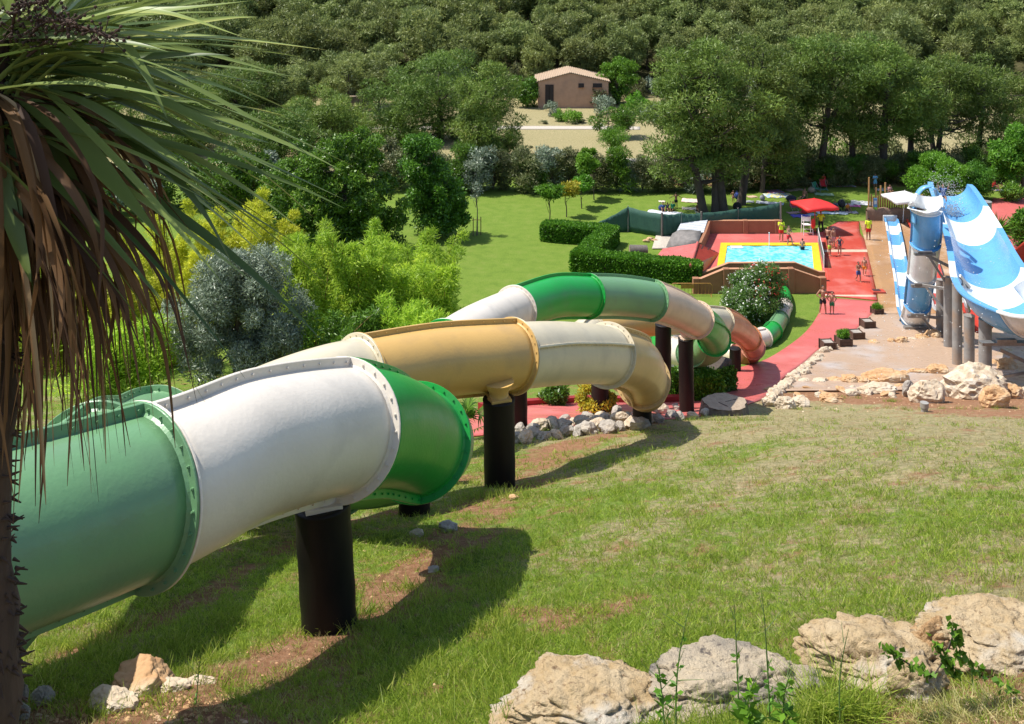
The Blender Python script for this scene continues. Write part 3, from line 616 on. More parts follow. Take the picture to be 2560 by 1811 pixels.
# second run-out lane, red and white
RL = thing('run_out_lane', 'red and white run-out lane half hidden behind the steep drop slide', 'water slide', (27, 66, 0))
l2 = [(2352, 800), (2346, 770), (2342, 740), (2336, 712), (2328, 680), (2318, 650), (2308, 620), (2296, 590), (2284, 566)]
p2_ = lanepts(l2); p2_[0] = p2_[0] + Vector((0, 0, .5)); c2_ = ['slide_white', 'slide_red'] * 5
n2 = [(p, .44, .4, c) for p, c in zip(p2_, c2_)]; n2[-1] = (p2_[-1], .44, .4, None)
trough(RL, L0(RL, n2), name='lane_section', rim=.10, shape=7, NU=14, sub=4)
# red slide at the right edge
RS = thing('open_slide', 'red and white slide trough cut by the right edge, behind the wide blue slide', 'water slide', (32, 55, 3))
n3 = [(P(2500, 700, 56), .9, .8, 'slide_red'), (P(2535, 690, 56), 1.0, .9, None), (P(2570, 660, 56), 1.1, 1.0, 'slide_white'), (P(2640, 600, 56.5), 1.1, 1.0, None)]
n3 = [(P(2412, 735, 58), .6, .5, 'slide_white'), (P(2432, 775, 57), .62, .55, 'slide_red'), (P(2445, 815, 56), .62, .5, None), (P(2455, 830, 55.6), .5, .4, None)]
R2 = thing('chute', 'small white and red chute ending on the wet ground behind the grey poles', 'water slide', (27, 56, 0))
trough(R2, L0(R2, n3), rim=.08)
n4 = [(P(2680, 560, 54), 1.0, .9, 'slide_white'), (P(2610, 620, 54.6), 1.0, .9, 'slide_red'), (P(2555, 690, 55.4), 1.0, .9, None), (P(2520, 740, 56.2), .95, .8, None)]
trough(RS, L0(RS, n4), rim=.25)
pole(RS, 2580, 700, 900, 55, .25)

# ================================================================== POOL
def at0(u, v, z=0.0):                     # photo pixel on the level z near the pool
    Y = (H - z) * F / (v - VH); return Vector(((u - 1280) / F * Y, Y, z))
zc = .13
co = [at0(1802, 607, zc), at0(2045, 607, zc), at0(2056, 679, zc), at0(1786, 700, zc)]
ci = [at0(1818, 614, zc), at0(2029, 614, zc), at0(2036, 690, zc), at0(1800, 700, zc)]
ci[3] = at0(1806, 690, zc); co[3] = at0(1787, 700, zc); co[2] = at0(2059, 700, zc)
pool = thing('swimming_pool', 'small turquoise pool with a broad yellow edge between brown walls', 'pool', (20, 74, 0))
o = pool.location
mb = MB()
for i in range(4):
    j = (i + 1) % 4; q = [co[i], co[j], ci[j], ci[i]]; mb.add([p - o for p in q] + [p - o + Vector((0, 0, -.35)) for p in q], [(0, 1, 2, 3)[::-1], (0, 1, 5, 4), (2, 3, 7, 6)])
mb.build('pool_edge', M['yellow_paint'], pool)
mb = MB(); q = [p - o + Vector((0, 0, -.36)) for p in ci]; q2 = [p - o + Vector((0, 0, -1.2)) for p in ci]
mb.add([p - o + Vector((0, 0, -.02)) for p in ci] + q2, [(4, 5, 6, 7), (0, 1, 5, 4), (1, 2, 6, 5), (2, 3, 7, 6), (3, 0, 4, 7)]); mb.build('basin', M['basin'], pool)
nW = 24; V = []
for i in range(nW + 1):
    for j in range(nW + 1):
        a = ci[0].lerp(ci[1], i / nW); b = ci[3].lerp(ci[2], i / nW); q = a.lerp(b, j / nW); V.append((q.x, q.y, .075 + .012 * math.sin(i * 1.3 + j) + .01 * math.sin(j * 2.1 - i)))
tag(place('water', npmesh('water', np.array(V), np.array([(i * (nW + 1) + j, (i + 1) * (nW + 1) + j, (i + 1) * (nW + 1) + j + 1, i * (nW + 1) + j + 1) for i in range(nW) for j in range(nW)]), True), None, M['pool_water']), kind='structure')
mb = MB(); c0 = ci[0] - o; mb.box(c0 + Vector((.65, -.35, -.08)), (.9, .6, .16)); mb.build('pool_step', M['sheet_white'], pool)
dk = MB(); Z = Vector((0, 0, .06))
b0, b1, b2, b3 = at0(1764, 586), at0(2058, 583), at0(2062, 700), at0(1745, 700)
for q in ([b0, b1, co[1], co[0]], [b1, b2, co[2], co[1]], [b0, co[0], co[3], b3]): dk.add([Vector((p.x, p.y, .06)) for p in q], [(0, 1, 2, 3)])
tag(dk.build('pool_deck', M['red_paving']), kind='structure')
# hand rail panel right of the pool
pf = thing('mesh_panel', 'dark mesh fence panel along the right side of the pool', 'fence', tuple(at0(2052, 640)))
o = pf.location; a = at0(2046, 607) - o; b = at0(2060, 672) - o
mb = MB(); mb.add([a, b, b + Vector((0, 0, 1.0)), a + Vector((0, 0, 1.0)), a + Vector((.02, 0, 0)), b + Vector((.02, 0, 0)), b + Vector((.02, 0, 1.0)), a + Vector((.02, 0, 1.0))], [(0, 1, 2, 3), (7, 6, 5, 4)]); mb.build('mesh', flat((.10, .11, .11)), pf)
mb = MB(); mb.tube([a, a + Vector((0, 0, 1.15))], .03, 8); mb.tube([b, b + Vector((0, 0, 1.0))], .03, 8); mb.tube([a + Vector((0, 0, 1.0)), b + Vector((0, 0, 1.0))], .02, 8); mb.build('frame', M['white_paint'], pf)
np_ = thing('net_pole', 'slim white pole standing in the far edge of the pool', 'pole', tuple(at0(1923, 624)))
mb = MB(); mb.tube([Vector((0, 0, -.3)), Vector((0, 0, 1.25))], .03, 8); mb.build('pole_shaft', M['white_paint'], np_); mb = MB(); mb.ell((0, 0, 1.26), (.05, .05, .05), 8, 5); mb.build('pole_cap', M['white_paint'], np_)

# walls ------------------------------------------------------------
def wall(name, label, tops, Yf, th, cat='wall', pillars=(), base=0.0, mt='brown_wall', cap='wall_cap', caph=.05):
    """tops: photo pixels of the top edge; Yf: distance (number or list)"""
    Ys = Yf if isinstance(Yf, (list, tuple)) else [Yf] * len(tops)
    T = [P(u, v, y) for (u, v), y in zip(tops, Ys)]; root = thing(name, label, cat, (T[0].x, T[0].y, base)); o = root.location
    mb = MB(); cm = MB()
    for a, b in zip(T[:-1], T[1:]):
        d = Vector((b.x - a.x, b.y - a.y, 0)).normalized(); n_ = Vector((-d.y, d.x, 0)) * th; a0, b0 = Vector((a.x, a.y, base - .3)), Vector((b.x, b.y, base - .3)); dz = Vector((0, 0, caph))
        q = [a0, b0, b - dz, a - dz]; mb.add([p - o for p in q] + [p + n_ - o for p in q], [(0, 1, 2, 3), (7, 6, 5, 4), (3, 2, 6, 7), (0, 3, 7, 4), (1, 5, 6, 2)])
        e = n_.normalized() * .03; q = [a - dz - e, b - dz - e, b - e, a - e, a - dz + n_ + e, b - dz + n_ + e, b + n_ + e, a + n_ + e]
        cm.add([p - o for p in q], [(0, 1, 2, 3), (7, 6, 5, 4), (3, 2, 6, 7), (0, 4, 5, 1), (0, 3, 7, 4), (1, 5, 6, 2)])
    mb.build('wall_face', M[mt], root); cm.build('coping', M[cap], root)
    for u in pillars:
        for i in range(len(T) - 1):
            if tops[i][0] <= u <= tops[i + 1][0]:
                k = (u - tops[i][0]) / (tops[i + 1][0] - tops[i][0]); c = T[i].lerp(T[i + 1], k)
        m2 = MB(); hh = c.z - base; m2.box(Vector((c.x, c.y + th / 2 - .02, base + hh / 2)) - o, (.40, th + .16, hh + .06)); m2.build('pillar', M[mt], root)
    return root
wall('pool_wall', 'brown wall with two pillars behind the pool, under the green windbreak', [(1769, 552), (1952, 552)], 79.6, .25, pillars=(1864, 1943))
wall('pool_wall', 'outer brown stepped wall in front of the pool, behind the oleander', [(1736, 697), (1753, 697), (1811, 673), (1981, 672), (2048, 695), (2064, 695)], 66.0, .25, pillars=(1740, 1816, 1978, 2058))
wall('pool_wall', 'inner brown wall right at the near edge of the pool', [(1744, 683), (1757, 683), (1822, 658), (1988, 657), (2048, 680), (2063, 680)], 68.3, .25)
# sloping pump house left of the pool
ph = thing('pump_house', 'low structure left of the pool with red slopes, tiled face and white sheet roof', 'building', tuple(at0(1720, 650)))
o = ph.location
def slab(name, q, th, mt, parent=ph, off=None):
    mb = MB(); mb.poly([Vector(p) - o for p in q], th); return mb.build(name, M[mt], parent)
r0, r1 = P(1744, 608, 74.0), P(1726, 666, 67.6); l0, l1, l2_ = P(1657, 622, 75.6), P(1634, 650, 72.6), P(1700, 672, 68.6)
slab('left_slope', [r0, l0, l1, l2_, r1], .3, 'red_paving')
t0, t1 = P(1800, 634, 74.6), P(1764, 680, 70.2)
slab('tiled_slope', [r1, t1, t0, r0], .2, 'red_tile')
mb = MB()
for k in range(1, 4):
    a = r0.lerp(t0, k / 4); b = r1.lerp(t1, k / 4); n_ = Vector((0, 0, .03)); d = (b - a).normalized() * .0; w_ = (t0 - r0).normalized() * .05
    mb.add([a - w_ + n_ - o, a + w_ + n_ - o, b + w_ + n_ - o, b - w_ + n_ - o], [(0, 1, 2, 3)])
for k in range(1, 26):
    a = r0.lerp(r1, k / 26); b = t0.lerp(t1, k / 26); w_ = (r1 - r0).normalized() * .022; n_ = Vector((0, 0, .025)); mb.add([a - w_ + n_ - o, a + w_ + n_ - o, b + w_ + n_ - o, b - w_ + n_ - o], [(0, 1, 2, 3)])
mb.build('tile_joints', M['dark_line'], ph)
mb = MB(); mb.tube([r0 + Vector((0, 0, .02)) - o, r1 + Vector((0, 0, .02)) - o], .10, 10); mb.build('ridge', M['red_paving'], ph)
s0, s1, s2, s3 = P(1703, 556, 79.4), P(1769, 550, 79.4), P(1759, 581, 76.6), P(1688, 586, 76.6)
slab('sheet_roof', [s0, s3, s2, s1], .05, 'sheet_white')
mb = MB()
for k in range(1, 7):
    a = s0.lerp(s3, k / 7) + Vector((0, 0, .02)) - o; b = s1.lerp(s2, k / 7) + Vector((0, 0, .02)) - o; mb.tube([a, b], .018, 6)
mb.build('roof_rib', M['sheet_white'], ph)
sw = [P(1769, 552, 79.5), P(1759, 580, 76.8), P(1746, 607, 74.2)]
mb = MB()
for a, b in zip(sw[:-1], sw[1:]):
    a = a - o; b = b - o; a0 = Vector((a.x, a.y, -.2)); b0 = Vector((b.x, b.y, -.2)); x = Vector((.22, 0, 0)); mb.add([a0, b0, b, a, a0 + x, b0 + x, b + x, a + x], [(3, 2, 1, 0), (4, 5, 6, 7), (3, 7, 6, 2), (0, 3, 7, 4)[::-1], (1, 5, 6, 2)])
mb.build('side_wall', M['brown_wall'], ph)
tp = [P(1681, 588, 76.3), P(1700, 578, 77), P(1722, 578, 77.2), P(1753, 582, 76.4), P(1750, 595, 75.4), P(1745, 608, 74.2), P(1700, 616, 75.2), P(1665, 622, 75.8), P(1672, 606, 76)]
mb = MB(); cen = sum((p - o for p in tp), Vector()) / len(tp) + Vector((0, 0, .45)); q = [p - o + Vector((0, 0, .12)) for p in tp]
ring2 = [cen.lerp(p, .6) + Vector((0, 0, .10 * math.sin(i * 2.3))) for i, p in enumerate(q)]
n_ = len(q); mb.add(q + ring2 + [cen] + [p - Vector((0, 0, .5)) for p in q], [(i, (i + 1) % n_, n_ + (i + 1) % n_, n_ + i) for i in range(n_)] + [(n_ + i, n_ + (i + 1) % n_, 2 * n_) for i in range(n_)] + [(2 * n_ + 1 + i, 2 * n_ + 1 + (i + 1) % n_, (i + 1) % n_, i) for i in range(n_)], True)
tg = mb.build('tarpaulin', M['tarp_grey']); tg.location = o; tag(tg, 'crumpled grey tarpaulin lying between the white sheet roof and the red slope', 'tarpaulin')
ribbon('concrete_pad', [((1640, 592), (1700, 592)), ((1630, 625), (1690, 625))], flat((.45, .40, .33)), up=.055, nx=3)

# green windbreak fence -------------------------------------------
wf = thing('windbreak_fence', 'dark green mesh windbreak on wooden posts behind the pool', 'fence', tuple(at0(1655, 596)))
o = wf.location
fp = [(1486, 560, 583, 'n'), (1570, 517, 580, 's'), (1655, 535, 594, 'w'), (1703, 533, 590, 's'), (1753, 532, 588, 'w'), (1845, 522, 580, 's'), (1951, 507, 574, 's')]
T_, B_ = [], []
for u, v0, v1, k in fp:
    b = at0(u, v1, 0); a = P(u, v0, b.y); T_.append(a - o); B_.append(b - o)
    if k == 'n': continue
    mb = MB(); rr = .085 if k == 'w' else .04
    if u == 1951: rr = .09
    mb.tube([b - o - Vector((0, 0, .1)), a - o + Vector((0, 0, .08))], rr, 9); mb.build('post', M['bark_grey' if k == 'w' else 'post_metal'], wf)
for i in range(len(fp) - 1):
    mb = MB(); V = []; nn = 12
    for k in range(nn + 1):
        t_ = k / nn; a = T_[i].lerp(T_[i + 1], t_) - Vector((0, 0, .25 * math.sin(t_ * math.pi) * .35)); b = B_[i].lerp(B_[i + 1], t_)
        for j in range(5): q = b.lerp(a, j / 4); V.append(q + Vector((0, .06 * math.sin(k * 1.7 + j), 0)))
    mb.add(V, [(k * 5 + j, (k + 1) * 5 + j, (k + 1) * 5 + j + 1, k * 5 + j + 1) for k in range(nn) for j in range(4)], True)
    q = mb.build('mesh_panel', M['mesh_green'], wf); so = q.modifiers.new('t', 'SOLIDIFY'); so.thickness = .01
mb = MB(); mb.tube([T_[1], B_[1] + Vector((1.2, -.6, 0))], .025, 6); mb.build('stay', M['steel'], wf)
# ================================================================== ROCKS
def rock_mesh(name, dims, seed, sub=3, rough=.22, cuts=7, mt=None, fine=.06):
    bm = bmesh.new(); bmesh.ops.create_icosphere(bm, subdivisions=sub, radius=1.0); rr = random.Random(seed)
    pl = []
    for _ in range(cuts):
        n = Vector((rr.gauss(0, 1), rr.gauss(0, 1), rr.gauss(0, .8))).normalized(); pl.append((n, rr.uniform(.55, .88)))
    so = Vector((seed * 1.37, seed * .71, seed * 2.1))
    for v in bm.verts:
        p = v.co.copy()
        for n, d in pl:
            k = p.dot(n) - d
            if k > 0: p -= n * k * .9
        q = p + so; p *= 1 + rough * noise.noise(q * 1.3) + rough * .5 * noise.noise(q * 3.1) - .13 * max(0, 1 - abs(noise.noise(q * 1.9 + so)) * 9) - .06 * max(0, 1 - abs(noise.noise(q * 4.3)) * 7) + fine * noise.noise(q * 8) + fine * .6 * noise.noise(q * 17)
        v.co = Vector((p.x * dims[0] / 2, p.y * dims[1] / 2, p.z * dims[2] / 2))
    me = bpy.data.meshes.new(name); bm.to_mesh(me); bm.free(); me.polygons.foreach_set('use_smooth', [sub > 4] * len(me.polygons)); me.materials.append(M[mt]); return me
def rock(u0, v0, u1, v1, label, mt='rock_orange', seed=None, name='rock', cat='rock', group=None, sub=3, sink=.22, dk=.8, Yf=None, rz=None, **kw):
    uc = (u0 + u1) / 2; b = G(uc, v1) if Yf is None else P(uc, v1, Yf)
    Y = b.y; W_ = (u1 - u0) / F * Y; Hh = (v1 - v0) / F * Y * .98
    seed = seed if seed is not None else int(u0 * 7 + v0) % 9973
    d = min(W_ * dk, Hh * 1.9); Yc = b.y + d * .30; k_ = Yc / F; xc = (uc - 1280) * k_; zt = H - (v0 - VH) * k_; zb = min(gz(xc, Yc), zt - .05) ; W_ = (u1 - u0) * k_; hh = (zt - zb) * (1 + sink)
    me = rock_mesh(name, (W_ * 1.12, d * 1.1, hh * 1.1), seed, sub, mt=mt, **kw)
    o = place(name, me); o.location = (xc, Yc, zt - hh * .5); o.rotation_euler = (0, 0, (seed % 7 - 3) * .05 if rz is None else rz)
    return tag(o, label, cat, group)
rock(1255, 1722, 1650, 1900, 'big tan boulder in the bottom row, first from the left, smooth rounded back', 'boulder_tan', 11, 'boulder', 'boulder', sub=6, rough=.22, Yf=6.9, dk=.8, cuts=3, sink=.4)
rock(1650, 1672, 2030, 1880, 'big grey stained boulder in the bottom row behind tall weeds', 'boulder_grey', 26, 'boulder', 'boulder', sub=6, rough=.3, Yf=7.0, dk=.8, cuts=3, sink=.4)
rock(2015, 1590, 2350, 1790, 'big sandy boulder in the bottom row with ivy creeping down it', 'boulder_tan', 37, 'boulder', 'boulder', sub=6, rough=.34, Yf=7.2, dk=.8, cuts=3, sink=.3)
rock(2268, 1555, 2400, 1690, 'narrow upright pointed stone wedged between the two right boulders', 'boulder_orange', 41, 'boulder', 'boulder', sub=6, rough=.3, Yf=7.4, dk=.8)
rock(2340, 1545, 2660, 1725, 'big pitted boulder at the right end of the bottom row', 'boulder_tan', 59, 'boulder', 'boulder', sub=6, rough=.32, Yf=7.25, dk=.8, cuts=3, sink=.3)
rock(2230, 1640, 2350, 1790, 'low broken stone under the ivy at the foot of the sandy boulder', 'boulder_tan', 67, 'boulder', 'boulder', sub=5, rough=.3, Yf=6.9)
rock(275, 1664, 436, 1742, 'faceted orange rock on the bare bank at the bottom left', 'rock_orange', 5, sub=5, sink=.35, rough=.2)
rock(232, 1722, 345, 1778, 'flat tan slab in front of the faceted orange rock', 'rock_pale', 8, sub=4, sink=.3)
rock(78, 1722, 134, 1765, 'small grey angular stone near the foot of the palm', 'rock_grey', 15, sub=4)
rock(36, 1710, 70, 1775, 'grey stone half hidden by the palm trunk', 'rock_grey', 16, sub=4); rock(40, 1762, 78, 1800, 'pale stone just right of the palm trunk, lowest in the corner', 'rock_grey', 17, sub=4)
rock(395, 1700, 470, 1730, 'flat pale stone right of the faceted orange rock', 'rock_pale', 18, sub=4, sink=.5); rock(470, 1692, 540, 1712, 'small flat stone in the bank above the weeds', 'rock_pale', 19, sub=4, sink=.5)
rock(1026, 1322, 1058, 1344, 'small pale stone lying in the sunlit gap under the bright green tube', 'rock_pale', 21, sub=3); rock(1100, 1300, 1142, 1330, 'brown stone lying in the tube shadow right of the pale stone', 'rock_grey', 22, sub=3)
rock(1066, 1418, 1098, 1432, 'flat stone in the tube shadow in front of the black post', 'rock_grey', 24, sub=3); rock(1272, 1238, 1296, 1252, 'tan chip of stone beside the yellow tube post', 'rock_orange', 25, sub=3)
def S3(x0, y0, x1, y1): return (1900 + x0 / 3.479, 680 + y0 / 3.479, 1900 + x1 / 3.479, 680 + y1 / 3.479)
for bx, lab, mt, sd in [((945, 590, 1042, 632), 'small orange rock at the left of the back rock row on the apron', 'rock_orange', 1), ((1108, 580, 1180, 625), 'dark hollow orange rock left of the foot of the lane', 'rock_orange', 2), ((1170, 553, 1286, 627), 'orange rock directly below the foot of the lane', 'rock_orange', 3),
                        ((1285, 572, 1365, 602), 'flat pale rock below the drop slide', 'rock_pale', 4), ((1340, 543, 1465, 592), 'low orange rock below the drop slide', 'rock_orange', 6), ((1430, 500, 1572, 582), 'tall orange rock against the left grey pole', 'rock_orange', 7),
                        ((330, 930, 440, 968), 'long flat tan stone at the left end of the middle rock row', 'rock_pale', 9), ((440, 920, 600, 972), 'flat tan stone in the middle rock row', 'rock_pale', 10), ((560, 915, 745, 962), 'long low stone in the middle rock row', 'rock_orange', 12), ((712, 896, 850, 976), 'rounded orange rock in the middle rock row', 'rock_orange', 13), ((820, 905, 982, 978), 'cracked brown rock left of the large orange one', 'rock_orange', 14),
                        ((925, 858, 1282, 985), 'large low orange rock in the middle of the apron', 'rock_orange', 26), ((1215, 862, 1300, 900), 'small orange rock right of the large low one', 'rock_orange', 27), ((1295, 838, 1452, 895), 'dark orange rock between the middle and right rocks', 'rock_orange', 28), ((1460, 808, 1665, 902), 'wedge shaped orange rock left of the largest boulder', 'rock_orange', 29),
                        ((0, 1072, 160, 1172), 'pale blocky stone at the left end of the front row', 'rock_pale', 30), ((130, 1080, 300, 1192), 'pale stone second from the left in the front row', 'rock_pale', 31), ((270, 1078, 436, 1175), 'pale flat stone third from the left in the front row', 'rock_pale', 32), ((495, 1062, 725, 1135), 'dark undercut rock half buried in the dirt bank', 'rock_orange', 33), ((738, 1022, 862, 1082), 'pale flat rock above the dirt bank', 'rock_pale', 34),
                        ((880, 965, 1180, 1062), 'wide sandy rock topped by a grass tuft', 'rock_pale', 35), ((1246, 950, 1372, 1092), 'grey leaning stone against the white block', 'rock_grey', 36), ((1308, 922, 1592, 1142), 'large whitish block boulder on the dirt bank', 'rock_pale', 38), ((1625, 828, 2110, 1105), 'largest pale boulder of the bank by the grey pole', 'rock_pale', 39), ((1930, 1010, 2190, 1185), 'orange overhanging boulder under the largest pale boulder', 'rock_orange', 40),
                        ((2110, 980, 2296, 1102), 'orange rock at the right end of the bank', 'rock_orange', 42), ((2008, 765, 2090, 812), 'small orange rock behind the nearest grey pole', 'rock_orange', 43), ((2055, 752, 2222, 862), 'smooth orange hump right of the nearest grey pole', 'rock_orange', 44), ((1770, 825, 1890, 860), 'flat tan rock between the two front poles', 'rock_pale', 45), ((2170, 732, 2225, 780), 'small brown rock at the right edge of the apron', 'rock_orange', 46)]:
    b_ = S3(*bx); rock(*b_, lab, mt, sd + 100, sub=4, sink=.3, dk=.85, rough=.2)
# string of small edging stones left of the apron: one stone each
eg = [(640, 655), (600, 672), (560, 690), (520, 730), (510, 760), (480, 770), (455, 790), (430, 805), (415, 830), (385, 845), (360, 855), (340, 880), (310, 895), (290, 925), (270, 950), (240, 965), (225, 985), (200, 1010), (175, 1030), (150, 1050), (130, 1070), (100, 1085), (395, 880), (330, 930), (250, 1000)]
E1 = [rock_mesh('edging_stone', (1, .9, .8), 200 + i, 3, mt='rock_pale') for i in range(6)]
for i, (x, y) in enumerate(eg):
    p = G(1900 + x / 3.479, 680 + y / 3.479 + 6); o = bpy.data.objects.new('edging_stone', E1[i % 6]); COL.objects.link(o); o.location = p + Vector((0, 0, .12)); s_ = random.uniform(.42, .62); o.scale = (s_ * 1.2, s_, s_); o.rotation_euler = (0, 0, i * 1.9)
    tag(o, 'pale edging stone in the string between red path and concrete apron', 'stone', 'edging stones beside the red path')
W1 = [rock_mesh('wall_stone', (1, .9, .8), 300 + i, 3, mt=('rock_grey', 'rock_pale', 'rock_grey')[i % 3]) for i in range(7)]
k = 0
for (u0, v0, u1, v1, n) in ((1290, 1108, 1600, 1072, 13), (1300, 1086, 1600, 1052, 12), (1340, 1072, 1590, 1046, 7), (1625, 1056, 1760, 1044, 6), (1600, 1040, 1690, 1030, 3)):
    for i in range(n):
        t_ = (i + random.uniform(-.2, .2)) / (n - 1); u = u0 + (u1 - u0) * t_; v = v0 + (v1 - v0) * t_ + 12 * math.sin(i * 2.2) * .3
        p = G(u, v); o = bpy.data.objects.new('wall_stone', W1[k % 7]); COL.objects.link(o); s_ = random.uniform(.34, .55); o.scale = (s_ * 1.25, s_, s_); o.location = p + Vector((0, 0, s_ * .3)); o.rotation_euler = (random.uniform(-.3, .3), 0, k * 1.3); k += 1
        tag(o, 'rough grey stone in the low dry wall beside the red path', 'stone', 'stones of the low dry wall')
# clods and small stones breaking up the edge of the apron
E2 = [rock_mesh('bank_stone', (1, .9, .8), 400 + i, 3, mt=('rock_orange', 'rock_pale')[i % 2]) for i in range(5)]
for i in range(34):
    t_ = i / 33; u = 1925 + 640 * t_; p = G(u + random.uniform(-8, 8), 984 - 8 * t_ + random.uniform(-14, 16)); o = bpy.data.objects.new('bank_stone', E2[i % 5]); COL.objects.link(o); s_ = random.uniform(.16, .46); o.scale = (s_ * 1.4, s_, s_ * .8); o.location = p + Vector((0, 0, s_ * .15)); o.rotation_euler = (0, random.uniform(-.3, .3), i * 1.3)
    tag(o, 'small stone lying along the near edge of the concrete apron', 'stone', 'small stones along the apron edge')
# tree stump
c = G(1812, 1036); st = thing('tree_stump', 'broad sawn tree stump at the top of the grass bank', 'tree stump', c)
mb = MB(); V = []; n = 40
for j, (rr, z) in enumerate(((.86, -.3), (.80, .12), (.74, .36), (.74, .42))):
    for k in range(n):
        a = 2 * math.pi * k / n; q = rr * (1 + .05 * math.sin(a * 5) + .03 * math.sin(a * 13 + j)); V.append((q * math.cos(a), q * math.sin(a) * .9, z))
mb.add(V, [(j * n + k, j * n + (k + 1) % n, (j + 1) * n + (k + 1) % n, (j + 1) * n + k) for j in range(3) for k in range(n)]); mb.build('bark', M['bark_grey'], st)
mb = MB(); mb.add([(v[0] * .985, v[1] * .985, .425 + .01 * math.sin(i)) for i, v in enumerate(V[-n:])] , [tuple(range(n))]); mb.build('cut_face', M['stump'], st)
mb = MB(); mb.box((.25, .1, .43), (.5, .02, .01), rz=.4); mb.box((-.1, -.2, .43), (.4, .02, .01), rz=-.9); mb.build('crack', M['door_dark'], st)
# second stump/log by the hedge
c = G(1598, 640); lg = thing('log', 'short dark log lying by the clipped hedge', 'log', c); mb = MB(); mb.tube([(-.7, 0, .35), (.6, .1, .35)], [.42, .36], 14); mb.build('log_bark', M['bark_grey'], lg); mb = MB(); mb.tube([(-.71, 0, .35), (-.72, 0, .35)], .38, 14); mb.build('cut_face', M['stump'], lg)
for i, (u, v) in enumerate(((1608, 607), (1618, 601), (1628, 606))):
    rock(u, v - 9, u + 16, v, ('orange stone by the windbreak, left of three', 'orange stone by the windbreak, middle of three', 'orange stone by the windbreak, right of three')[i], 'rock_orange', 70 + i, sub=2)

# ================================================================== PLANTS
def tree(name, label, cat, base, crown_shells, K, cr, nleaf, L, W, lm, stem_r=.15, stem_top=None, nl=8, group=None, bark='bark', seed=1, up=.25, flat=.75, lean=(0, 0), jit=.5, lo=.35, stems=None, crownname='crown'):
    """base world point; shells are relative to the base"""
    r = np.random.default_rng(seed); root = thing(name, label, cat, base, 0, group)
    C = clumpset(crown_shells, K, r, lo)
    place(crownname, foliage(crownname, C, cr, nleaf, L, W, r, flat=flat, upb=up, jitter=jit), root, M[lm])
    zt = stem_top or max(s[0][2] for s in crown_shells)
    if stem_r:
        mb = MB(); sts = stems or [((0, 0), (lean[0], lean[1]))]
        for (bx, by), (tx, ty) in sts:
            pts = [Vector((bx + (tx - bx) * t_ + .12 * math.sin(t_ * 5 + seed) * t_, by + (ty - by) * t_, -.2 + (zt + .2) * t_)) for t_ in [0, .06, .2, .4, .6, .8, 1]]
            rs = [stem_r * q for q in (1.35, 1.05, .95, .85, .7, .5, .25)]; mb.tube(pts, rs, 10)
            limbs(mb, (pts[0], pts[-1]), C, nl, stem_r * .42, r)
        mb.build('trunk', M[bark], root)
    return root
# --- big pines by the lawn: (label, trunk base px, crown shells in photo px [(u,v,ru,rv)], ...)
def pxshell(base, u, v, ru, rv, depth=None, dy=0):
    k = base.y / F; return (((u - 1280) * k - base.x, dy, H - (v - VH) * k - base.z), (ru * k, (depth or ru) * k, rv * k), ru * rv)
def pine(label, bu, bv, shells, stems=None, n=16000, K=80, seed=1, r=.3, group='pines around the lawn', cr=1.25, L=.42, lm='pine', dys=None):
    b = at0(bu, bv, 0) if bv > 440 else G(bu, bv); sh = [pxshell(b, *s, dy=(dys[i] if dys else 0)) for i, s in enumerate(shells)]
    zt = max(s[0][2] + s[1][2] * .4 for s in sh); s0 = max(sh, key=lambda q: q[2])
    return tree('pine_tree', label, 'pine tree', b, sh, int(K * .8), cr, n, L, .085, lm, stem_r=r, stem_top=zt, nl=16, group=group, seed=seed, lean=(s0[0][0] * .7, 0), up=.5, flat=.6, stems=stems, jit=.45)
pine('large spreading pine with several trunks behind the windbreak', 1790, 536, [(1730, 215, 120, 100), (1800, 170, 90, 75), (1680, 320, 95, 95), (1790, 300, 120, 110), (1850, 370, 70, 80), (1700, 400, 90, 60), (1900, 290, 55, 70)], stems=[((-1.0, 0), (-3.4, 1)), ((.05, .4), (.3, 1.2)), ((.8, .3), (-.8, .6))], n=44000, K=190, seed=3, r=.36, cr=1.15)
pine('pine with one straight dark trunk right of the multi-trunk pine', 1852, 512, [(1890, 160, 80, 65), (1930, 235, 70, 80), (1870, 330, 60, 70), (1940, 360, 50, 50)], n=17000, K=75, seed=4, r=.36)
pine('pine with a thin grey trunk beside the parasol lawn', 1905, 481, [(1925, 300, 60, 80), (1960, 400, 45, 35)], n=9000, K=40, seed=5, r=.24)
pine('pine whose dark trunk rises left of the red parasol', 1977, 460, [(1985, 190, 90, 70), (1960, 290, 70, 70), (1990, 370, 60, 30)], n=18000, K=75, seed=6, r=.38)
pine('tall pine directly behind the red parasol', 2046, 459, [(2060, 140, 90, 55), (2110, 200, 100, 80), (2040, 290, 85, 60), (2020, 230, 60, 60)], n=22000, K=95, seed=7, r=.36)
pine('pale low-crowned pine between two darker trunks', 2132, 452, [(2130, 300, 75, 55), (2170, 260, 60, 45)], n=10000, K=50, seed=8, r=.34)
pine('tall pine with a thick dark trunk behind the pole fence', 2205, 455, [(2190, 155, 80, 60), (2230, 230, 90, 90), (2180, 330, 50, 35), (2262, 300, 45, 50)], n=20000, K=90, seed=9, r=.40)
pine('pine behind the white parasol', 2274, 444, [(2290, 210, 75, 70), (2290, 300, 65, 65)], n=14000, K=60, seed=10, r=.32)
pine('forked pine behind the top of the drop slide', 2340, 420, [(2365, 200, 85, 62), (2400, 290, 80, 80), (2330, 280, 50, 60)], stems=[((0, 0), (-1.4, 0)), ((0, 0), (1.2, 0))], n=18000, K=80, seed=11, r=.28)
pine('broad pine behind the top of the wide slide', 2440, 410, [(2440, 200, 70, 65), (2480, 290, 90, 90)], n=17000, K=75, seed=12, r=.3)
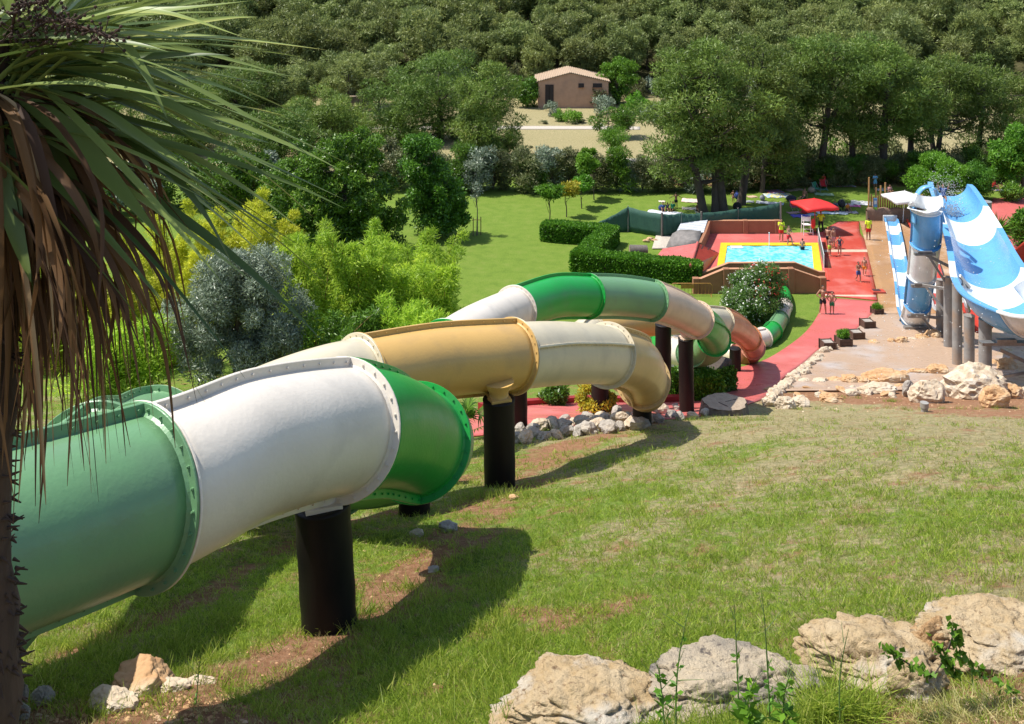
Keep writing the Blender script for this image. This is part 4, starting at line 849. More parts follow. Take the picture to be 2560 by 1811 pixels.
pine('pine at the right edge of the photo above the bright tree', 2560, 400, [(2560, 240, 70, 60), (2580, 320, 80, 80)], n=12000, K=60, seed=13, r=.3)
# --- pines on the dry field to the left
pine('wide round-topped pine standing on the dry field left of the hut', 1100, 352, [(1100, 200, 100, 78), (1000, 250, 95, 75), (1060, 310, 110, 70), (975, 335, 75, 62), (1150, 300, 60, 60)], n=46000, K=230, seed=14, r=.42, group='pines on the dry field', cr=1.3)
pine('dark narrow pine touching the right side of the round-topped pine', 1190, 398, [(1215, 235, 72, 70), (1225, 320, 82, 65), (1235, 372, 90, 26)], n=26000, K=130, seed=15, r=.32, group='pines on the dry field')
pine('low pine left of the round-topped pine', 840, 372, [(820, 280, 100, 58), (880, 320, 75, 60), (760, 310, 80, 60)], n=26000, K=130, seed=16, r=.3, group='pines on the dry field')
pine('yellowish pine behind the palm leaf tips', 610, 330, [(600, 210, 90, 52), (560, 260, 95, 60), (660, 275, 65, 62)], n=26000, K=130, seed=17, r=.3, group='pines on the dry field')
pine('dark pine behind the middle of the palm crown', 460, 380, [(450, 290, 120, 75), (390, 340, 120, 60), (520, 340, 80, 50)], n=24000, K=120, seed=18, r=.3, group='pines on the dry field')
pine('dark pine behind the left palm leaves', 240, 380, [(230, 290, 130, 80), (100, 300, 130, 90)], n=22000, K=110, seed=19, r=.3, group='pines on the dry field')
pine('bushy pine between palm tips and field path', 700, 410, [(700, 335, 95, 58), (640, 370, 90, 52), (770, 370, 70, 40)], n=22000, K=110, seed=20, r=.25, group='pines on the dry field')
tree('pine_sapling', 'small yellow-green pine sapling on the dry field', 'pine tree', G(1532, 408), [((.1, 0, 2.6), (1.5, 1.4, 1.2), 1)], 28, .55, 4500, .3, .06, 'leaf_bright', stem_r=.1, stem_top=2.6, seed=21)
tree('bush', 'loose green bush-tree beside the field path', 'bush', G(1520, 345), [((0, 0, 1.8), (2.4, 2, 1.6), 1), ((2.2, 0, 2.4), (1.6, 1.6, 1.3), 1)], 40, .7, 6000, .3, .1, 'leaf_dark', stem_r=.1, seed=22)
# --- hillside pines
HV = []
for i in range(6):
    r = np.random.default_rng(50 + i); sh = [((0, 0, 5.2), (2.6, 2.6, 2.2), 3), ((r.normal() * 1.2, r.normal(), 3.6), (2.5, 2.3, 1.8), 2), ((r.normal() * 1.5, r.normal(), 6.2), (1.6, 1.6, 1.3), 1)]
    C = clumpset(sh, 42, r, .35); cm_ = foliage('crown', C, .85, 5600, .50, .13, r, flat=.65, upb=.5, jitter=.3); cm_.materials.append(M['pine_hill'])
    mb = MB(); mb.tube([(0, 0, -1), (.1, 0, 2), (.2 * r.normal(), 0, 5.6)], [.2, .16, .06], 6); limbs(mb, ((0, 0, 1.5), (0, 0, 5)), C, 6, .06, r); tm = mb.build('trunk', M['bark']); HV.append((cm_, tm.data)); bpy.data.objects.remove(tm)
cand = []
r = np.random.default_rng(99); y = 149.0
while y < 214:
    x = -y * .56 + r.random() * 4
    while x < y * .56:
        xx, yy = x + r.uniform(-1.6, 1.6), y + r.uniform(-1.8, 1.8)
        if not (y < 152 and r.random() < .25): cand.append((yy, xx))
        x += r.uniform(4.6, 6.6)
    y += 4.9
cand.sort()
def where(u):
    for lim, nm in ((150, 'above the palm crown at the far left'), (450, 'above the palm leaves'), (800, 'above the pale palm leaf tips'), (1080, 'above the round-topped field pine'), (1330, 'just left of and above the hut'), (1530, 'directly above the hut'), (1800, 'above the multi-trunk pine'), (2080, 'above the red parasol'), (2330, 'above the pole fence')):
        if u < lim: return nm
    return 'above the blue and white slides'
def hill_label(x, y):
    return 'hillside pine %s, %s' % (where(1280 + x / y * F), 'lowest row' if y < 155 else 'lower rows' if y < 168 else 'middle rows' if y < 184 else 'uppermost rows')
stuffV, stuffF, stuffT = [], [], []; nv = 0
for i, (yy, xx) in enumerate(cand):
    cm_, tm_ = HV[r.integers(0, 6)]; sc = r.uniform(.85, 1.35) * (1.1 if yy > 165 else 1.0); rz = r.uniform(0, 6.28); sz = r.uniform(.85, 1.2)
    if i < 296:
        root = thing('hillside_pine', hill_label(xx, yy), 'pine tree', (xx, yy, gz(xx, yy)), rz, 'pines covering the hillside'); root.scale = (sc, sc, sc * sz)
        for nm, dt in (('crown', cm_), ('trunk', tm_)):
            c = bpy.data.objects.new(nm, dt); COL.objects.link(c); c.parent = root
    else:
        n = len(cm_.vertices); co_ = np.empty(n * 3, np.float32); cm_.vertices.foreach_get('co', co_); co_ = co_.reshape(-1, 4, 3)[::2] * np.array([sc, sc, sc * sz])
        ti = np.empty(n, np.float32); cm_.attributes['tint'].data.foreach_get('value', ti); ti = ti.reshape(-1, 4)[::2] * .9 + r.uniform(-.1, .1)
        cs, sn = math.cos(rz), math.sin(rz); X_ = co_[..., 0] * cs - co_[..., 1] * sn + xx; Y_ = co_[..., 0] * sn + co_[..., 1] * cs + yy
        mid = (np.stack([X_, Y_, co_[..., 2] + gz(xx, yy)], -1)); stuffV.append(mid.reshape(-1, 3)); stuffT.append(np.clip(ti.reshape(-1), 0, 1))
if stuffV:
    V = np.concatenate(stuffV); Fq = np.arange(len(V)).reshape(-1, 4)
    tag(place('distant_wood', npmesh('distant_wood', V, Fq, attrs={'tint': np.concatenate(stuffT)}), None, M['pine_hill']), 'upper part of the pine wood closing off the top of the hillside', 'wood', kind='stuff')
# scrub at the foot of the hill and round the hut
sc_ = []
for i in range(5):
    r = np.random.default_rng(150 + i); C = clumpset([((0, 0, .8), (1.3, 1.2, .8), 1)], 16, r, .3); m_ = foliage('scrub', C, .5, 1500, .28, .10, r); sc_.append(m_)
def bush(u, v, wpx, label, lm, h=1.0, group=None, k=0, b=None, cat='bush'):
    b = b or G(u, v); s = wpx / F * b.y / 2.9; o = place('bush', sc_[k % 5].copy(), None, M[lm]); o.data.materials.clear(); o.data.materials.append(M[lm]); o.location = b; o.scale = (s, s, s * h); o.rotation_euler = (0, 0, k * 1.7); return tag(o, label, cat, group)
for i, (u, v, w_, lm, lb) in enumerate(((1330, 268, 55, 'leaf_dark', 'dark green bush leaning on the left corner of the hut'), (1378, 280, 30, 'olive', 'blue-green shrub left of the hut door'), (1385, 292, 24, 'olive', 'small blue-green shrub below the hut door'), (1398, 303, 34, 'leaf_bright', 'low light green shrub on the bank below the door'),
                                       (1436, 308, 46, 'leaf_bright', 'low light green shrub on the bank below the hut wall'), (1482, 268, 60, 'scrub', 'reddish bush in front of the hut windows'), (1511, 288, 55, 'olive', 'round blue-green shrub below the hut corner'), (1560, 262, 60, 'leaf_dark', 'dark bush right of the hut'), (1590, 285, 60, 'leaf_bright', 'spreading light green bush right of the hut'), (1630, 300, 60, 'olive', 'grey-green bush beside the big pine, above the field'))):
    bush(u, v, w_ * 1.2, lb, lm, 1.2, k=i)
tree('tree', 'leafy green tree rising behind the right corner of the hut', 'tree', G(1540, 262), [((0, 0, 3.6), (2.6, 2.2, 2.0), 1), ((1, 0, 5), (1.8, 1.6, 1.2), .6)], 36, .8, 6000, .35, .16, 'leaf_bright', stem_r=.14, seed=31)
tree('tree', 'dark leafy tree against the left wall of the hut', 'tree', G(1318, 268), [((0, 0, 2.6), (2.0, 1.8, 1.8), 1)], 30, .7, 4500, .3, .14, 'leaf_dark', stem_r=.12, seed=32)
for i in range(26):
    u = -150 + i * 44 + r.uniform(-15, 15); v = r.uniform(262, 335) if u < 760 else r.uniform(255, 285); b = G(u, v)
    if 1000 < u < 1100: continue
    cm_, tm_ = HV[i % 6]; root = thing('small_pine', 'olive green pine scattered along the edge of the dry field at the left', 'pine tree', b, r.uniform(0, 6), 'pines scattered along the field edge'); s_ = r.uniform(.8, 1.05); root.scale = (s_, s_, s_)
    for nm, dt in (('crown', cm_), ('trunk', tm_)):
        c = bpy.data.objects.new(nm, dt); COL.objects.link(c); c.parent = root
for i in range(46):
    u = -200 + i * 64 + random.uniform(-20, 20); 
    if 1340 < u < 1540: continue
    bush(u, 244 + random.uniform(-5, 12), random.uniform(55, 95), 'olive green scrub at the foot of the wooded hillside', ('scrub', 'olive', 'leaf_dark', 'scrub')[i % 4], 1.4, 'scrub along the foot of the hill', k=i)
for i in range(30):
    u = 1680 + i * 31 + random.uniform(-10, 10); bush(u, 432 + random.uniform(-14, 8), random.uniform(70, 110), 'olive green scrub behind the row of pine trunks', ('scrub', 'leaf_dark', 'scrub')[i % 3], 1.3, 'scrub behind the pine trunks', k=i)
for i in range(30):
    u = 930 + random.random() * 680; v = random.choice((random.uniform(292, 312), random.uniform(345, 392)))
    if 1000 < u < 1200: continue
    bush(u, v, random.uniform(12, 28), 'tiny dry tuft on the dry field', 'scrub', .6, 'dry tufts on the field', k=i, cat='tuft')
# --- hedgerow beyond the lawn
hv = []
for i in range(5):
    r = np.random.default_rng(180 + i); sh = [((r.normal() * .5, 0, 1.5), (1.5, 1.2, 1.5), 2), ((r.normal() * .6, 0, 2.7), (1.1, 1.0, .9), 1)]
    C = clumpset(sh, 34, r, .3); m_ = foliage('foliage', C, .55, 5200, .34, .07, r, flat=1.0, upb=.9); mb = MB(); limbs(mb, ((0, 0, 0), (0, 0, .6)), C, 16, .04, r, 0); t_ = mb.build('stems', M['bark']); hv.append((m_, t_.data)); bpy.data.objects.remove(t_)
for i in range(40):
    u = 1120 + i * 37.5 + random.uniform(-8, 8); b = at0(u, 478 - max(0, u - 1700) * .035 + random.uniform(-3, 3)); root = thing('shrub', 'grey-green hedgerow shrub beyond the lawn, ' + ('left of the young trees' if u < 1360 else 'behind the young trees' if u < 1520 else 'left of the pine trunks' if u < 1740 else 'behind the pine trunks' if u < 1960 else 'behind the red parasol' if u < 2130 else 'behind the pole fence' if u < 2290 else 'behind the blue slide'), 'shrub', b, random.uniform(0, 6), 'shrubs of the hedgerow beyond the lawn'); s_ = random.uniform(.85, 1.2); root.scale = (s_, s_, s_ * (.95 if u < 1700 else .75))
    lm = ('scrub', 'olive', 'scrub', 'leaf_dark', 'scrub')[(i * 3) % 5] if u < 1900 else ('scrub', 'leaf_dark')[i % 2]
    for nm, dt, mm in (('foliage', hv[i % 5][0], M[lm]), ('stems', hv[i % 5][1], None)):
        if mm: dt = dt.copy(); dt.materials.clear(); dt.materials.append(mm)
        c = bpy.data.objects.new(nm, dt); COL.objects.link(c); c.parent = root
# back-left shrubs behind the palm
for i, (u, v, h) in enumerate(((180, 560, 4.4), (300, 540, 4.2), (420, 520, 4.6), (540, 515, 4.2), (640, 505, 4.4), (60, 570, 4.4), (-60, 575, 4.4), (960, 470, 4.4), (1050, 475, 4.0))):
    b = at0(u, v); tree('shrub', 'dark leafy shrub in the belt behind the palm leaves' if i < 7 else ('grey scrubby shrub left of the dark upright tree' if i == 7 else 'grey scrubby shrub behind the dark upright tree'), 'shrub', b, [((0, 0, h * .5), (3.2, 2.2, h * .5), 1)], 50, .8, 8000, .32, .12, ('leaf_dark', 'olive', 'leaf_dark')[i % 3] if i < 7 else 'scrub', stem_r=.1, seed=60 + i, group='shrubs behind the palm leaves' if i < 7 else None)
# --- trees left of centre
def leafy(label, bu, bv, shells, Y=None, n=26000, K=130, lm='leaf_dark', seed=1, cr=.62, L=.26, W=.13, stem=.16, name='tree', cat='tree', up=.3, flat=.8, stems=None, nl=12, lo=.3):
    b = at0(bu, bv) if Y is None else Vector(((bu - 1280) / F * Y, Y, gz((bu - 1280) / F * Y, Y)))
    return tree(name, label, cat, b, [pxshell(b, *s) for s in shells], K, cr, n, L, W, lm, stem_r=stem, seed=seed, up=up, flat=flat, stems=stems, nl=nl, lo=lo)
leafy('dense dark upright tree standing alone beside the lawn', 1080, 592, [(1070, 420, 62, 78), (1085, 500, 72, 80), (1050, 370, 40, 35), (1115, 540, 50, 40)], n=30000, K=140, seed=41, cr=.6)
leafy('wide dark green broadleaf tree behind the bamboo', 860, 640, [(850, 400, 120, 75), (760, 480, 125, 90), (910, 500, 105, 85), (850, 560, 140, 75), (950, 590, 80, 65)], n=60000, K=240, seed=42, cr=.65, stem=.2)
leafy('dark green bush left of the wide broadleaf tree', 640, 560, [(620, 440, 80, 50), (560, 480, 60, 50)], n=14000, K=70, seed=43)
def sapling(label, bu, bv, cu, cvv, ru, rv, lm, seed, n=2600):
    leafy(label, bu, bv, [(cu, cvv, ru, rv)], n=n, K=16, lm=lm, seed=seed, cr=.38, L=.28, W=.12, stem=.05, name='sapling', nl=8)
sapling('slim young tree with a flat green crown, nearest of four on the lawn', 1374, 557, 1374, 480, 30, 16, 'leaf_bright', 44)
sapling('young tree with a yellow crown on the lawn', 1416, 543, 1420, 474, 24, 14, 'yellow_leaf', 45, 1800)
sapling('young tree with a flat green crown just right of the yellow one', 1454, 522, 1462, 460, 27, 12, 'leaf_bright', 46)
sapling('taller bushy green young tree, farthest of four on the lawn', 1485, 500, 1470, 408, 30, 32, 'leaf_bright', 47, 4500)
leafy('pale grey-green olive at the left end of the hedgerow', 1180, 484, [(1190, 430, 36, 34)], n=6000, K=30, lm='olive', seed=48, L=.24, W=.07, stem=.1)
b = at0(1192, 589); sk = thing('staked_sapling', 'bare staked sapling with orange ties on the lawn', 'young tree', b)
mb = MB(); mb.tube([(0, 0, 0), (.05, 0, 2), (-.1, 0, 3.6)], [.05, .035, .02], 8); rr = random.Random(5)
for i in range(16):
    z = 2.2 + i * .1; a = rr.uniform(0, 6.28); mb.tube([(-.05, 0, z), (-.05 + math.cos(a) * .25, math.sin(a) * .25, z + .45), (-.05 + math.cos(a) * .35, math.sin(a) * .35, z + .8)], [.018, .01, .004], 5, False)
mb.build('trunk', M['bark_grey'], sk)
for x in (-.28, .05, .32): mb = MB(); mb.tube([(x, .2 * (x > 0) - .1, -.1), (x, .2 * (x > 0) - .1, 1.45)], .035, 8); mb.build('stake', M['wood'], sk)
mb = MB(); mb.box((0, -.05, 1.25), (.66, .02, .05)); mb.build('tie', M['tube_orange'], sk)
r = np.random.default_rng(4); place('crown', foliage('crown', np.array([(-.2, 0, 3.0), (.1, 0, 3.5), (0, 0, 3.9)]), .4, 240, .2, .07, r), sk, M['olive'])
# --- bamboo thickets
def bamboo(label, bu, Y, topv, wpx, lm, seed, n=16000, plumes=11):
    b = Vector(((bu - 1280) / F * Y, Y, gz((bu - 1280) / F * Y, Y))); r = np.random.default_rng(seed); hgt = H - (topv - VH) / F * Y - b.z; wd = wpx / F * Y / 2
    root = thing('bamboo_clump', label, 'bamboo', b, 0, None); C, cr = [], []; mb = MB()
    for p in range(plumes):
        bx, by = r.uniform(-.6, .6) * wd, r.uniform(-.8, .8) * wd * .8; hx, hy = bx + r.normal() * wd * .35, by + r.normal() * wd * .3; hh = hgt * r.uniform(.62, 1.0)
        pts = [Vector((bx + (hx - bx) * t_ * t_, by + (hy - by) * t_ * t_, hh * t_)) for t_ in (0, .25, .5, .75, 1)]; mb.tube(pts, [.035, .03, .025, .018, .008], 6, False)
        for t_ in np.linspace(.12, .97, 9):
            q = Vector((bx + (hx - bx) * t_ * t_, by + (hy - by) * t_ * t_, hh * t_)); w_ = (.62 - .45 * t_) * min(wd, 1.6); C.append((q.x + r.normal() * w_ * .5, q.y + r.normal() * w_ * .5, q.z)); cr.append(w_ * .9 + .12)
    mb.build('culms', M['bamboo'], root); place('foliage', foliage('foliage', np.array(C), np.array(cr), n, .30, .055, r, flat=1.0, upb=.55, rad=.35, jitter=.7), root, M[lm])
for i, (lab, u, Y, tv, w_, lm, n) in enumerate([
    ('bright green bamboo clump at the right end of the thicket', 1090, 52, 690, 200, 'bamboo_leaf', 20000), ('bright bamboo clump with feathery tips below the dark upright tree', 990, 55, 640, 190, 'bamboo_leaf', 20000), ('light green bamboo clump in the middle of the thicket', 890, 52, 600, 200, 'bamboo_leaf', 20000),
    ('bamboo clump just right of the olive', 800, 50, 640, 180, 'bamboo_leaf', 18000), ('tall yellow-green bamboo clump behind the olive', 700, 60, 560, 200, 'bamboo_leaf2', 18000), ('yellow bamboo clump up against the palm leaves', 560, 60, 510, 230, 'bamboo_leaf2', 20000), ('yellow-green bamboo clump half covered by brown palm leaves', 430, 58, 560, 220, 'bamboo_leaf2', 18000),
    ('yellow bamboo clump left of the olive', 370, 50, 690, 200, 'bamboo_leaf2', 16000), ('yellow-green bamboo clump behind the brown skirt of the palm', 250, 52, 640, 240, 'bamboo_leaf2', 18000), ('bamboo clump nearest the palm trunk', 110, 50, 680, 240, 'bamboo_leaf2', 16000), ('low bamboo clump at the foot of the thicket left', 300, 42, 830, 200, 'bamboo_leaf', 12000),
    ('low bamboo clump in front of the thicket, right of the olive', 1040, 46, 790, 210, 'bamboo_leaf', 14000), ('bamboo clump at the left edge behind the trunk', -40, 50, 640, 240, 'bamboo_leaf2', 12000), ('bamboo clump at the foot of the wide dark tree, left part', 800, 58, 610, 200, 'bamboo_leaf', 15000), ('bamboo clump at the foot of the wide dark tree, right part', 930, 59, 620, 200, 'bamboo_leaf', 15000), ('bamboo clump at the foot of the dark upright tree', 1060, 60, 640, 170, 'bamboo_leaf', 14000), ('low green clump behind the yellow tube', 880, 46, 800, 200, 'leaf_dark', 12000)]):
    bamboo(lab, u, Y, tv - 35, w_ * 1.25, lm, 300 + i, int(n * 1.25))
leafy('silvery grey-green olive tree in front of the bamboo', 590, 0, [(590, 715, 105, 90), (500, 800, 105, 85), (670, 820, 105, 85), (590, 880, 140, 50), (665, 690, 65, 50)], Y=45, n=70000, K=190, lm='olive', seed=49, cr=.5, L=.20, W=.045, stem=.14, name='olive_tree', cat='olive tree', up=.6, flat=1.0)
# --- clipped hedge
def clipped(name, label, pts, wdt, hgt, lm='hedge', n=26000, ground=True, seed=5, L=.13, W=.08):
    r = np.random.default_rng(seed); root = thing(name, label, 'hedge', pts[0]); o = root.location; core = MB(); pos, nor = [], []
    P_ = [Vector(p) for p in pts]; seg = [(a, b) for a, b in zip(P_[:-1], P_[1:])]; Ls = [(b - a).length for a, b in seg]; tot = sum(Ls)
    for (a, b), Ln in zip(seg, Ls):
        d = (b - a).normalized(); s = Vector((-d.y, d.x, 0)).normalized(); m_ = (a + b) / 2; core.box(m_ - o + Vector((0, 0, hgt * .5)), (Ln + wdt * .7, wdt * .78, hgt * .82), rz=math.atan2(d.y, d.x))
        k = int(n * Ln / tot); t_ = r.uniform(-wdt * .45 / Ln, 1 + wdt * .45 / Ln, k); f = r.random(k); e = r.uniform(-.5, .5, k); h = r.random(k)
        for i in range(k):
            wob = .05 * math.sin(t_[i] * Ln * 2.1) + r.normal() * .035
            if f[i] < .42: q = s * e[i] * wdt + Vector((0, 0, hgt + wob)); nn = Vector((0, 0, 1))
            elif f[i] < .68: q = -s * (wdt / 2 + wob) + Vector((0, 0, h[i] * hgt)); nn = -s
            elif f[i] < .92: q = s * (wdt / 2 + wob) + Vector((0, 0, h[i] * hgt)); nn = s
            else:
                sg = 1 if r.random() > .5 else -1; t_[i] = (1 + wdt * .5 / Ln) if sg > 0 else -wdt * .5 / Ln; q = s * e[i] * wdt + Vector((0, 0, h[i] * hgt)); nn = d * sg
            pos.append(a.lerp(b, 1) * 0 + a + d * (t_[i] * Ln) + q - o); nor.append(nn)
    pos = np.array(pos); nor = np.array(nor); tint = np.clip(r.random(len(pos)), 0, 1)
    core.build('dark_core', M['bark'], root); place('foliage', leaves('foliage', pos, nor + r.normal(size=nor.shape) * .9, L * r.uniform(.7, 1.3, len(pos)), W, tint, r=r), root, M[lm])  # solid dark box added inside the leaves so the hedge is not see-through
    return root
clipped('hedge', 'long clipped bright green hedge zigzagging across the lawn', [at0(1378, 600), at0(1520, 612), at0(1458, 676), at0(1725, 705)], 1.35, 1.3, n=52000, L=.17, W=.11)
hb = [G(1690, 992), G(1795, 980)]
clipped('hedge', 'low dark clipped hedge beside the red path, behind the tall black post', [G(1700, 1000), G(1800, 978)], 1.0, 1.05, n=14000, seed=6, lm='leaf_dark')
clipped('hedge', 'brighter clipped shrub in front of the low dark hedge', [G(1722, 1002), G(1772, 1000)], .9, .95, n=9000, seed=7, lm='hedge')
# --- oleander
r = np.random.default_rng(77); b = at0(1885, 812); ol = thing('oleander', 'big round oleander covered in white and red flowers before the brown pool wall', 'oleander', b)
sh = [pxshell(b, *s) for s in ((1880, 745, 66, 58), (1905, 700, 50, 42), (1850, 775, 44, 34), (1930, 745, 30, 40))]; C = clumpset(sh, 110, r, .35)
place('foliage', foliage('foliage', C, .42, 30000, .24, .045, r, flat=1.0, upb=.8), ol, M['oleander'])
mb = MB(); limbs(mb, ((0, 0, -.1), (0, 0, .5)), C, 22, .04, r, 0); mb.build('stems', M['bark'], ol)
W_ = [s for s in sh]; Cw = C[(C[:, 0] < .6)]; Cr = C[(C[:, 0] > -.1)]
place('white_flowers', foliage('white_flowers', Cw, .52, 1700, .11, .10, r, rad=.85, flat=1.0, jitter=.8), ol, M['flower_white']); place('red_flowers', foliage('red_flowers', Cr[r.choice(len(Cr), 34)], .45, 800, .13, .12, r, rad=.8, flat=1.0, jitter=.8), ol, M['flower_red'])
tree('shrub', 'small yellow shrub behind the low dry wall', 'shrub', G(1488, 1050), [((0, 0, .45), (.62, .5, .38), 1)], 26, .2, 5200, .14, .05, 'yellow_leaf', stem_r=.02, seed=78, cr_=None) if False else None
tree('shrub', 'small bright yellow shrub behind the low dry wall', 'shrub', G(1488, 1040), [((0, 0, .55), (.66, .5, .48), 1)], 26, .19, 5200, .15, .05, 'yellow_leaf', stem_r=.02, seed=78)
tree('shrub', 'dark low shrub under the coiled beige tube', 'shrub', G(1385, 1015), [((0, 0, .4), (.6, .5, .4), 1)], 20, .2, 3000, .14, .07, 'leaf_dark', stem_r=.02, seed=79)
# --- right side trees and bushes
leafy('loose light green bush behind the top of the drop slide', 2350, 496, [(2352, 432, 62, 42), (2300, 450, 30, 25)], n=18000, K=80, lm='leaf_bright', seed=81, L=.24, W=.08, stem=.08, name='bush', cat='bush')
leafy('dense round dark green bush right of the loose one', 2442, 500, [(2442, 452, 34, 40)], n=12000, K=50, lm='hedge', seed=82, L=.18, W=.07, stem=.08, name='bush', cat='bush')
leafy('bright green broadleaf tree at the right edge beyond the red paving', 2556, 486, [(2520, 400, 60, 45), (2580, 370, 60, 50), (2540, 350, 40, 30)], n=16000, K=80, lm='leaf_bright', seed=83, L=.32, W=.15, stem=.16)
leafy('small dark ball shaped shrub under the bright tree', 2532, 506, [(2532, 480, 20, 17)], n=4000, K=20, lm='leaf_dark', seed=84, L=.2, W=.1, stem=.05, name='shrub', cat='shrub')
leafy('green bush cut by the right edge beside the red paving', 2566, 620, [(2575, 575, 38, 45)], n=9000, K=40, lm='hedge', seed=85, L=.24, W=.12, stem=.08, name='bush', cat='bush')
def rosette(label, u, v, h, nl, Ls, seed, name='yucca', Y=None, lm='leaf_dark', W=.06):
    b = at0(u, v) if Y is None else Vector(((u - 1280) / F * Y, Y, gz((u - 1280) / F * Y, Y))); r = np.random.default_rng(seed); root = thing(name, label, name.replace('_', ' '), b)
    mb = MB(); mb.tube([(0, 0, -.1), (0, 0, h)], [.16, .1], 9); mb.build('trunk', M['bark'], root); d = unit(r.normal(size=(nl, 3)) + np.array([0, 0, .35])); place('crown', leaves('crown', np.tile([0, 0, h], (nl, 1)) + d * .05, d, Ls * r.uniform(.75, 1.1, nl), W, r.random(nl), r=r), root, M[lm]); return root
rosette('dark spiky yucca beside the red paving, right of the grey pole', 2492, 640, 1.9, 320, 1.35, 90, W=.09); rosette('low spiky yucca under the taller one', 2512, 690, .5, 160, 1.0, 91, W=.08)
# fan palm behind the yellow tube post
b = G(1150, 1100); fpm = thing('fan_palm', 'small fan palm between the green tube and the yellow tube post', 'palm', b); V, Fc, tt = [], [], []; r = np.random.default_rng(5)
for i in range(11):
    a = r.uniform(0, 6.28); el = r.uniform(.2, 1.3); st_ = Vector((math.cos(a) * math.cos(el), math.sin(a) * math.cos(el), math.sin(el))); c = st_ * r.uniform(.6, .95) + Vector((0, 0, .1)); s = st_.cross(Vector((0, 0, 1))).normalized()
    for k in range(17):
        an = R(-100 + 200 * k / 16); d = st_ * math.cos(an) + s * math.sin(an); n_ = d.cross(st_.cross(s)).normalized(); L_ = .62 * (1 - .2 * abs(an) / 1.8); i0 = len(V)
        V += [c, c + d * L_ * .5 + n_ * .028, c + d * L_ + Vector((0, 0, -.12)), c + d * L_ * .5 - n_ * .028]; Fc.append((i0, i0 + 1, i0 + 2, i0 + 3)); tt += [r.random()] * 4
place('fronds', npmesh('fronds', np.array([tuple(v) for v in V]), np.array(Fc), attrs={'tint': np.array(tt)}), fpm, M['leaf_dark']); mb = MB(); mb.tube([(0, 0, -.2), (0, 0, .35)], [.16, .12], 8); mb.build('trunk', M['bark'], fpm)
# ================================================================== HUT ON THE FIELD
hb_ = Vector(((1433 - 1280) / F * 137, 137, 0)); hb_.z = gz(hb_.x, 137)
hut = thing('hut', 'terracotta rendered hut with a shallow tiled gable roof and dark door below the wood', 'building', hb_)
def hp(u, v, y=0.0): q = P(u, v, 137) - hb_; return Vector((q.x, y, q.z))
L_, Rr, zb, ze, zr, D_h = hp(1346, 270).x, hp(1521, 270).x, -.4, hp(0, 205).z, hp(0, 184).z, 7.0
mb = MB(); xm = hp(1426, 0).x
q = [Vector((L_, 0, zb)), Vector((Rr, 0, zb)), Vector((Rr, 0, ze)), Vector((xm, 0, zr)), Vector((L_, 0, ze))]
mb.add(q + [p + Vector((0, D_h, 0)) for p in q], [(0, 1, 2, 3, 4), (9, 8, 7, 6, 5), (0, 4, 9, 5), (1, 6, 7, 2)]); mb.build('wall', M['building'], hut)
mb = MB()
for a, b in ((Vector((L_ - .35, 0, ze - .12)), Vector((xm, 0, zr))), (Vector((xm, 0, zr)), Vector((Rr + .3, 0, ze - .10)))):
    f0 = Vector((0, -.12, .03)); f1 = Vector((0, D_h + .3, .03)); u_ = Vector((0, 0, .10)); mb.add([a + f0, b + f0, b + f1, a + f1, a + f0 + u_, b + f0 + u_, b + f1 + u_, a + f1 + u_], [(0, 1, 2, 3)[::-1], (4, 5, 6, 7), (0, 1, 5, 4), (1, 2, 6, 5), (2, 3, 7, 6), (3, 0, 4, 7)])
    n = 20
    for i in range(n): c = a.lerp(b, (i + .5) / n); mb.tube([c + f0 + u_, c + f1 + u_], .09, 6)
mb.build('roof', M['roof_tile'], hut)
def inset(x0, x1, z0, z1, nm, mt, y=-.03):
    mb = MB(); mb.box(((x0 + x1) / 2, y, (z0 + z1) / 2), (x1 - x0, .08, z1 - z0)); return mb.build(nm, M[mt], hut)
dr = inset(hp(1363, 0).x, hp(1384, 0).x, hp(0, 269).z, hp(0, 212).z, 'door', 'door_dark'); mb = MB(); mb.box((hp(1373, 0).x, -.09, hp(0, 240).z), (.05, .04, 2.6)); mb.build('door_seam', M['black_plastic'], dr)
for u0, u1 in ((1446, 1460), (1482, 1505)):
    w_ = inset(hp(u0, 0).x, hp(u1, 0).x, hp(0, 219).z, hp(0, 209).z, 'window', 'door_dark'); mb = MB(); mb.box(((hp(u0, 0).x + hp(u1, 0).x) / 2, -.10, hp(0, 220).z), ((hp(u1, 0).x - hp(u0, 0).x) + .16, .16, .07)); mb.build('sill', M['wall_cap'], w_)
gw = thing('low_wall', 'low grey dry-stone wall at the back of the field, left of the round-topped pine', 'wall', G(880, 262)); mb = MB(); mb.box((0, 0, .5), (6, .5, 1.2)); mb.build('wall_face', M['rock_grey'], gw); mb = MB(); mb.box((0, 0, 1.12), (6.1, .6, .12)); mb.build('coping', M['rock_pale'], gw)

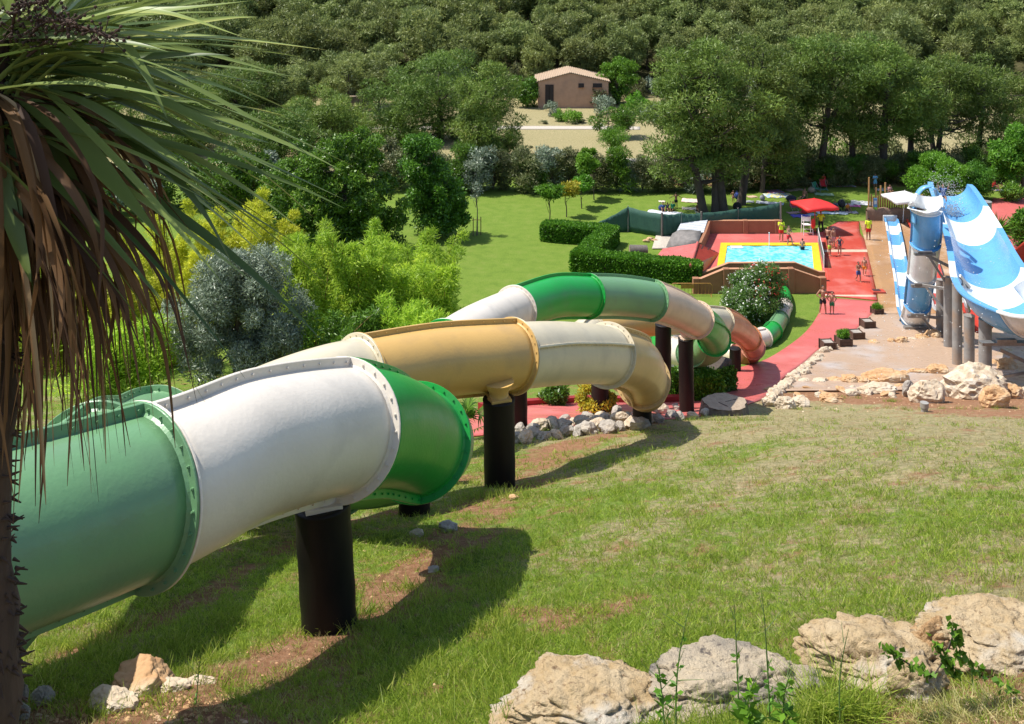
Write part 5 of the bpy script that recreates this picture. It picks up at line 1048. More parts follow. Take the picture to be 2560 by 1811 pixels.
# ================================================================== POLE FENCE, UMBRELLAS, CHAIR, PROPS
pfz = thing('pole_fence', 'row of upright brown wooden poles standing behind the rough brown wall', 'fence', at0(2240, 553)); o = pfz.location
for i in range(24):
    u = 2172 + i * 5.8; hh = {0: 1.0, 3: .55, 7: 1.1}.get(i, 0) + 2.05 + .12 * math.sin(i * 2.3); b = at0(u, 549) - o
    if i == 5: hh += .9
    if i == 0: hh += .5
    mb = MB(); mb.tube([b, b + Vector((0, 0, hh * .5)), b + Vector((.02, 0, hh))], [.085, .08, .07], 8); mb.build('pole', M['bamboo'], pfz)
tw = thing('rough_wall', 'rough brown rounded low wall in front of the pole fence', 'wall', at0(2235, 553)); mb = MB(); V = []; nn = 30
for i in range(nn + 1):
    x = -2.3 + 4.8 * i / nn; h = 1.12 + .05 * math.sin(i * .9) - (.12 if i == 0 else 0)
    for (y, z) in ((-.2, -.1), (-.2, h * .8), (-.15, h * .96), (0, h), (.15, h * .96), (.2, h * .8), (.2, -.1)): V.append((x, y + .02 * math.sin(i * 2.1 + z * 4), z))
mb.add(V, [(i * 7 + j, (i + 1) * 7 + j, (i + 1) * 7 + j + 1, i * 7 + j + 1) for i in range(nn) for j in range(6)] + [tuple(range(6, -1, -1)), tuple(range(nn * 7, nn * 7 + 7))], True); mb.build('wall_face', M['tan_wall'], tw)
mb = MB(); mb.box((0, -.22, .03), (4.8, .1, .1)); mb.build('footing', M['wet_beige'], tw)
cp = thing('striped_post', 'painted board post in blue, green, yellow and orange in front of the brown wall', 'post', at0(2188, 554)); z = 0
for i, (h, c) in enumerate(((.12, (.7, .25, .02)), (.28, (.15, .4, .05)), (.05, (.6, .5, .03)), (.28, (.03, .25, .5)), (.22, (.7, .45, .03)), (.25, (.2, .45, .05)), (.75, (.10, .28, .50)))): mb = MB(); mb.box((0, 0, z + h / 2), (.32, .07, h - .004)); mb.build('stripe', flat(c), cp); z += h
mb = MB(); mb.box((0, -.045, z - .35), (.2, .02, .3)); mb.build('notice', flat((.5, .6, .62)), cp); mb = MB(); mb.box((-.19, 0, 1.0), (.06, .1, 2.1)); mb.box((.19, 0, 1.0), (.06, .1, 2.2)); mb.build('frame', M['bamboo'], cp)
def parasol(label, bu, bv, corners, apex, Yc, mt, pole_mt, sag=.12, half=1.45, rz=.2):
    b = at0(bu, bv); root = thing('parasol', label, 'parasol', b); top = P(apex[0], apex[1], Yc) - b; rim = P(corners[0], corners[1], Yc).z - b.z
    n = 32; V = [top]; 
    for ring in range(1, 7):
        t_ = ring / 6
        for k in range(n):
            a = 2 * math.pi * k / n; m_ = 1 / max(abs(math.cos(a)), abs(math.sin(a))); rr = half * t_ * min(m_, 1.36); z = top.z + (rim - top.z) * t_ + sag * t_ * (math.cos(4 * a + math.pi) * .5 - .2) * -1 * .6
            x = rr * math.cos(a + rz + math.pi / 4 * 0); y = rr * math.sin(a + rz); V.append(Vector((top.x + x, top.y + y, z)))
    Fc = [(0, 1 + k, 1 + (k + 1) % n) for k in range(n)] + [(1 + r_ * n + k, 1 + (r_ + 1) * n + k, 1 + (r_ + 1) * n + (k + 1) % n, 1 + r_ * n + (k + 1) % n) for r_ in range(5) for k in range(n)]
    V += [V[1 + 5 * n + k] + Vector((0, 0, -.20 - .03 * math.sin(k * 2.0))) for k in range(n)]; Fc += [(1 + 5 * n + k, 1 + 6 * n + k, 1 + 6 * n + (k + 1) % n, 1 + 5 * n + (k + 1) % n) for k in range(n)]
    mb = MB(); mb.add(V, Fc, True); c = mb.build('canopy', M[mt], root); so = c.modifiers.new('t', 'SOLIDIFY'); so.thickness = .01
    mb = MB(); mb.tube([Vector((0, 0, 0)), top + Vector((0, 0, .05))], .035, 8); mb.build('pole', M[pole_mt], root); mb = MB(); mb.tube([Vector((0, 0, 0)), Vector((0, 0, .12))], [.32, .28], 14); mb.build('base', M['wood_dark'], root)
    for k in range(8): a = k * math.pi / 4 + rz; mb = MB(); mb.tube([top + Vector((0, 0, -.45)), top + Vector((math.cos(a) * half * .6, math.sin(a) * half * .6, (rim - top.z) * .58 - .05))], .014, 5); mb.build('rib', M[pole_mt], root)
    return root
parasol('red square parasol with drooping valance over the lifeguard chair', 2038, 584, (1992, 511), (2036, 496), 80.2, 'red_cloth', 'red_cloth', half=1.42, rz=.25)
parasol('off-white parasol in front of the pole fence', 2257, 560, (2212, 494), (2262, 477), 82.6, 'white_cloth', 'white_paint', half=1.45, rz=.1)
ch = thing('lifeguard_chair', 'tall white metal lifeguard chair under the red parasol', 'chair', at0(2018, 588))
for x in (-.38, .38):
    for y in (-.3, .35): mb = MB(); mb.tube([(x, y, 0), (x * .9, y * .8, 1.25 if y < 0 else 1.5)], .028, 8); mb.build('leg', M['white_paint'], ch)
mb = MB(); mb.box((0, 0, .85), (.72, .6, .05)); mb.build('seat', M['white_paint'], ch); mb = MB(); mb.box((0, .28, 1.2), (.70, .05, .35)); mb.build('backrest', M['white_paint'], ch)
for z in (.25, .55): mb = MB(); mb.tube([(-.38, -.3, z), (.38, -.3, z)], .022, 8); mb.build('rung', M['white_paint'], ch)
jk = MB(); jk.ell((0, 0, 0), (.16, .10, .42), 12, 9); jo = jk.build('jacket', M['red_cloth']); jo.location = at0(2018, 588) + Vector((.36, -.33, 1.0)); tag(jo, 'red jacket hanging from the white lifeguard chair', 'jacket')
# barrier
br = thing('barrier', 'rusty yellow crowd barrier against the outer pool wall', 'barrier', at0(1729, 740)); fr = MB(); W2, Hb = 1.36, .82
pts = [Vector((-W2, 0, .12)), Vector((-W2, 0, Hb - .15)), Vector((-W2 + .15, 0, Hb)), Vector((W2 - .15, 0, Hb)), Vector((W2, 0, Hb - .15)), Vector((W2, 0, .12)), Vector((-W2, 0, .12))]; fr.tube(pts, .024, 8); fr.build('frame', M['yellow_rust'] if 'yellow_rust' in M else mat('yellow_rust', (.42, .22, .04), (.30, .13, .03), scale=6, rough=.6), br)
ym = bpy.data.materials['yellow_rust']
for i in range(11): mb = MB(); x = -W2 + 2 * W2 * (i + 1) / 12; mb.tube([(x, 0, .12), (x, 0, Hb)], .012, 6); mb.build('bar', ym, br)
mb = MB(); mb.box((-.28, 0, .62), (.85, .03, .28)); mb.build('panel', ym, br)
for x in (-W2 + .1, W2 - .1): mb = MB(); mb.tube([(x, -.3, .0), (x, 0, .14), (x, .3, 0)], .02, 6); mb.build('foot', ym, br)
# planter boxes
def planter(label, u0, v0, u1, v1, plants=None, k=0, seed=1):
    b = G((u0 + u1) / 2, v1 - 2); w_ = (u1 - u0) / F * b.y * .86; h = w_ * .80; root = thing('planter_box', label, 'planter', b, .12, 'planter boxes beside the red path'); t_ = .05
    for j in range(3):
        for sx, sy, dx, dy in ((0, -1, w_, t_), (0, 1, w_, t_), (-1, 0, t_, w_ - 2 * t_ - .01), (1, 0, t_, w_ - 2 * t_ - .01)): mb = MB(); mb.box((sx * (w_ / 2 - t_ / 2), sy * (w_ / 2 - t_ / 2), h * (j + .5) / 3), (dx, dy, h / 3 - .012)); mb.build('plank', M['wood_dark'], root)
    for sx in (-1, 1):
        for sy in (-1, 1): mb = MB(); mb.box((sx * (w_ / 2 + .006), sy * (w_ / 2 + .006), h / 2), (.08, .08, h + .03)); mb.build('corner_post', M['wood_dark'], root)
    mb = MB(); mb.box((0, 0, h * .84), (w_ - .12, w_ - .12, .08)); mb.build('soil', M['rock_grey'], root)
    if plants:
        r = np.random.default_rng(seed); pl = place('planted_shrub', foliage('planted_shrub', clumpset([((0, 0, h + plants * .4), (w_ * .42, w_ * .4, plants * .6), 1)], 24, r), .12, 2600, .14, .03, r, flat=1, upb=.8), None, M['hedge']); pl.location = b; tag(pl, ('bushy green plant' if plants > .2 else 'low green leaves') + ' growing in the wooden box beside the red path', 'plant')
planter('wooden planter box with low green leaves, highest up beside the red path', 2180, 766, 2205, 791, .1, 1, 5); planter('empty wooden planter box, second from the top of the row', 2153, 796, 2184, 824); planter('empty wooden planter box next to the leafy one', 2124, 825, 2157, 852); planter('wooden planter box filled with a bushy green plant', 2091, 848, 2126, 870, .35, 1, 6)
planter('low wooden planter box nearly hidden by the edging stones', 2052, 864, 2086, 878)
rb = thing('drain_box', 'low bright red box with a dark grate beside the red terrace', 'box', G(2195, 735)); mb = MB(); mb.box((0, 0, .1), (.85, .6, .24)); mb.build('box_body', M['red_wet'], rb); mb = MB(); mb.box((-.1, .02, .23), (.5, .4, .02)); mb.build('grate', M['dark_line'], rb)
vp = thing('pipe_cap', 'short grey capped pipe sticking out of the grass bank', 'pipe', G(2311, 1030)); mb = MB(); mb.tube([(0, 0, -.1), (0, 0, .30)], .12, 16); mb.build('pipe', M['post_metal'], vp); mb = MB(); mb.tube([(0, 0, .16), (0, 0, .34)], .15, 16); mb.build('cap', M['post_metal'], vp)
# towels, bags, seats on the lawn
def towel(u, v, w_, d, c, label, k=0, cat='towel', c2=None):
    b = at0(u, v, .0); mb = MB(); V = []; n, m_ = 9, 7
    for i in range(n + 1):
        for j in range(m_ + 1): V.append((w_ * (i / n - .5), d * (j / m_ - .5) + .05 * math.sin(i * 1.3), .03 + .025 * math.sin(i * 2 + j * 1.7 + k)))
    mb.add(V, [(i * (m_ + 1) + j, (i + 1) * (m_ + 1) + j, (i + 1) * (m_ + 1) + j + 1, i * (m_ + 1) + j + 1) for i in range(n) for j in range(m_)], True)
    mt = flat(c)
    if c2: mt = mat('stripes_%d' % k, c, c2, scale=2.2, rough=.85, detail=0, lo=.49, hi=.51, stretch=(1, 3, 1))
    o = mb.build('towel', mt); so = o.modifiers.new('t', 'SOLIDIFY'); so.thickness = .012; o.location = b + Vector((0, 0, .02)); o.rotation_euler = (0, 0, ((k * 37) % 9 - 4) * .08); return tag(o, label, cat, 'towels spread on the lawn')
TW = [(1662, 534, 3.0, 1.3, (.55, .58, .62), 'long pale towel under the seated group left of the pines', None), (1731, 503, 1.9, 1.3, (.70, .52, .46), 'pale pink towel lying alone left of the pines', None), (1728, 523, 1.6, .8, (.7, .6, .45), 'cream towel behind the seated child', None), (1655, 505, .6, .5, (.6, .55, .45), 'tiny pale cloth left of the standing boy', None), (1755, 531, 1.2, .8, (.4, .42, .3), 'striped towel under the seated child', (.1, .1, .1)),
      (1946, 490, 2.6, 1.6, (.65, .55, .15), 'patchwork of bright towels in yellow, white and blue', (.2, .35, .6)), (1935, 480, 1.6, 1.2, (.6, .12, .16), 'red towel behind the bright patchwork of towels', (.25, .3, .5)), (1880, 493, .9, .7, (.5, .36, .24), 'tan cloth between the pine trunk and bright towels', None), (1985, 476, 1.8, .8, (.42, .30, .2), 'beige mat in the shade behind the red towel', None),
      (1925, 509, 2.4, .9, (.55, .57, .6), 'white sheet spread just behind the windbreak end', None), (1868, 505, 1.2, .7, (.3, .32, .33), 'grey towel beside the straight dark trunk', None), (2060, 487, 1.7, .9, (.35, .5, .3), 'pale green towel by the red folding chair', None), (2052, 474, 1.2, .9, (.1, .3, .2), 'green towel in the shade of the tall pine', None), (2105, 465, 2.4, 1.0, (.45, .2, .25), 'pink and blue towels in the deep shade', (.2, .25, .3)), (2120, 463, 1.0, .8, (.3, .55, .1), 'lime towel in the deep shade', None),
      (2185, 457, 2.6, 1.0, (.5, .14, .2), 'dark pink towel at the foot of the thick pine trunk', None), (2165, 459, 1.0, .7, (.12, .15, .35), 'dark blue towel beside the dark pink one', None), (2205, 475, 1.4, .8, (.35, .5, .6), 'pale blue towel near the pole fence', (.6, .3, .1)), (2155, 509, 1.9, 1.5, (.68, .68, .66), 'crumpled white sheet on the grass left of the pole fence', None), (2135, 516, 1.1, .7, (.55, .12, .3), 'bright pink towel between the white sheets', None), (2110, 513, 1.7, .8, (.5, .55, .55), 'pale towel behind the black pushchair', None),
      (2080, 534, 2.6, .7, (.55, .65, .72), 'long light blue towel right of the red parasol', None), (2115, 532, 2.0, .8, (.30, .30, .33), 'grey mat in front of the black pushchair', None), (2000, 541, 1.5, .9, (.12, .10, .45), 'purple towel left of the red parasol pole', None), (2012, 532, .9, .6, (.6, .05, .05), 'red towel behind the lifeguard chair', None), (2026, 538, 1.0, .7, (.35, .4, .5), 'blue-grey towel behind the lifeguard chair', None), (1985, 533, 1.2, .6, (.45, .28, .25), 'faded pink towel left of the parasol shade', None),
      (2487, 447, 1.8, .8, (.4, .5, .6), 'pale blue towel beyond the red paving at the right', (.6, .2, .2)), (2487, 476, 1.7, .9, (.3, .25, .12), 'dark patterned towel under the sitter at the right edge', (.1, .15, .35))]
for k, (u, v, w_, d, c, lb, c2) in enumerate(TW): towel(u, v, w_, d, c, lb, k, c2=c2)
def bag(u, v, s, c, label, cat='bag'):
    b = at0(u, v); root = thing('bag', label, cat, b); mb = MB(); mb.ell((0, 0, s[2] * .5), (s[0] / 2, s[1] / 2, s[2] / 2), 12, 8); mb.build('bag_body', flat(c), root); mb = MB(); mb.tube([(-s[0] * .25, 0, s[2] * .85), (0, 0, s[2] * 1.25), (s[0] * .25, 0, s[2] * .85)], .02, 6); mb.build('strap', flat(c), root); return root
bag(1843, 527, (.8, .6, .75), (.015, .015, .015), 'large black bag between the pine trunks'); bag(1978, 504, (1.0, .6, .55), (.02, .02, .04), 'dark blue rucksack behind the red parasol'); bag(1842, 498, (.5, .4, .6), (.03, .06, .25), 'blue rucksack beside the straight pine trunk'); bag(1906, 502, (.5, .4, .5), (.25, .25, .28), 'grey bag on the white sheet')
bag(1652, 527, (.45, .35, .5), (.02, .04, .15), 'navy rucksack at the left end of the seated group'); bag(2270, 466, (.9, .6, .9), (.03, .02, .02), 'dark sack in the shade behind the white parasol'); bag(2078, 529, (.5, .4, .35), (.04, .15, .4), 'blue cool bag right of the red parasol'); bag(2028, 483, (.7, .5, .55), (.32, .25, .18), 'round tan bag near the red folding chair'); bag(2012, 536, (.6, .5, .55), (.55, .03, .03), 'red cool box behind the lifeguard chair', 'cool box')
def deckchair(u, v, c, label, rz=0):
    root = thing('folding_chair', label, 'chair', at0(u, v), rz)
    for x in (-.28, .28): mb = MB(); mb.tube([(x, -.3, 0), (x, .35, .95)], .02, 6); mb.tube([(x, .3, 0), (x, -.3, .42)], .02, 6); mb.build('side_frame', M['steel'], root)
    mb = MB(); mb.box((0, 0, .40), (.55, .5, .03)); mb.build('seat', flat(c), root); mb = MB(); mb.box((0, .27, .68), (.55, .04, .55)); mb.build('backrest', flat(c), root)
deckchair(2058, 475, (.5, .02, .03), 'red folding chair in the shade of the tall pine'); deckchair(2041, 482, (.03, .2, .12), 'green folding chair beside the red one', .6)
deckchair(1985, 529, (.35, .06, .10), 'dark red folding chair left of the red parasol', .3)
pc = thing('pushchair', 'black pushchair on the lawn right of the red parasol', 'pushchair', at0(2104, 527))
mb = MB(); mb.ell((0, 0, .62), (.32, .42, .36), 12, 8); mb.build('hood', M['bag_dark'], pc); mb = MB(); mb.tube([(-.2, .1, .15), (-.2, -.3, 1.05)], .02, 6); mb.tube([(.2, .1, .15), (.2, -.3, 1.05)], .02, 6); mb.tube([(-.2, -.3, 1.05), (.2, -.3, 1.05)], .02, 6); mb.build('frame', M['steel'], pc)
for x, y in ((-.22, .35), (.22, .35), (-.22, -.3), (.22, -.3)): mb = MB(); mb.tube([(x - .02, y, .12), (x + .02, y, .12)], .12, 14); mb.build('wheel', M['bag_dark'], pc)

# ================================================================== PEOPLE
def person(label, foot, h, face=0.0, arms='down', legs='stand', skin='skin', top=None, shorts='short_black', hair='hair', z=None, long=False, child=False, vox=.012, trousers=False, suit=None, shoes=None, girl=False):
    """foot: world point between the feet (or seat for sitters); face: heading, 0 = away from the camera"""
    root = thing('person', label, 'person', foot, face); S_ = h; V = lambda x, y, z_: Vector((x * S_, y * S_, z_ * S_))
    wsh, whp = (.098, .050) if not girl else (.086, .052); dz = 0.0
    hipz = .52; sitz = None
    hip = [V(-whp, 0, hipz), V(whp, 0, hipz)]
    if legs == 'stand': kn = [V(-.062, .008, .275), V(.062, .008, .275)]; an = [V(-.068, -.01, .04), V(.068, -.01, .04)]
    elif legs == 'apart': kn = [V(-.085, .01, .275), V(.085, .01, .275)]; an = [V(-.115, -.01, .04), V(.115, -.01, .04)]
    elif legs == 'walk': kn = [V(-.055, .075, .28), V(.055, -.01, .27)]; an = [V(-.055, .085, .045), V(.055, -.16, .10)]
    elif legs == 'run': kn = [V(-.055, .12, .31), V(.055, -.02, .28)]; an = [V(-.05, .02, .13), V(.055, -.03, .04)]
    elif legs == 'step': kn = [V(-.06, .13, .40), V(.06, .02, .27)]; an = [V(-.07, .17, .17), V(.06, -.02, .0)]
    elif legs == 'sit': hipz = .09; hip = [V(-whp, 0, hipz), V(whp, 0, hipz)]; kn = [V(-.09, .2, .24), V(.09, .2, .24)]; an = [V(-.07, .32, .03), V(.07, .32, .03)]
    elif legs == 'sprawl': hipz = .07; hip = [V(-whp, 0, hipz), V(whp, 0, hipz)]; kn = [V(-.08, .23, .12), V(.08, .23, .10)]; an = [V(-.08, .46, .03), V(.09, .45, .03)]
    elif legs == 'wade': hipz = .2; hip = [V(-whp, 0, hipz), V(whp, 0, hipz)]; kn = [V(-.06, .03, -.05), V(.06, .03, -.05)]; an = [V(-.06, 0, -.25), V(.06, 0, -.25)]
    t0 = hipz; sz = t0 + .30; lean = .0
    if legs in ('sit',): lean = .03
    if legs == 'sprawl': lean = -.10
    sh = [V(-wsh, lean, sz), V(wsh, lean, sz)]; hd = V(0, lean * 1.3 + .008, sz + .115)
    if arms == 'down': el = [V(-.135, lean - .01, sz - .17), V(.135, lean - .01, sz - .17)]; wr = [V(-.14, lean + .02, sz - .325), V(.14, lean + .02, sz - .325)]
    elif arms == 'out': el = [V(-.24, 0, sz - .09), V(.24, 0, sz - .09)]; wr = [V(-.36, .01, sz - .15), V(.36, .01, sz - .16)]
    elif arms == 'hips': el = [V(-.21, -.03, sz - .15), V(.21, -.03, sz - .15)]; wr = [V(-.10, .05, t0 + .05), V(.10, .05, t0 + .05)]
    elif arms == 'face': el = [V(-.13, .06, sz - .15), V(.135, .08, sz - .13)]; wr = [V(.02, .13, sz - .07), V(.05, .12, sz + .05)]
    elif arms == 'fwd': el = [V(-.135, .05, sz - .15), V(.13, .05, sz - .15)]; wr = [V(-.08, .17, sz - .13), V(.07, .16, sz - .15)]
    elif arms == 'up': el = [V(-.17, .04, sz + .05), V(.17, .04, sz + .05)]; wr = [V(-.20, .06, sz + .2), V(.19, .05, sz + .2)]
    elif arms == 'knee': el = [V(-.12, .1, sz - .14), V(.12, .1, sz - .14)]; wr = [V(-.09, .2, sz - .14), V(.09, .2, sz - .15)]
    elif arms == 'chest': el = [V(-.15, .02, sz - .16), V(.15, .02, sz - .16)]; wr = [V(-.05, .12, sz - .08), V(.06, .12, sz - .10)]
    s = S_
    b = MB(); T0 = V(0, 0, t0)
    b.tube([V(0, 0, t0 - .03), V(0, 0, t0 + .02), V(0, lean * .4, t0 + .10), V(0, lean * .8, t0 + .20), V(0, lean, sz - .02), V(0, lean, sz + .015)], [.075 * s, .084 * s, .070 * s, .084 * s, .080 * s, .045 * s], 14)
    for sg in (0, 1):
        b.ell(sh[sg], (.040 * s, .036 * s, .036 * s), 10, 7); b.ell((sh[sg] + V(0, lean, sz)) / 2 + V(0, 0, -.03), (.065 * s, .052 * s, .055 * s), 10, 7)
        b.tube([sh[sg], (sh[sg] + el[sg]) / 2, el[sg]], [.032 * s, .029 * s, .023 * s], 10); b.tube([el[sg], el[sg].lerp(wr[sg], .35), wr[sg]], [.023 * s, .024 * s, .014 * s], 10)
        b.tube([hip[sg], hip[sg].lerp(kn[sg], .35), kn[sg]], [.054 * s, .050 * s, .033 * s], 12); b.tube([kn[sg], kn[sg].lerp(an[sg], .32), an[sg]], [.033 * s, .034 * s, .018 * s], 10)
        ft = Vector((0, 1, 0)) if legs != 'sprawl' else Vector((0, .3, .9)); b.tube([an[sg] - ft * .025 * s + Vector((0, 0, -.012 * s)), an[sg] + ft * .05 * s + Vector((0, 0, -.018 * s)), an[sg] + ft * .105 * s + Vector((0, 0, -.024 * s))], [.022 * s, .022 * s, .014 * s], 8)
        d = (wr[sg] - el[sg]).normalized(); sd = d.cross(Vector((0, 1, .3))).normalized(); n_ = sd.cross(d)       # hand: palm, four bent fingers, thumb from the side
        b.tube([wr[sg], wr[sg] + d * .028 * s, wr[sg] + d * .052 * s], [.013 * s, .019 * s, .018 * s], 8)
        for f_ in range(4):
            o_ = sd * (f_ - 1.5) * .0095 * s; L_ = (.036, .042, .039, .030)[f_] * s; a_ = wr[sg] + d * .050 * s + o_; m_ = a_ + d * L_ * .55 + n_ * .006 * s; b.tube([a_, m_, m_ + d * L_ * .35 + n_ * .016 * s], [.0062 * s, .0058 * s, .005 * s], 6)
        sg_ = -1 if sg else 1; b.tube([wr[sg] + d * .018 * s, wr[sg] + d * .032 * s + sd * sg_ * .022 * s, wr[sg] + d * .050 * s + sd * sg_ * .030 * s + n_ * .006 * s], [.009 * s, .008 * s, .006 * s], 6)
    b.tube([V(0, lean, sz - .01), V(0, lean * 1.1 + .004, sz + .06)], [.034 * s, .030 * s], 10)
    hs = 1.12 if h < 1.5 else 1.0
    b.ell(hd, (.043 * s * hs, .052 * s * hs, .062 * s * hs), 14, 11); b.ell(hd + V(0, .012, -.035), (.032 * s * hs, .036 * s * hs, .032 * s * hs), 10, 8)
    b.tube([hd + V(0, .046, .012), hd + V(0, .062, -.008), hd + V(0, .052, -.012)], [.004 * s, .009 * s, .007 * s], 6); b.ell(hd + V(0, .050, -.030), (.014 * s, .006 * s, .005 * s), 8, 5)
    for x in (-1, 1): b.ell(hd + V(x * .045 * hs, -.002, .0), (.006 * s, .011 * s, .016 * s), 6, 5)
    o = b.build('body', M[skin], root); rm = o.modifiers.new('r', 'REMESH'); rm.mode = 'VOXEL'; rm.voxel_size = vox; rm.use_smooth_shade = True; sm = o.modifiers.new('s', 'SMOOTH'); sm.iterations = 2; sm.factor = .4
    for x in (-.018, .018): e = MB(); e.ell(hd + V(x * hs, .047 * hs, .006), (.006 * s, .005 * s, .004 * s), 8, 5); e.build('eye', M['eye'], root)
    def cloth(nm, mb, mt):
        q = mb.build(nm, M[mt] if isinstance(mt, str) else mt, root); rm = q.modifiers.new('r', 'REMESH'); rm.mode = 'VOXEL'; rm.voxel_size = vox * 1.2; rm.use_smooth_shade = True; q.modifiers.new('s', 'SMOOTH').iterations = 3
    hb2 = MB(); hb2.ell(hd + V(0, -.010, .016), (.047 * s * hs, .052 * s * hs, .056 * s * hs), 12, 9)
    if long: hb2.tube([hd + V(0, -.03, .02), hd + V(0, -.055, -.05), hd + V(0, -.05, -.13)], [.04 * s, .038 * s, .02 * s], 10)
    cloth('hair', hb2, hair)
    if shorts:
        m2 = MB(); m2.tube([V(0, 0, t0 - .045), V(0, 0, t0), V(0, 0, t0 + .045)], [.088 * s, .093 * s, .082 * s], 14)
        k_ = .62 if not trousers else 1.0
        for sg in (0, 1):
            m2.tube([hip[sg], hip[sg].lerp(kn[sg], k_)], [.064 * s, (.056 if not trousers else .043) * s], 12)
            if trousers: m2.tube([kn[sg], an[sg]], [.043 * s, .030 * s], 12)
        cloth('trousers' if trousers else 'shorts', m2, shorts)
    if top:
        m2 = MB(); m2.tube([V(0, 0, t0 + .01), V(0, lean * .4, t0 + .10), V(0, lean * .8, t0 + .20), V(0, lean, sz - .01), V(0, lean, sz + .022)], [.094 * s, .083 * s, .094 * s, .090 * s, .050 * s], 14)
        for sg in (0, 1): m2.ell(sh[sg], (.050 * s, .045 * s, .045 * s), 10, 7); m2.ell((sh[sg] + V(0, lean, sz)) / 2 + V(0, 0, -.03), (.073 * s, .062 * s, .063 * s), 10, 7); m2.tube([sh[sg], sh[sg].lerp(el[sg], .72)], [.044 * s, .040 * s], 10)
        cloth('shirt', m2, top)
    if suit:
        m2 = MB(); m2.tube([V(0, 0, t0 - .045), V(0, 0, t0), V(0, 0, t0 + .10), V(0, 0, t0 + .2), V(0, 0, sz - .02)], [.078 * s, .092 * s, .078 * s, .092 * s, .086 * s], 14); 
        for sg in (0, 1): m2.ell((sh[sg] + V(0, lean, sz)) / 2 + V(0, 0, -.03), (.068 * s, .058 * s, .06 * s), 10, 7)
        cloth('swimsuit', m2, suit)
    if shoes:
        for sg in (0, 1): m2 = MB(); m2.tube([an[sg] + V(0, -.03, -.03), an[sg] + V(0, .05, -.032), an[sg] + V(0, .11, -.034)], [.022 * s, .026 * s, .02 * s], 8); m2.build('shoe', M[shoes], root)
    return root
PI = math.pi; toc = PI      # facing the camera
fz = Vector((0, 0, .03)); n3_ = .009
person('bare-chested man in black swim shorts standing at the left edge of the red path', G(2057, 788) + fz, 1.78, toc + .1, 'hips', 'apart', 'skin', None, 'short_black', vox=n3_, shoes='suit')
person('boy in green shorts beside the man on the red path', G(2080, 788) + fz, 1.40, toc, 'hips', 'stand', 'skin', None, 'short_green', vox=n3_, shoes='short_green')
person('child in dark shorts walking up the wet red terrace, left of two', G(2146, 708) + fz, 1.38, toc + .2, 'fwd', 'walk', 'skin_tan', None, 'short_blue', vox=n3_)
person('child in orange shorts running on the wet red terrace, right of two', G(2161, 692) + fz, 1.30, toc - .2, 'down', 'run', 'skin', None, 'short_orange', vox=n3_)
person('lifeguard in yellow shirt and red shorts standing behind the yellow pool edge, hand at mouth', at0(1953, 604, .06), 1.76, toc, 'face', 'stand', 'skin', 'shirt_yellow', 'short_red', vox=n3_)
person('man in red shorts stepping down into the pool', at0(1971, 616, .0), 1.60, toc + .7, 'knee', 'step', 'skin', None, 'short_red', vox=n3_)
person('boy in dark shorts with his back turned, waist deep in the pool', at0(2006, 627, .0), 1.35, -.1, 'down', 'wade', 'skin', None, 'short_black', vox=n3_)
person('guard in yellow top and black trousers, hands on hips, under the red parasol', at0(2052, 579, .0), 1.62, toc, 'hips', 'apart', 'skin_tan', 'shirt_yellow', 'short_black', trousers=True, vox=n3_)
person('lifeguard in yellow shirt seen from behind beside the far end of the lane', at0(2171, 601, .06), 1.80, .1, 'down', 'stand', 'skin_tan', 'shirt_yellow', 'short_red', vox=n3_)
person('red-haired boy in dark trunks at the right corner of the pool', at0(2070, 618, .06), 1.55, -.6, 'fwd', 'walk', 'skin', None, 'short_black', hair='hair_red', vox=n3_)
person('boy in pale pink shorts standing behind the group at the pool corner', at0(2083, 622, .06), 1.62, toc + .5, 'down', 'stand', 'skin', None, 'short_pink', vox=n3_)
person('fair boy in green and yellow trunks at the front of the pool corner group', at0(2074, 640, .06), 1.42, toc + .6, 'fwd', 'stand', 'skin', None, 'lime', hair='hair_red', vox=n3_)
person('girl in a dark patterned swimsuit on the red terrace', at0(2099, 638, .06), 1.42, toc, 'hips', 'stand', 'skin', None, None, suit='suit', long=True, girl=True, vox=n3_)
person('boy with outstretched arms standing on the lawn behind the windbreak', at0(1690, 521), 1.40, .1, 'out', 'stand', 'skin_tan', None, 'short_black')
person('small child standing with hands on hips between the pine trunks', at0(1833, 507), 1.10, toc, 'hips', 'stand', 'skin_tan', None, 'short_pink', vox=.01)
for u, v, lb, tp, ps, ar in ((1657, 529, 'child in navy sitting at the left of the group on the pale towel', 'short_blue', 'sit', 'knee'), (1668, 529, 'child in a grey-violet shirt raising an arm, seated in the middle of the group', 'suit', 'sit', 'up'), (1681, 527, 'child in a turquoise top seated at the right of the group', 'short_green', 'sprawl', 'down'), (1743, 530, 'bare-backed child sitting alone on a towel left of the pines', None, 'sit', 'knee'),
                             (2087, 529, 'dark-haired woman sitting on the grass right of the red parasol', 'suit', 'sit', 'knee'), (2118, 529, 'child sitting beside the black pushchair', 'short_orange', 'sit', 'down'), (2010, 497, 'person lying back behind the red parasol', None, 'sprawl', 'down'), (1804, 515, 'child sitting between the two leaning pine trunks', 'short_pink', 'sit', 'knee'), (2058, 470, 'person in red sitting in the red folding chair', 'short_red', 'sit', 'down'),
                             (2096, 463, 'bare-backed person lying on towels in the deep shade', None, 'sprawl', 'down'), (2223, 487, 'person in pink sitting just left of the white parasol', 'short_pink', 'sit', 'knee'), (2484, 474, 'person sitting on the dark towel at the right edge', 'short_red', 'sit', 'knee'), (2196, 456, 'person sitting against the thick pine trunk', 'short_pink', 'sit', 'knee')):
    person(lb, at0(u, v) + Vector((0, 0, .02 if 'chair' not in lb or 'push' in lb else .40)), 1.35 if 'child' in lb else 1.65, toc + (u % 5) * .4 - .8, ar, ps, 'skin_tan', tp, 'short_black', vox=.014)
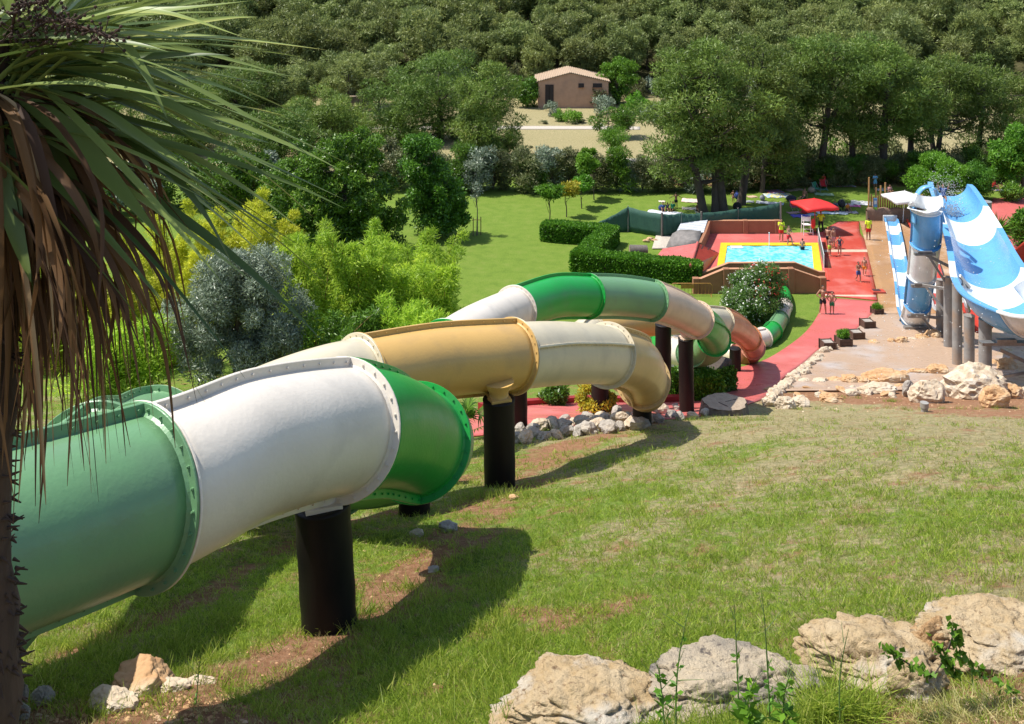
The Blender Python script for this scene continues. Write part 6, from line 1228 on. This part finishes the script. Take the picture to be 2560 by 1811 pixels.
person('person wrapped in a light blue towel standing in front of the thick pine trunk', at0(2188, 474), 1.5, toc, 'chest', 'stand', 'skin_tan', 'slide_lightblue', 'slide_lightblue', vox=.014)
rp = P(2358, 497, 60.8); person('rider with raised arms sliding through the spray at the far end of the wide slide', rp, 1.55, toc - .35, 'up', 'sprawl', 'skin_tan', 'short_blue', 'short_black', vox=.012)
# spray and drops thrown up by the slide
r = np.random.default_rng(12); V, Fc = [], []
def drop(p, s):
    i0 = len(V); 
    for q in ((1, 0, 0), (-1, 0, 0), (0, 1, 0), (0, -1, 0), (0, 0, 1), (0, 0, -1)): V.append((p[0] + q[0] * s, p[1] + q[1] * s, p[2] + q[2] * s))
    for a, b_, c_ in ((0, 2, 4), (2, 1, 4), (1, 3, 4), (3, 0, 4), (2, 0, 5), (1, 2, 5), (3, 1, 5), (0, 3, 5)): Fc.append((i0 + a, i0 + b_, i0 + c_))
for _ in range(700): q = rp + Vector((r.normal() * .55, r.normal() * .5, abs(r.normal()) * .75 + .1)); drop(q, r.uniform(.010, .022))
for _ in range(600): q = P(2380 + r.normal() * 14, 535 + r.normal() * 12, 60.4) + Vector((0, 0, r.uniform(0, .25))); drop(q, r.uniform(.015, .045))
for _ in range(260): q = P(r.uniform(2170, 2480), r.uniform(640, 960), r.uniform(40, 60)); 
for _ in range(240):
    q = P(r.uniform(2180, 2500), r.uniform(600, 960), r.uniform(36, 56))
    if q.z > gz(q.x, q.y) + .1: drop(q, r.uniform(.012, .028))
tag(place('water_spray', npmesh('water_spray', np.array(V), np.array(Fc), True), None, M['slide_white']), 'white water drops thrown into the air around the slides', 'water spray', kind='stuff')
# ================================================================== GRASS BLADES ON THE NEAR BANK
def polymask(u, v, poly):
    inside = np.zeros(len(u), bool); n = len(poly)
    for i in range(n):
        x1, y1 = poly[i]; x2, y2 = poly[(i + 1) % n]; c = ((y1 > v) != (y2 > v)) & (u < (x2 - x1) * (v - y1) / (y2 - y1 + 1e-9) + x1); inside ^= c
    return inside
def ground_at_px(u, v):
    """vectorised photo pixel -> near bank"""
    Y = np.full(len(u), 10.0)
    for _ in range(40):
        X = (u - 1280) / F * Y; z = g(X, Y); Y = .5 * Y + .5 * np.clip((H - z) / ((v - VH) / F), 3, 60)
    return (u - 1280) / F * Y, Y
def grass(name, n, vr, ur, hgt, wid, mt, seed, label, cluster=6, thr=(.25, .62), bare=False):
    r = np.random.default_rng(seed); m = n // cluster
    ct_ = r.random(m); u = r.uniform(*ur, m); v = vr[0] + (vr[1] - vr[0]) * r.random(m) ** .9; X, Y = ground_at_px(u, v)
    lush, soil, _ = masks(X, Y); nz_ = .5 + .28 * fnoise(X, Y, 2.3, 2) + .22 * fnoise(X, Y, 6.1, 5)
    if bare: p = np.clip(1.15 - lush + .1, .1, 1) * np.clip(1.1 - .6 * soil, .1, 1)
    else: p = np.clip((lush - thr[0]) / (thr[1] - thr[0]), .08, 1) * np.clip(1.7 - 1.9 * soil * (.55 + nz_), .04, 1) * np.clip(nz_ * 1.9, .2, 1)
    keep = (r.random(m) < p) & (Y < 41.5) & ~((X > 9.5 + (41 - Y) * 1.6) & (Y > 38))
    red = [(1100, 1028), (1310, 1015), (1600, 1006), (1810, 960), (1920, 985), (1860, 1020), (1760, 1042), (1600, 1060), (1290, 1085), (1100, 1108)]
    keep &= ~polymask(u, v, red); X, Y = X[keep], Y[keep]; nzk = np.clip(.55 * nz_[keep] + .6 * ct_[keep], 0, 1.1); cw = np.repeat(.028 * np.clip(Y / 12, .8, 2.2), cluster)
    X = np.repeat(X, cluster) + r.normal(size=len(X) * cluster) * cw; Y = np.repeat(Y, cluster) + r.normal(size=len(Y) * cluster) * cw; nzk = np.repeat(nzk, cluster)
    Z = g(X, Y) - .005; sc = np.clip(Y / 14, .75, 2.4) ** .75; k = len(X)
    h = hgt * r.uniform(.4, 1.35, k) * (.6 + .8 * nzk) * sc ** .5; w = wid * r.uniform(.6, 1.3, k) * sc
    d = np.stack([r.normal(size=k) * .55 - .1, r.normal(size=k) * .45, np.ones(k)], -1); d = unit(d); s = unit(np.cross(d, r.normal(size=(k, 3))))
    B = np.stack([X, Y, Z], -1); tip = B + d * h[:, None] + np.stack([r.normal(size=k), r.normal(size=k), -np.abs(r.normal(size=k)) * .4], -1) * (h * .25)[:, None]; md = B + d * (h * .55)[:, None]
    V = np.empty((k, 4, 3)); V[:, 0] = B; V[:, 1] = md + s * (w / 2)[:, None]; V[:, 2] = tip; V[:, 3] = md - s * (w / 2)[:, None]
    t_ = np.clip(r.random(k) * .55 + .5 * (1.05 - nzk), 0, 1); Fc = np.arange(k)[:, None] * 4 + np.array([[0, 1, 2, 3]])
    tag(place(name, npmesh(name, V.reshape(-1, 3), Fc, attrs={'tint': np.repeat(t_, 4)}), None, M[mt]), label, 'grass', kind='stuff')
grass('grass', 470000, (1000, 1990), (-120, 2700), .085, .0085, 'grass', 1, 'short green grass growing over the near bank', 11)
grass('dry_grass', 260000, (1000, 1990), (-120, 2700), .06, .007, 'straw', 2, 'straw coloured dry grass scattered over the bank', 8, bare=True)
def tufts(name, spots, label, hgt, n, mt='grass', wid=.010, seed=3, spread=.10, cat='grass', lean=.35, Ys=None):
    r = np.random.default_rng(seed); V = []; T_ = []
    for (u, v) in spots:
        c = G(u, v) if Ys is None else P(u, v, Ys)
        for _ in range(n):
            b = np.array([c.x + r.normal() * spread, c.y + r.normal() * spread, 0]); b[2] = gz(b[0], b[1]) - .01 if Ys is None else c.z
            h = hgt * r.uniform(.5, 1.2); d = unit(np.array([r.normal() * lean, r.normal() * lean, 1.0])); s = unit(np.cross(d, r.normal(size=3))) * wid / 2; q = [b - s, b + s]; bend = np.array([d[0], d[1], -.35]) * h * .45
            seg = [(b + d * h * t + bend * t * t, s * (1 - t * .85)) for t in (0, .35, .7, 1)]; V.append(np.array([seg[0][0] - seg[0][1], seg[0][0] + seg[0][1], seg[1][0] + seg[1][1], seg[1][0] - seg[1][1], seg[1][0] - seg[1][1], seg[1][0] + seg[1][1], seg[2][0] + seg[2][1], seg[2][0] - seg[2][1], seg[2][0] - seg[2][1], seg[2][0] + seg[2][1], seg[3][0] + seg[3][1], seg[3][0] - seg[3][1]])); T_ += [r.random()] * 12
    V = np.concatenate(V); return tag(place(name, npmesh(name, V, np.arange(len(V)).reshape(-1, 4), attrs={'tint': np.array(T_)}), None, M[mt]), label, cat, kind='stuff')
r = random.Random(8)
sp = [(r.uniform(0, 1000), r.uniform(1480, 1800)) for _ in range(46)] + [(r.uniform(60, 560), r.uniform(1560, 1690)) for _ in range(30)] + [(r.uniform(900, 1320), r.uniform(1380, 1700)) for _ in range(50)] + [(r.uniform(900, 1300), r.uniform(1700, 1811)) for _ in range(20)] + [(r.uniform(1300, 2560), r.uniform(1150, 1620)) for _ in range(60)] + [(r.uniform(1150, 1800), r.uniform(1120, 1300)) for _ in range(30)]
tufts('grass_tufts', sp, 'taller green grass tufts scattered over the near bank', .17, 46, seed=4, spread=.11)
tufts('grass_tufts', [(820 + i * 12, 1578 - i * 6 + r.uniform(-4, 4)) for i in range(9)] + [(1110 + r.uniform(0, 170) , 1240 + r.uniform(-4, 10)) for _ in range(10)] + [(2140 + r.uniform(-60, 60), 985 + r.uniform(0, 20)) for _ in range(5)] + [(2235 + r.uniform(-25, 25), 1005) for _ in range(4)] + [(1950 + i * 45, 1022 + r.uniform(-6, 6)) for i in range(14)] + [(1700 + i * 20, 1052) for i in range(12)], 'grass tufts round the foot of the posts and along the crest', .2, 40, seed=5, spread=.12)
tufts('long_grass', [(2010 + i * 22, 1790 + r.uniform(-10, 10)) for i in range(9)], 'long bent grass growing between the front boulders', .36, 60, seed=6, wid=.008, spread=.06, lean=.5, Ys=6.75)
tufts('long_grass', [(1640 + i * 26, 1825) for i in range(16)] + [(1240, 1790)], 'thin grass stems in front of the grey boulder', .22, 26, seed=7, wid=.006, spread=.06, lean=.35, Ys=6.4)
tufts('dry_grass_litter', [(2200 + r.uniform(-60, 380), 1765 + r.uniform(0, 50)) for _ in range(30)], 'dead straw litter at the foot of the right boulders', .14, 40, 'straw', seed=9, wid=.006, spread=.10, lean=1.2)
# weeds: tall stalks with leaves
def weed(label, u, v, Y, h, lean, seed, nl=14, ls=.06):
    b = P(u, v, Y); r = np.random.default_rng(seed); root = thing('weed', label, 'weed', b); mb = MB(); pts = [Vector((lean * t * t, .03 * math.sin(t * 4), h * t)) for t in (0, .2, .4, .6, .8, 1)]; mb.tube(pts, [.006, .005, .005, .004, .003, .0015], 6)
    for i in range(4): t = .35 + .15 * i; q = Vector((lean * t * t, .02, h * t)); e = q + Vector((r.normal() * .07, r.normal() * .05, .10)); mb.tube([q, e], [.003, .001], 5)
    mb.build('stem', M['leaf_stem'] if 'leaf_stem' in M else mat('leaf_stem', (.10, .17, .04), rough=.6), root)
    t = r.random(nl) ** 1.6 * .75; pos = np.stack([lean * t * t, .02 * t, h * t], -1); d = r.normal(size=(nl, 3)); d[:, 2] = np.abs(d[:, 2]) * .5; place('leaves', leaves('leaves', pos, d, ls * (1.3 - t), .45 * ls, r.random(nl), r=r), root, M['leaf_bright']); return root
weed('tall straight weed stalk in front of the grey boulder, left of two', 1848, 1800, 6.3, .78, -.04, 1); weed('tall curving weed stalk in front of the grey boulder, right of two', 1925, 1800, 6.3, .84, -.06, 2)
weed('thin weed at the gap between the tan and the grey boulder', 1690, 1811, 6.3, .75, .08, 3, 20); weed('small leafy weed between tan and grey boulder', 1660, 1815, 6.2, .42, -.05, 4, 22, .08); weed('broad-leaved weed at the foot of the grey boulder', 1870, 1811, 6.2, .32, .05, 5, 40, .10); weed('low leafy weed at the right foot of the grey boulder', 1960, 1811, 6.2, .35, .04, 6, 34, .09); weed('thin dry stalk in front of the sandy boulder', 2100, 1800, 6.6, .62, .05, 7, 6, .04); weed('fine-leaved weed at the foot of the right boulder', 2440, 1770, 6.9, .4, -.06, 8, 30, .05)
weed('bare twiggy weed on the bank above the flat stones', 490, 1760, 8.3, .45, .05, 9, 14, .035)
# ivy on the right boulders
r_ = np.random.default_rng(6); pos = []
for (u0, v0, u1, v1, n) in ((2205, 1620, 2330, 1695, 60), (2330, 1600, 2390, 1690, 70), (2375, 1560, 2400, 1640, 50), (2380, 1640, 2540, 1735, 50)):
    for i in range(n): t = r_.random(); p = P(u0 + (u1 - u0) * t + r_.normal() * 5, v0 + (v1 - v0) * t + r_.normal() * 5, 6.62 + r_.normal() * .03); pos.append(tuple(p))
pos = np.array(pos); dn = np.tile([0.1, -.9, .35], (len(pos), 1)) + r_.normal(size=(len(pos), 3)) * .5
iv = thing('ivy', 'strand of ivy creeping down between the sandy and the pitted boulder', 'ivy', tuple(pos[0])); place('leaves', leaves('leaves', pos - pos[0], dn, .055, .05, r_.random(len(pos)), r=r_), iv, M['leaf_bright'])
mb = MB(); mb.tube([P(2205, 1620, 6.63) - iv.location, P(2330, 1695, 6.63) - iv.location, P(2360, 1650, 6.63) - iv.location, P(2390, 1570, 6.63) - iv.location], .006, 5); mb.build('stem', M['bark'], iv)
# scattered pebbles and bark bits on bare soil
r = np.random.default_rng(33); V, Fc = [], []
for (u0, u1, v0, v1, n, s0) in ((40, 620, 1740, 1811, 260, .022), (900, 1130, 1300, 1500, 60, .02), (1950, 2560, 985, 1030, 200, .035), (2180, 2560, 1740, 1811, 140, .02), (500, 1100, 1560, 1760, 120, .016)):
    for _ in range(n):
        c = G(r.uniform(u0, u1), r.uniform(v0, v1)); s = s0 * r.uniform(.4, 1.5); i0 = len(V); rz = r.uniform(0, 3)
        for a in range(5): V.append((c.x + math.cos(rz + a * 1.257) * s * r.uniform(.7, 1.2), c.y + math.sin(rz + a * 1.257) * s * r.uniform(.7, 1.2), c.z - .003))
        V.append((c.x, c.y, c.z + s * .7)); Fc += [(i0 + a, i0 + (a + 1) % 5, i0 + 5) for a in range(5)]
tag(place('gravel', npmesh('gravel', np.array(V), np.array(Fc)), None, M['rock_orange']), 'small stones strewn over the bare soil', 'gravel', kind='stuff')

# ================================================================== PALM (cabbage-tree like, strap leaves)
HD = P(-45, 195, 2.5); palm = thing('palm', 'strap-leaved palm filling the upper left corner, brown dead leaves hanging down its trunk', 'palm', (HD.x - .01, 2.5, gz(HD.x, 2.5)))
po = palm.location
def strap(V, Fc, T_, pts, w, tint, twist=0.0, rr=None):
    P_ = catmull([Vector(p) for p in pts], 5); n = len(P_); prev = None
    for i, p in enumerate(P_):
        t = i / (n - 1); tg = (P_[min(i + 1, n - 1)] - P_[max(i - 1, 0)]).normalized(); s = tg.cross(Vector((0, .25, 1))); s = s.normalized() if s.length > .05 else Vector((0, 1, 0)); s = Matrix.Rotation(twist + .5 * math.sin(t * 3 + twist), 3, tg) @ s; nn = s.cross(tg)
        ww = w * min(1, .35 + t * 3.0) * (1 - max(0, (t - .35) / .65) ** 1.6) + .0012
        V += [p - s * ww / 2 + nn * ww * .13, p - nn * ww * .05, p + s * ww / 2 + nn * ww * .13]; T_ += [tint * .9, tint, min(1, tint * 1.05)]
        if i: o = len(V) - 6; Fc += [(o, o + 1, o + 4, o + 3), (o + 1, o + 2, o + 5, o + 4)]
def zp(x, y, Y): return P(x / 2.32, y / 2.32, Y) - po
rr = random.Random(21); V, Fc, T_ = [], [], []
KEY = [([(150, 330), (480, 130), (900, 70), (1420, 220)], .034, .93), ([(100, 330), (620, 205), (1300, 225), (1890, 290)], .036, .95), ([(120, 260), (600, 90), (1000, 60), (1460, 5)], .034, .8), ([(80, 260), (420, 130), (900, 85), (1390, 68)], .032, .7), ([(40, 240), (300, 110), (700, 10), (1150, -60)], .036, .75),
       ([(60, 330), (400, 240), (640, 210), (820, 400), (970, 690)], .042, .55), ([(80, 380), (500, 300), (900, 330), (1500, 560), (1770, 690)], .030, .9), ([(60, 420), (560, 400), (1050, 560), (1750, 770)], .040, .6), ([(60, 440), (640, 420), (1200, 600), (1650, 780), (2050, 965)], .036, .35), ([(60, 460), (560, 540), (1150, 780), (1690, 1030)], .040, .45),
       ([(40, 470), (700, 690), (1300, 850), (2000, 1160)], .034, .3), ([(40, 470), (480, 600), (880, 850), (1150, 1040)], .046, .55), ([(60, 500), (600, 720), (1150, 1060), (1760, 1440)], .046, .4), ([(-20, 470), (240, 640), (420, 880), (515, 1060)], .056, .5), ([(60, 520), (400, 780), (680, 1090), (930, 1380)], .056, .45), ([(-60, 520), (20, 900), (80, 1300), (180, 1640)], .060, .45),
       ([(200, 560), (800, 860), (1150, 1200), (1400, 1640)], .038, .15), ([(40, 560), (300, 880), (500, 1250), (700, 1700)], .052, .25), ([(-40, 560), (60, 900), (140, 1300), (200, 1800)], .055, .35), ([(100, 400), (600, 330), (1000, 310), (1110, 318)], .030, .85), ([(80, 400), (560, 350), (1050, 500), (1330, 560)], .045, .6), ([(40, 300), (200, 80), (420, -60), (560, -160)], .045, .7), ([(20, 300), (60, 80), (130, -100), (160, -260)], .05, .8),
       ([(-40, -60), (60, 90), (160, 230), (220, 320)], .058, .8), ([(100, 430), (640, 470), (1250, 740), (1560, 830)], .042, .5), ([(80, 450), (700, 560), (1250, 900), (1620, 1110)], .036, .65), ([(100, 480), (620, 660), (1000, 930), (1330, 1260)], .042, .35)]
for i, (pp, w_, tn) in enumerate(KEY):
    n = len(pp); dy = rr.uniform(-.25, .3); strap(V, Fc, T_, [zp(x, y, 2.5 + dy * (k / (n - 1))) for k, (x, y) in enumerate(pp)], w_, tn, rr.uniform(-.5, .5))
hl = HD - po
def rand_leaf(V, Fc, T_, el, az, L_, droop, w_, tn, jit=.05):
    d = Vector((math.cos(az) * math.cos(el), math.sin(az) * math.cos(el), math.sin(el))); b = hl + Vector((rr.gauss(0, jit), rr.gauss(0, jit), rr.uniform(-.14, .12)))
    strap(V, Fc, T_, [b + d * L_ * t + Vector((0, 0, -1)) * droop * L_ * t * t for t in (0, .3, .6, .85, 1)], w_, tn, rr.uniform(-.8, .8))
for i in range(105): rand_leaf(V, Fc, T_, rr.uniform(-.3, 1.35), rr.uniform(-.45, 3.6), rr.uniform(.55, .90), rr.uniform(.1, .45), rr.uniform(.015, .029), rr.random() ** .8 * .99)
for i in range(46): rand_leaf(V, Fc, T_, rr.uniform(-.55, .45), rr.uniform(-.5, .8), rr.uniform(.55, .84), rr.uniform(.12, .42), rr.uniform(.014, .028), rr.uniform(0, .95))
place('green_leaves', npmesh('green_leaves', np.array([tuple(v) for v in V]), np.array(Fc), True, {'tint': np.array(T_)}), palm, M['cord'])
V, Fc, T_ = [], [], []
for i in range(215):
    az = rr.uniform(0, 6.283) if i % 3 == 0 else rr.uniform(-.7, .7); sp_ = rr.uniform(.03, .44) * (1 if i % 3 else .6); L_ = rr.uniform(.42, .82) * (1 - .25 * (sp_ > .3)); b = hl + Vector((math.cos(az) * .07, math.sin(az) * .07, rr.uniform(-.38, -.02))); o_ = Vector((math.cos(az), math.sin(az), 0))
    strap(V, Fc, T_, [b, b + o_ * sp_ * .45 + Vector((0, 0, -.10 * L_)), b + o_ * sp_ * .85 + Vector((0, 0, -.5 * L_)), b + o_ * sp_ + Vector((rr.gauss(0, .03), rr.gauss(0, .03), -L_))], rr.uniform(.009, .024), rr.random() ** 1.1, rr.uniform(-1.5, 1.5))
place('dead_leaves', npmesh('dead_leaves', np.array([tuple(v) for v in V]), np.array(Fc), True, {'tint': np.array(T_)}), palm, M['cord_dead'])
mb = MB(); nn = 40; zt = hl.z + .1; pts = [Vector((hl.x + .012 * math.sin(i * .6) + (.02 if i < 20 else .0), hl.y, -.3 + (zt + .3) * i / nn)) for i in range(nn + 1)]; mb.tube(pts, [.078 + .007 * math.sin(i * 2.7) + .004 * math.sin(i * 5.1) for i in range(nn + 1)], 26)
rt_ = random.Random(3)
for i in range(900):
    z = rt_.uniform(zt - 2.2, zt); a = rt_.uniform(0, 6.283); k = int((z + .3) / (zt + .3) * nn); c = pts[min(k, nn)]; q = Vector((c.x + math.cos(a) * .075, c.y + math.sin(a) * .075, z)); d = Vector((math.cos(a), math.sin(a), rt_.uniform(-1.2, .4))).normalized(); mb.tube([q, q + d * rt_.uniform(.012, .035)], [.005, .0015], 4)
mb.build('trunk', M['palm_bark'], palm)
mb = MB(); rs = random.Random(9)
for (a, b_, c_) in (((160, 330), (400, 160), (640, 215)), ((120, 300), (240, 140), (420, 120)), ((60, 260), (100, 60), (260, 10))):
    q = catmull([zp(*a, 2.45), zp(*b_, 2.38), zp(*c_, 2.3)], 10); mb.tube(q, .004, 6)
    for p in q[4:]:
        for _ in range(5): e = p + Vector((rs.gauss(0, .018), rs.gauss(0, .018), rs.gauss(0, .016))); mb.tube([p, e], .0012, 4, False); mb.ell(e, (.0045, .0045, .0045), 6, 4)
mb.build('flower_stalk', M['palm_bark'], palm)
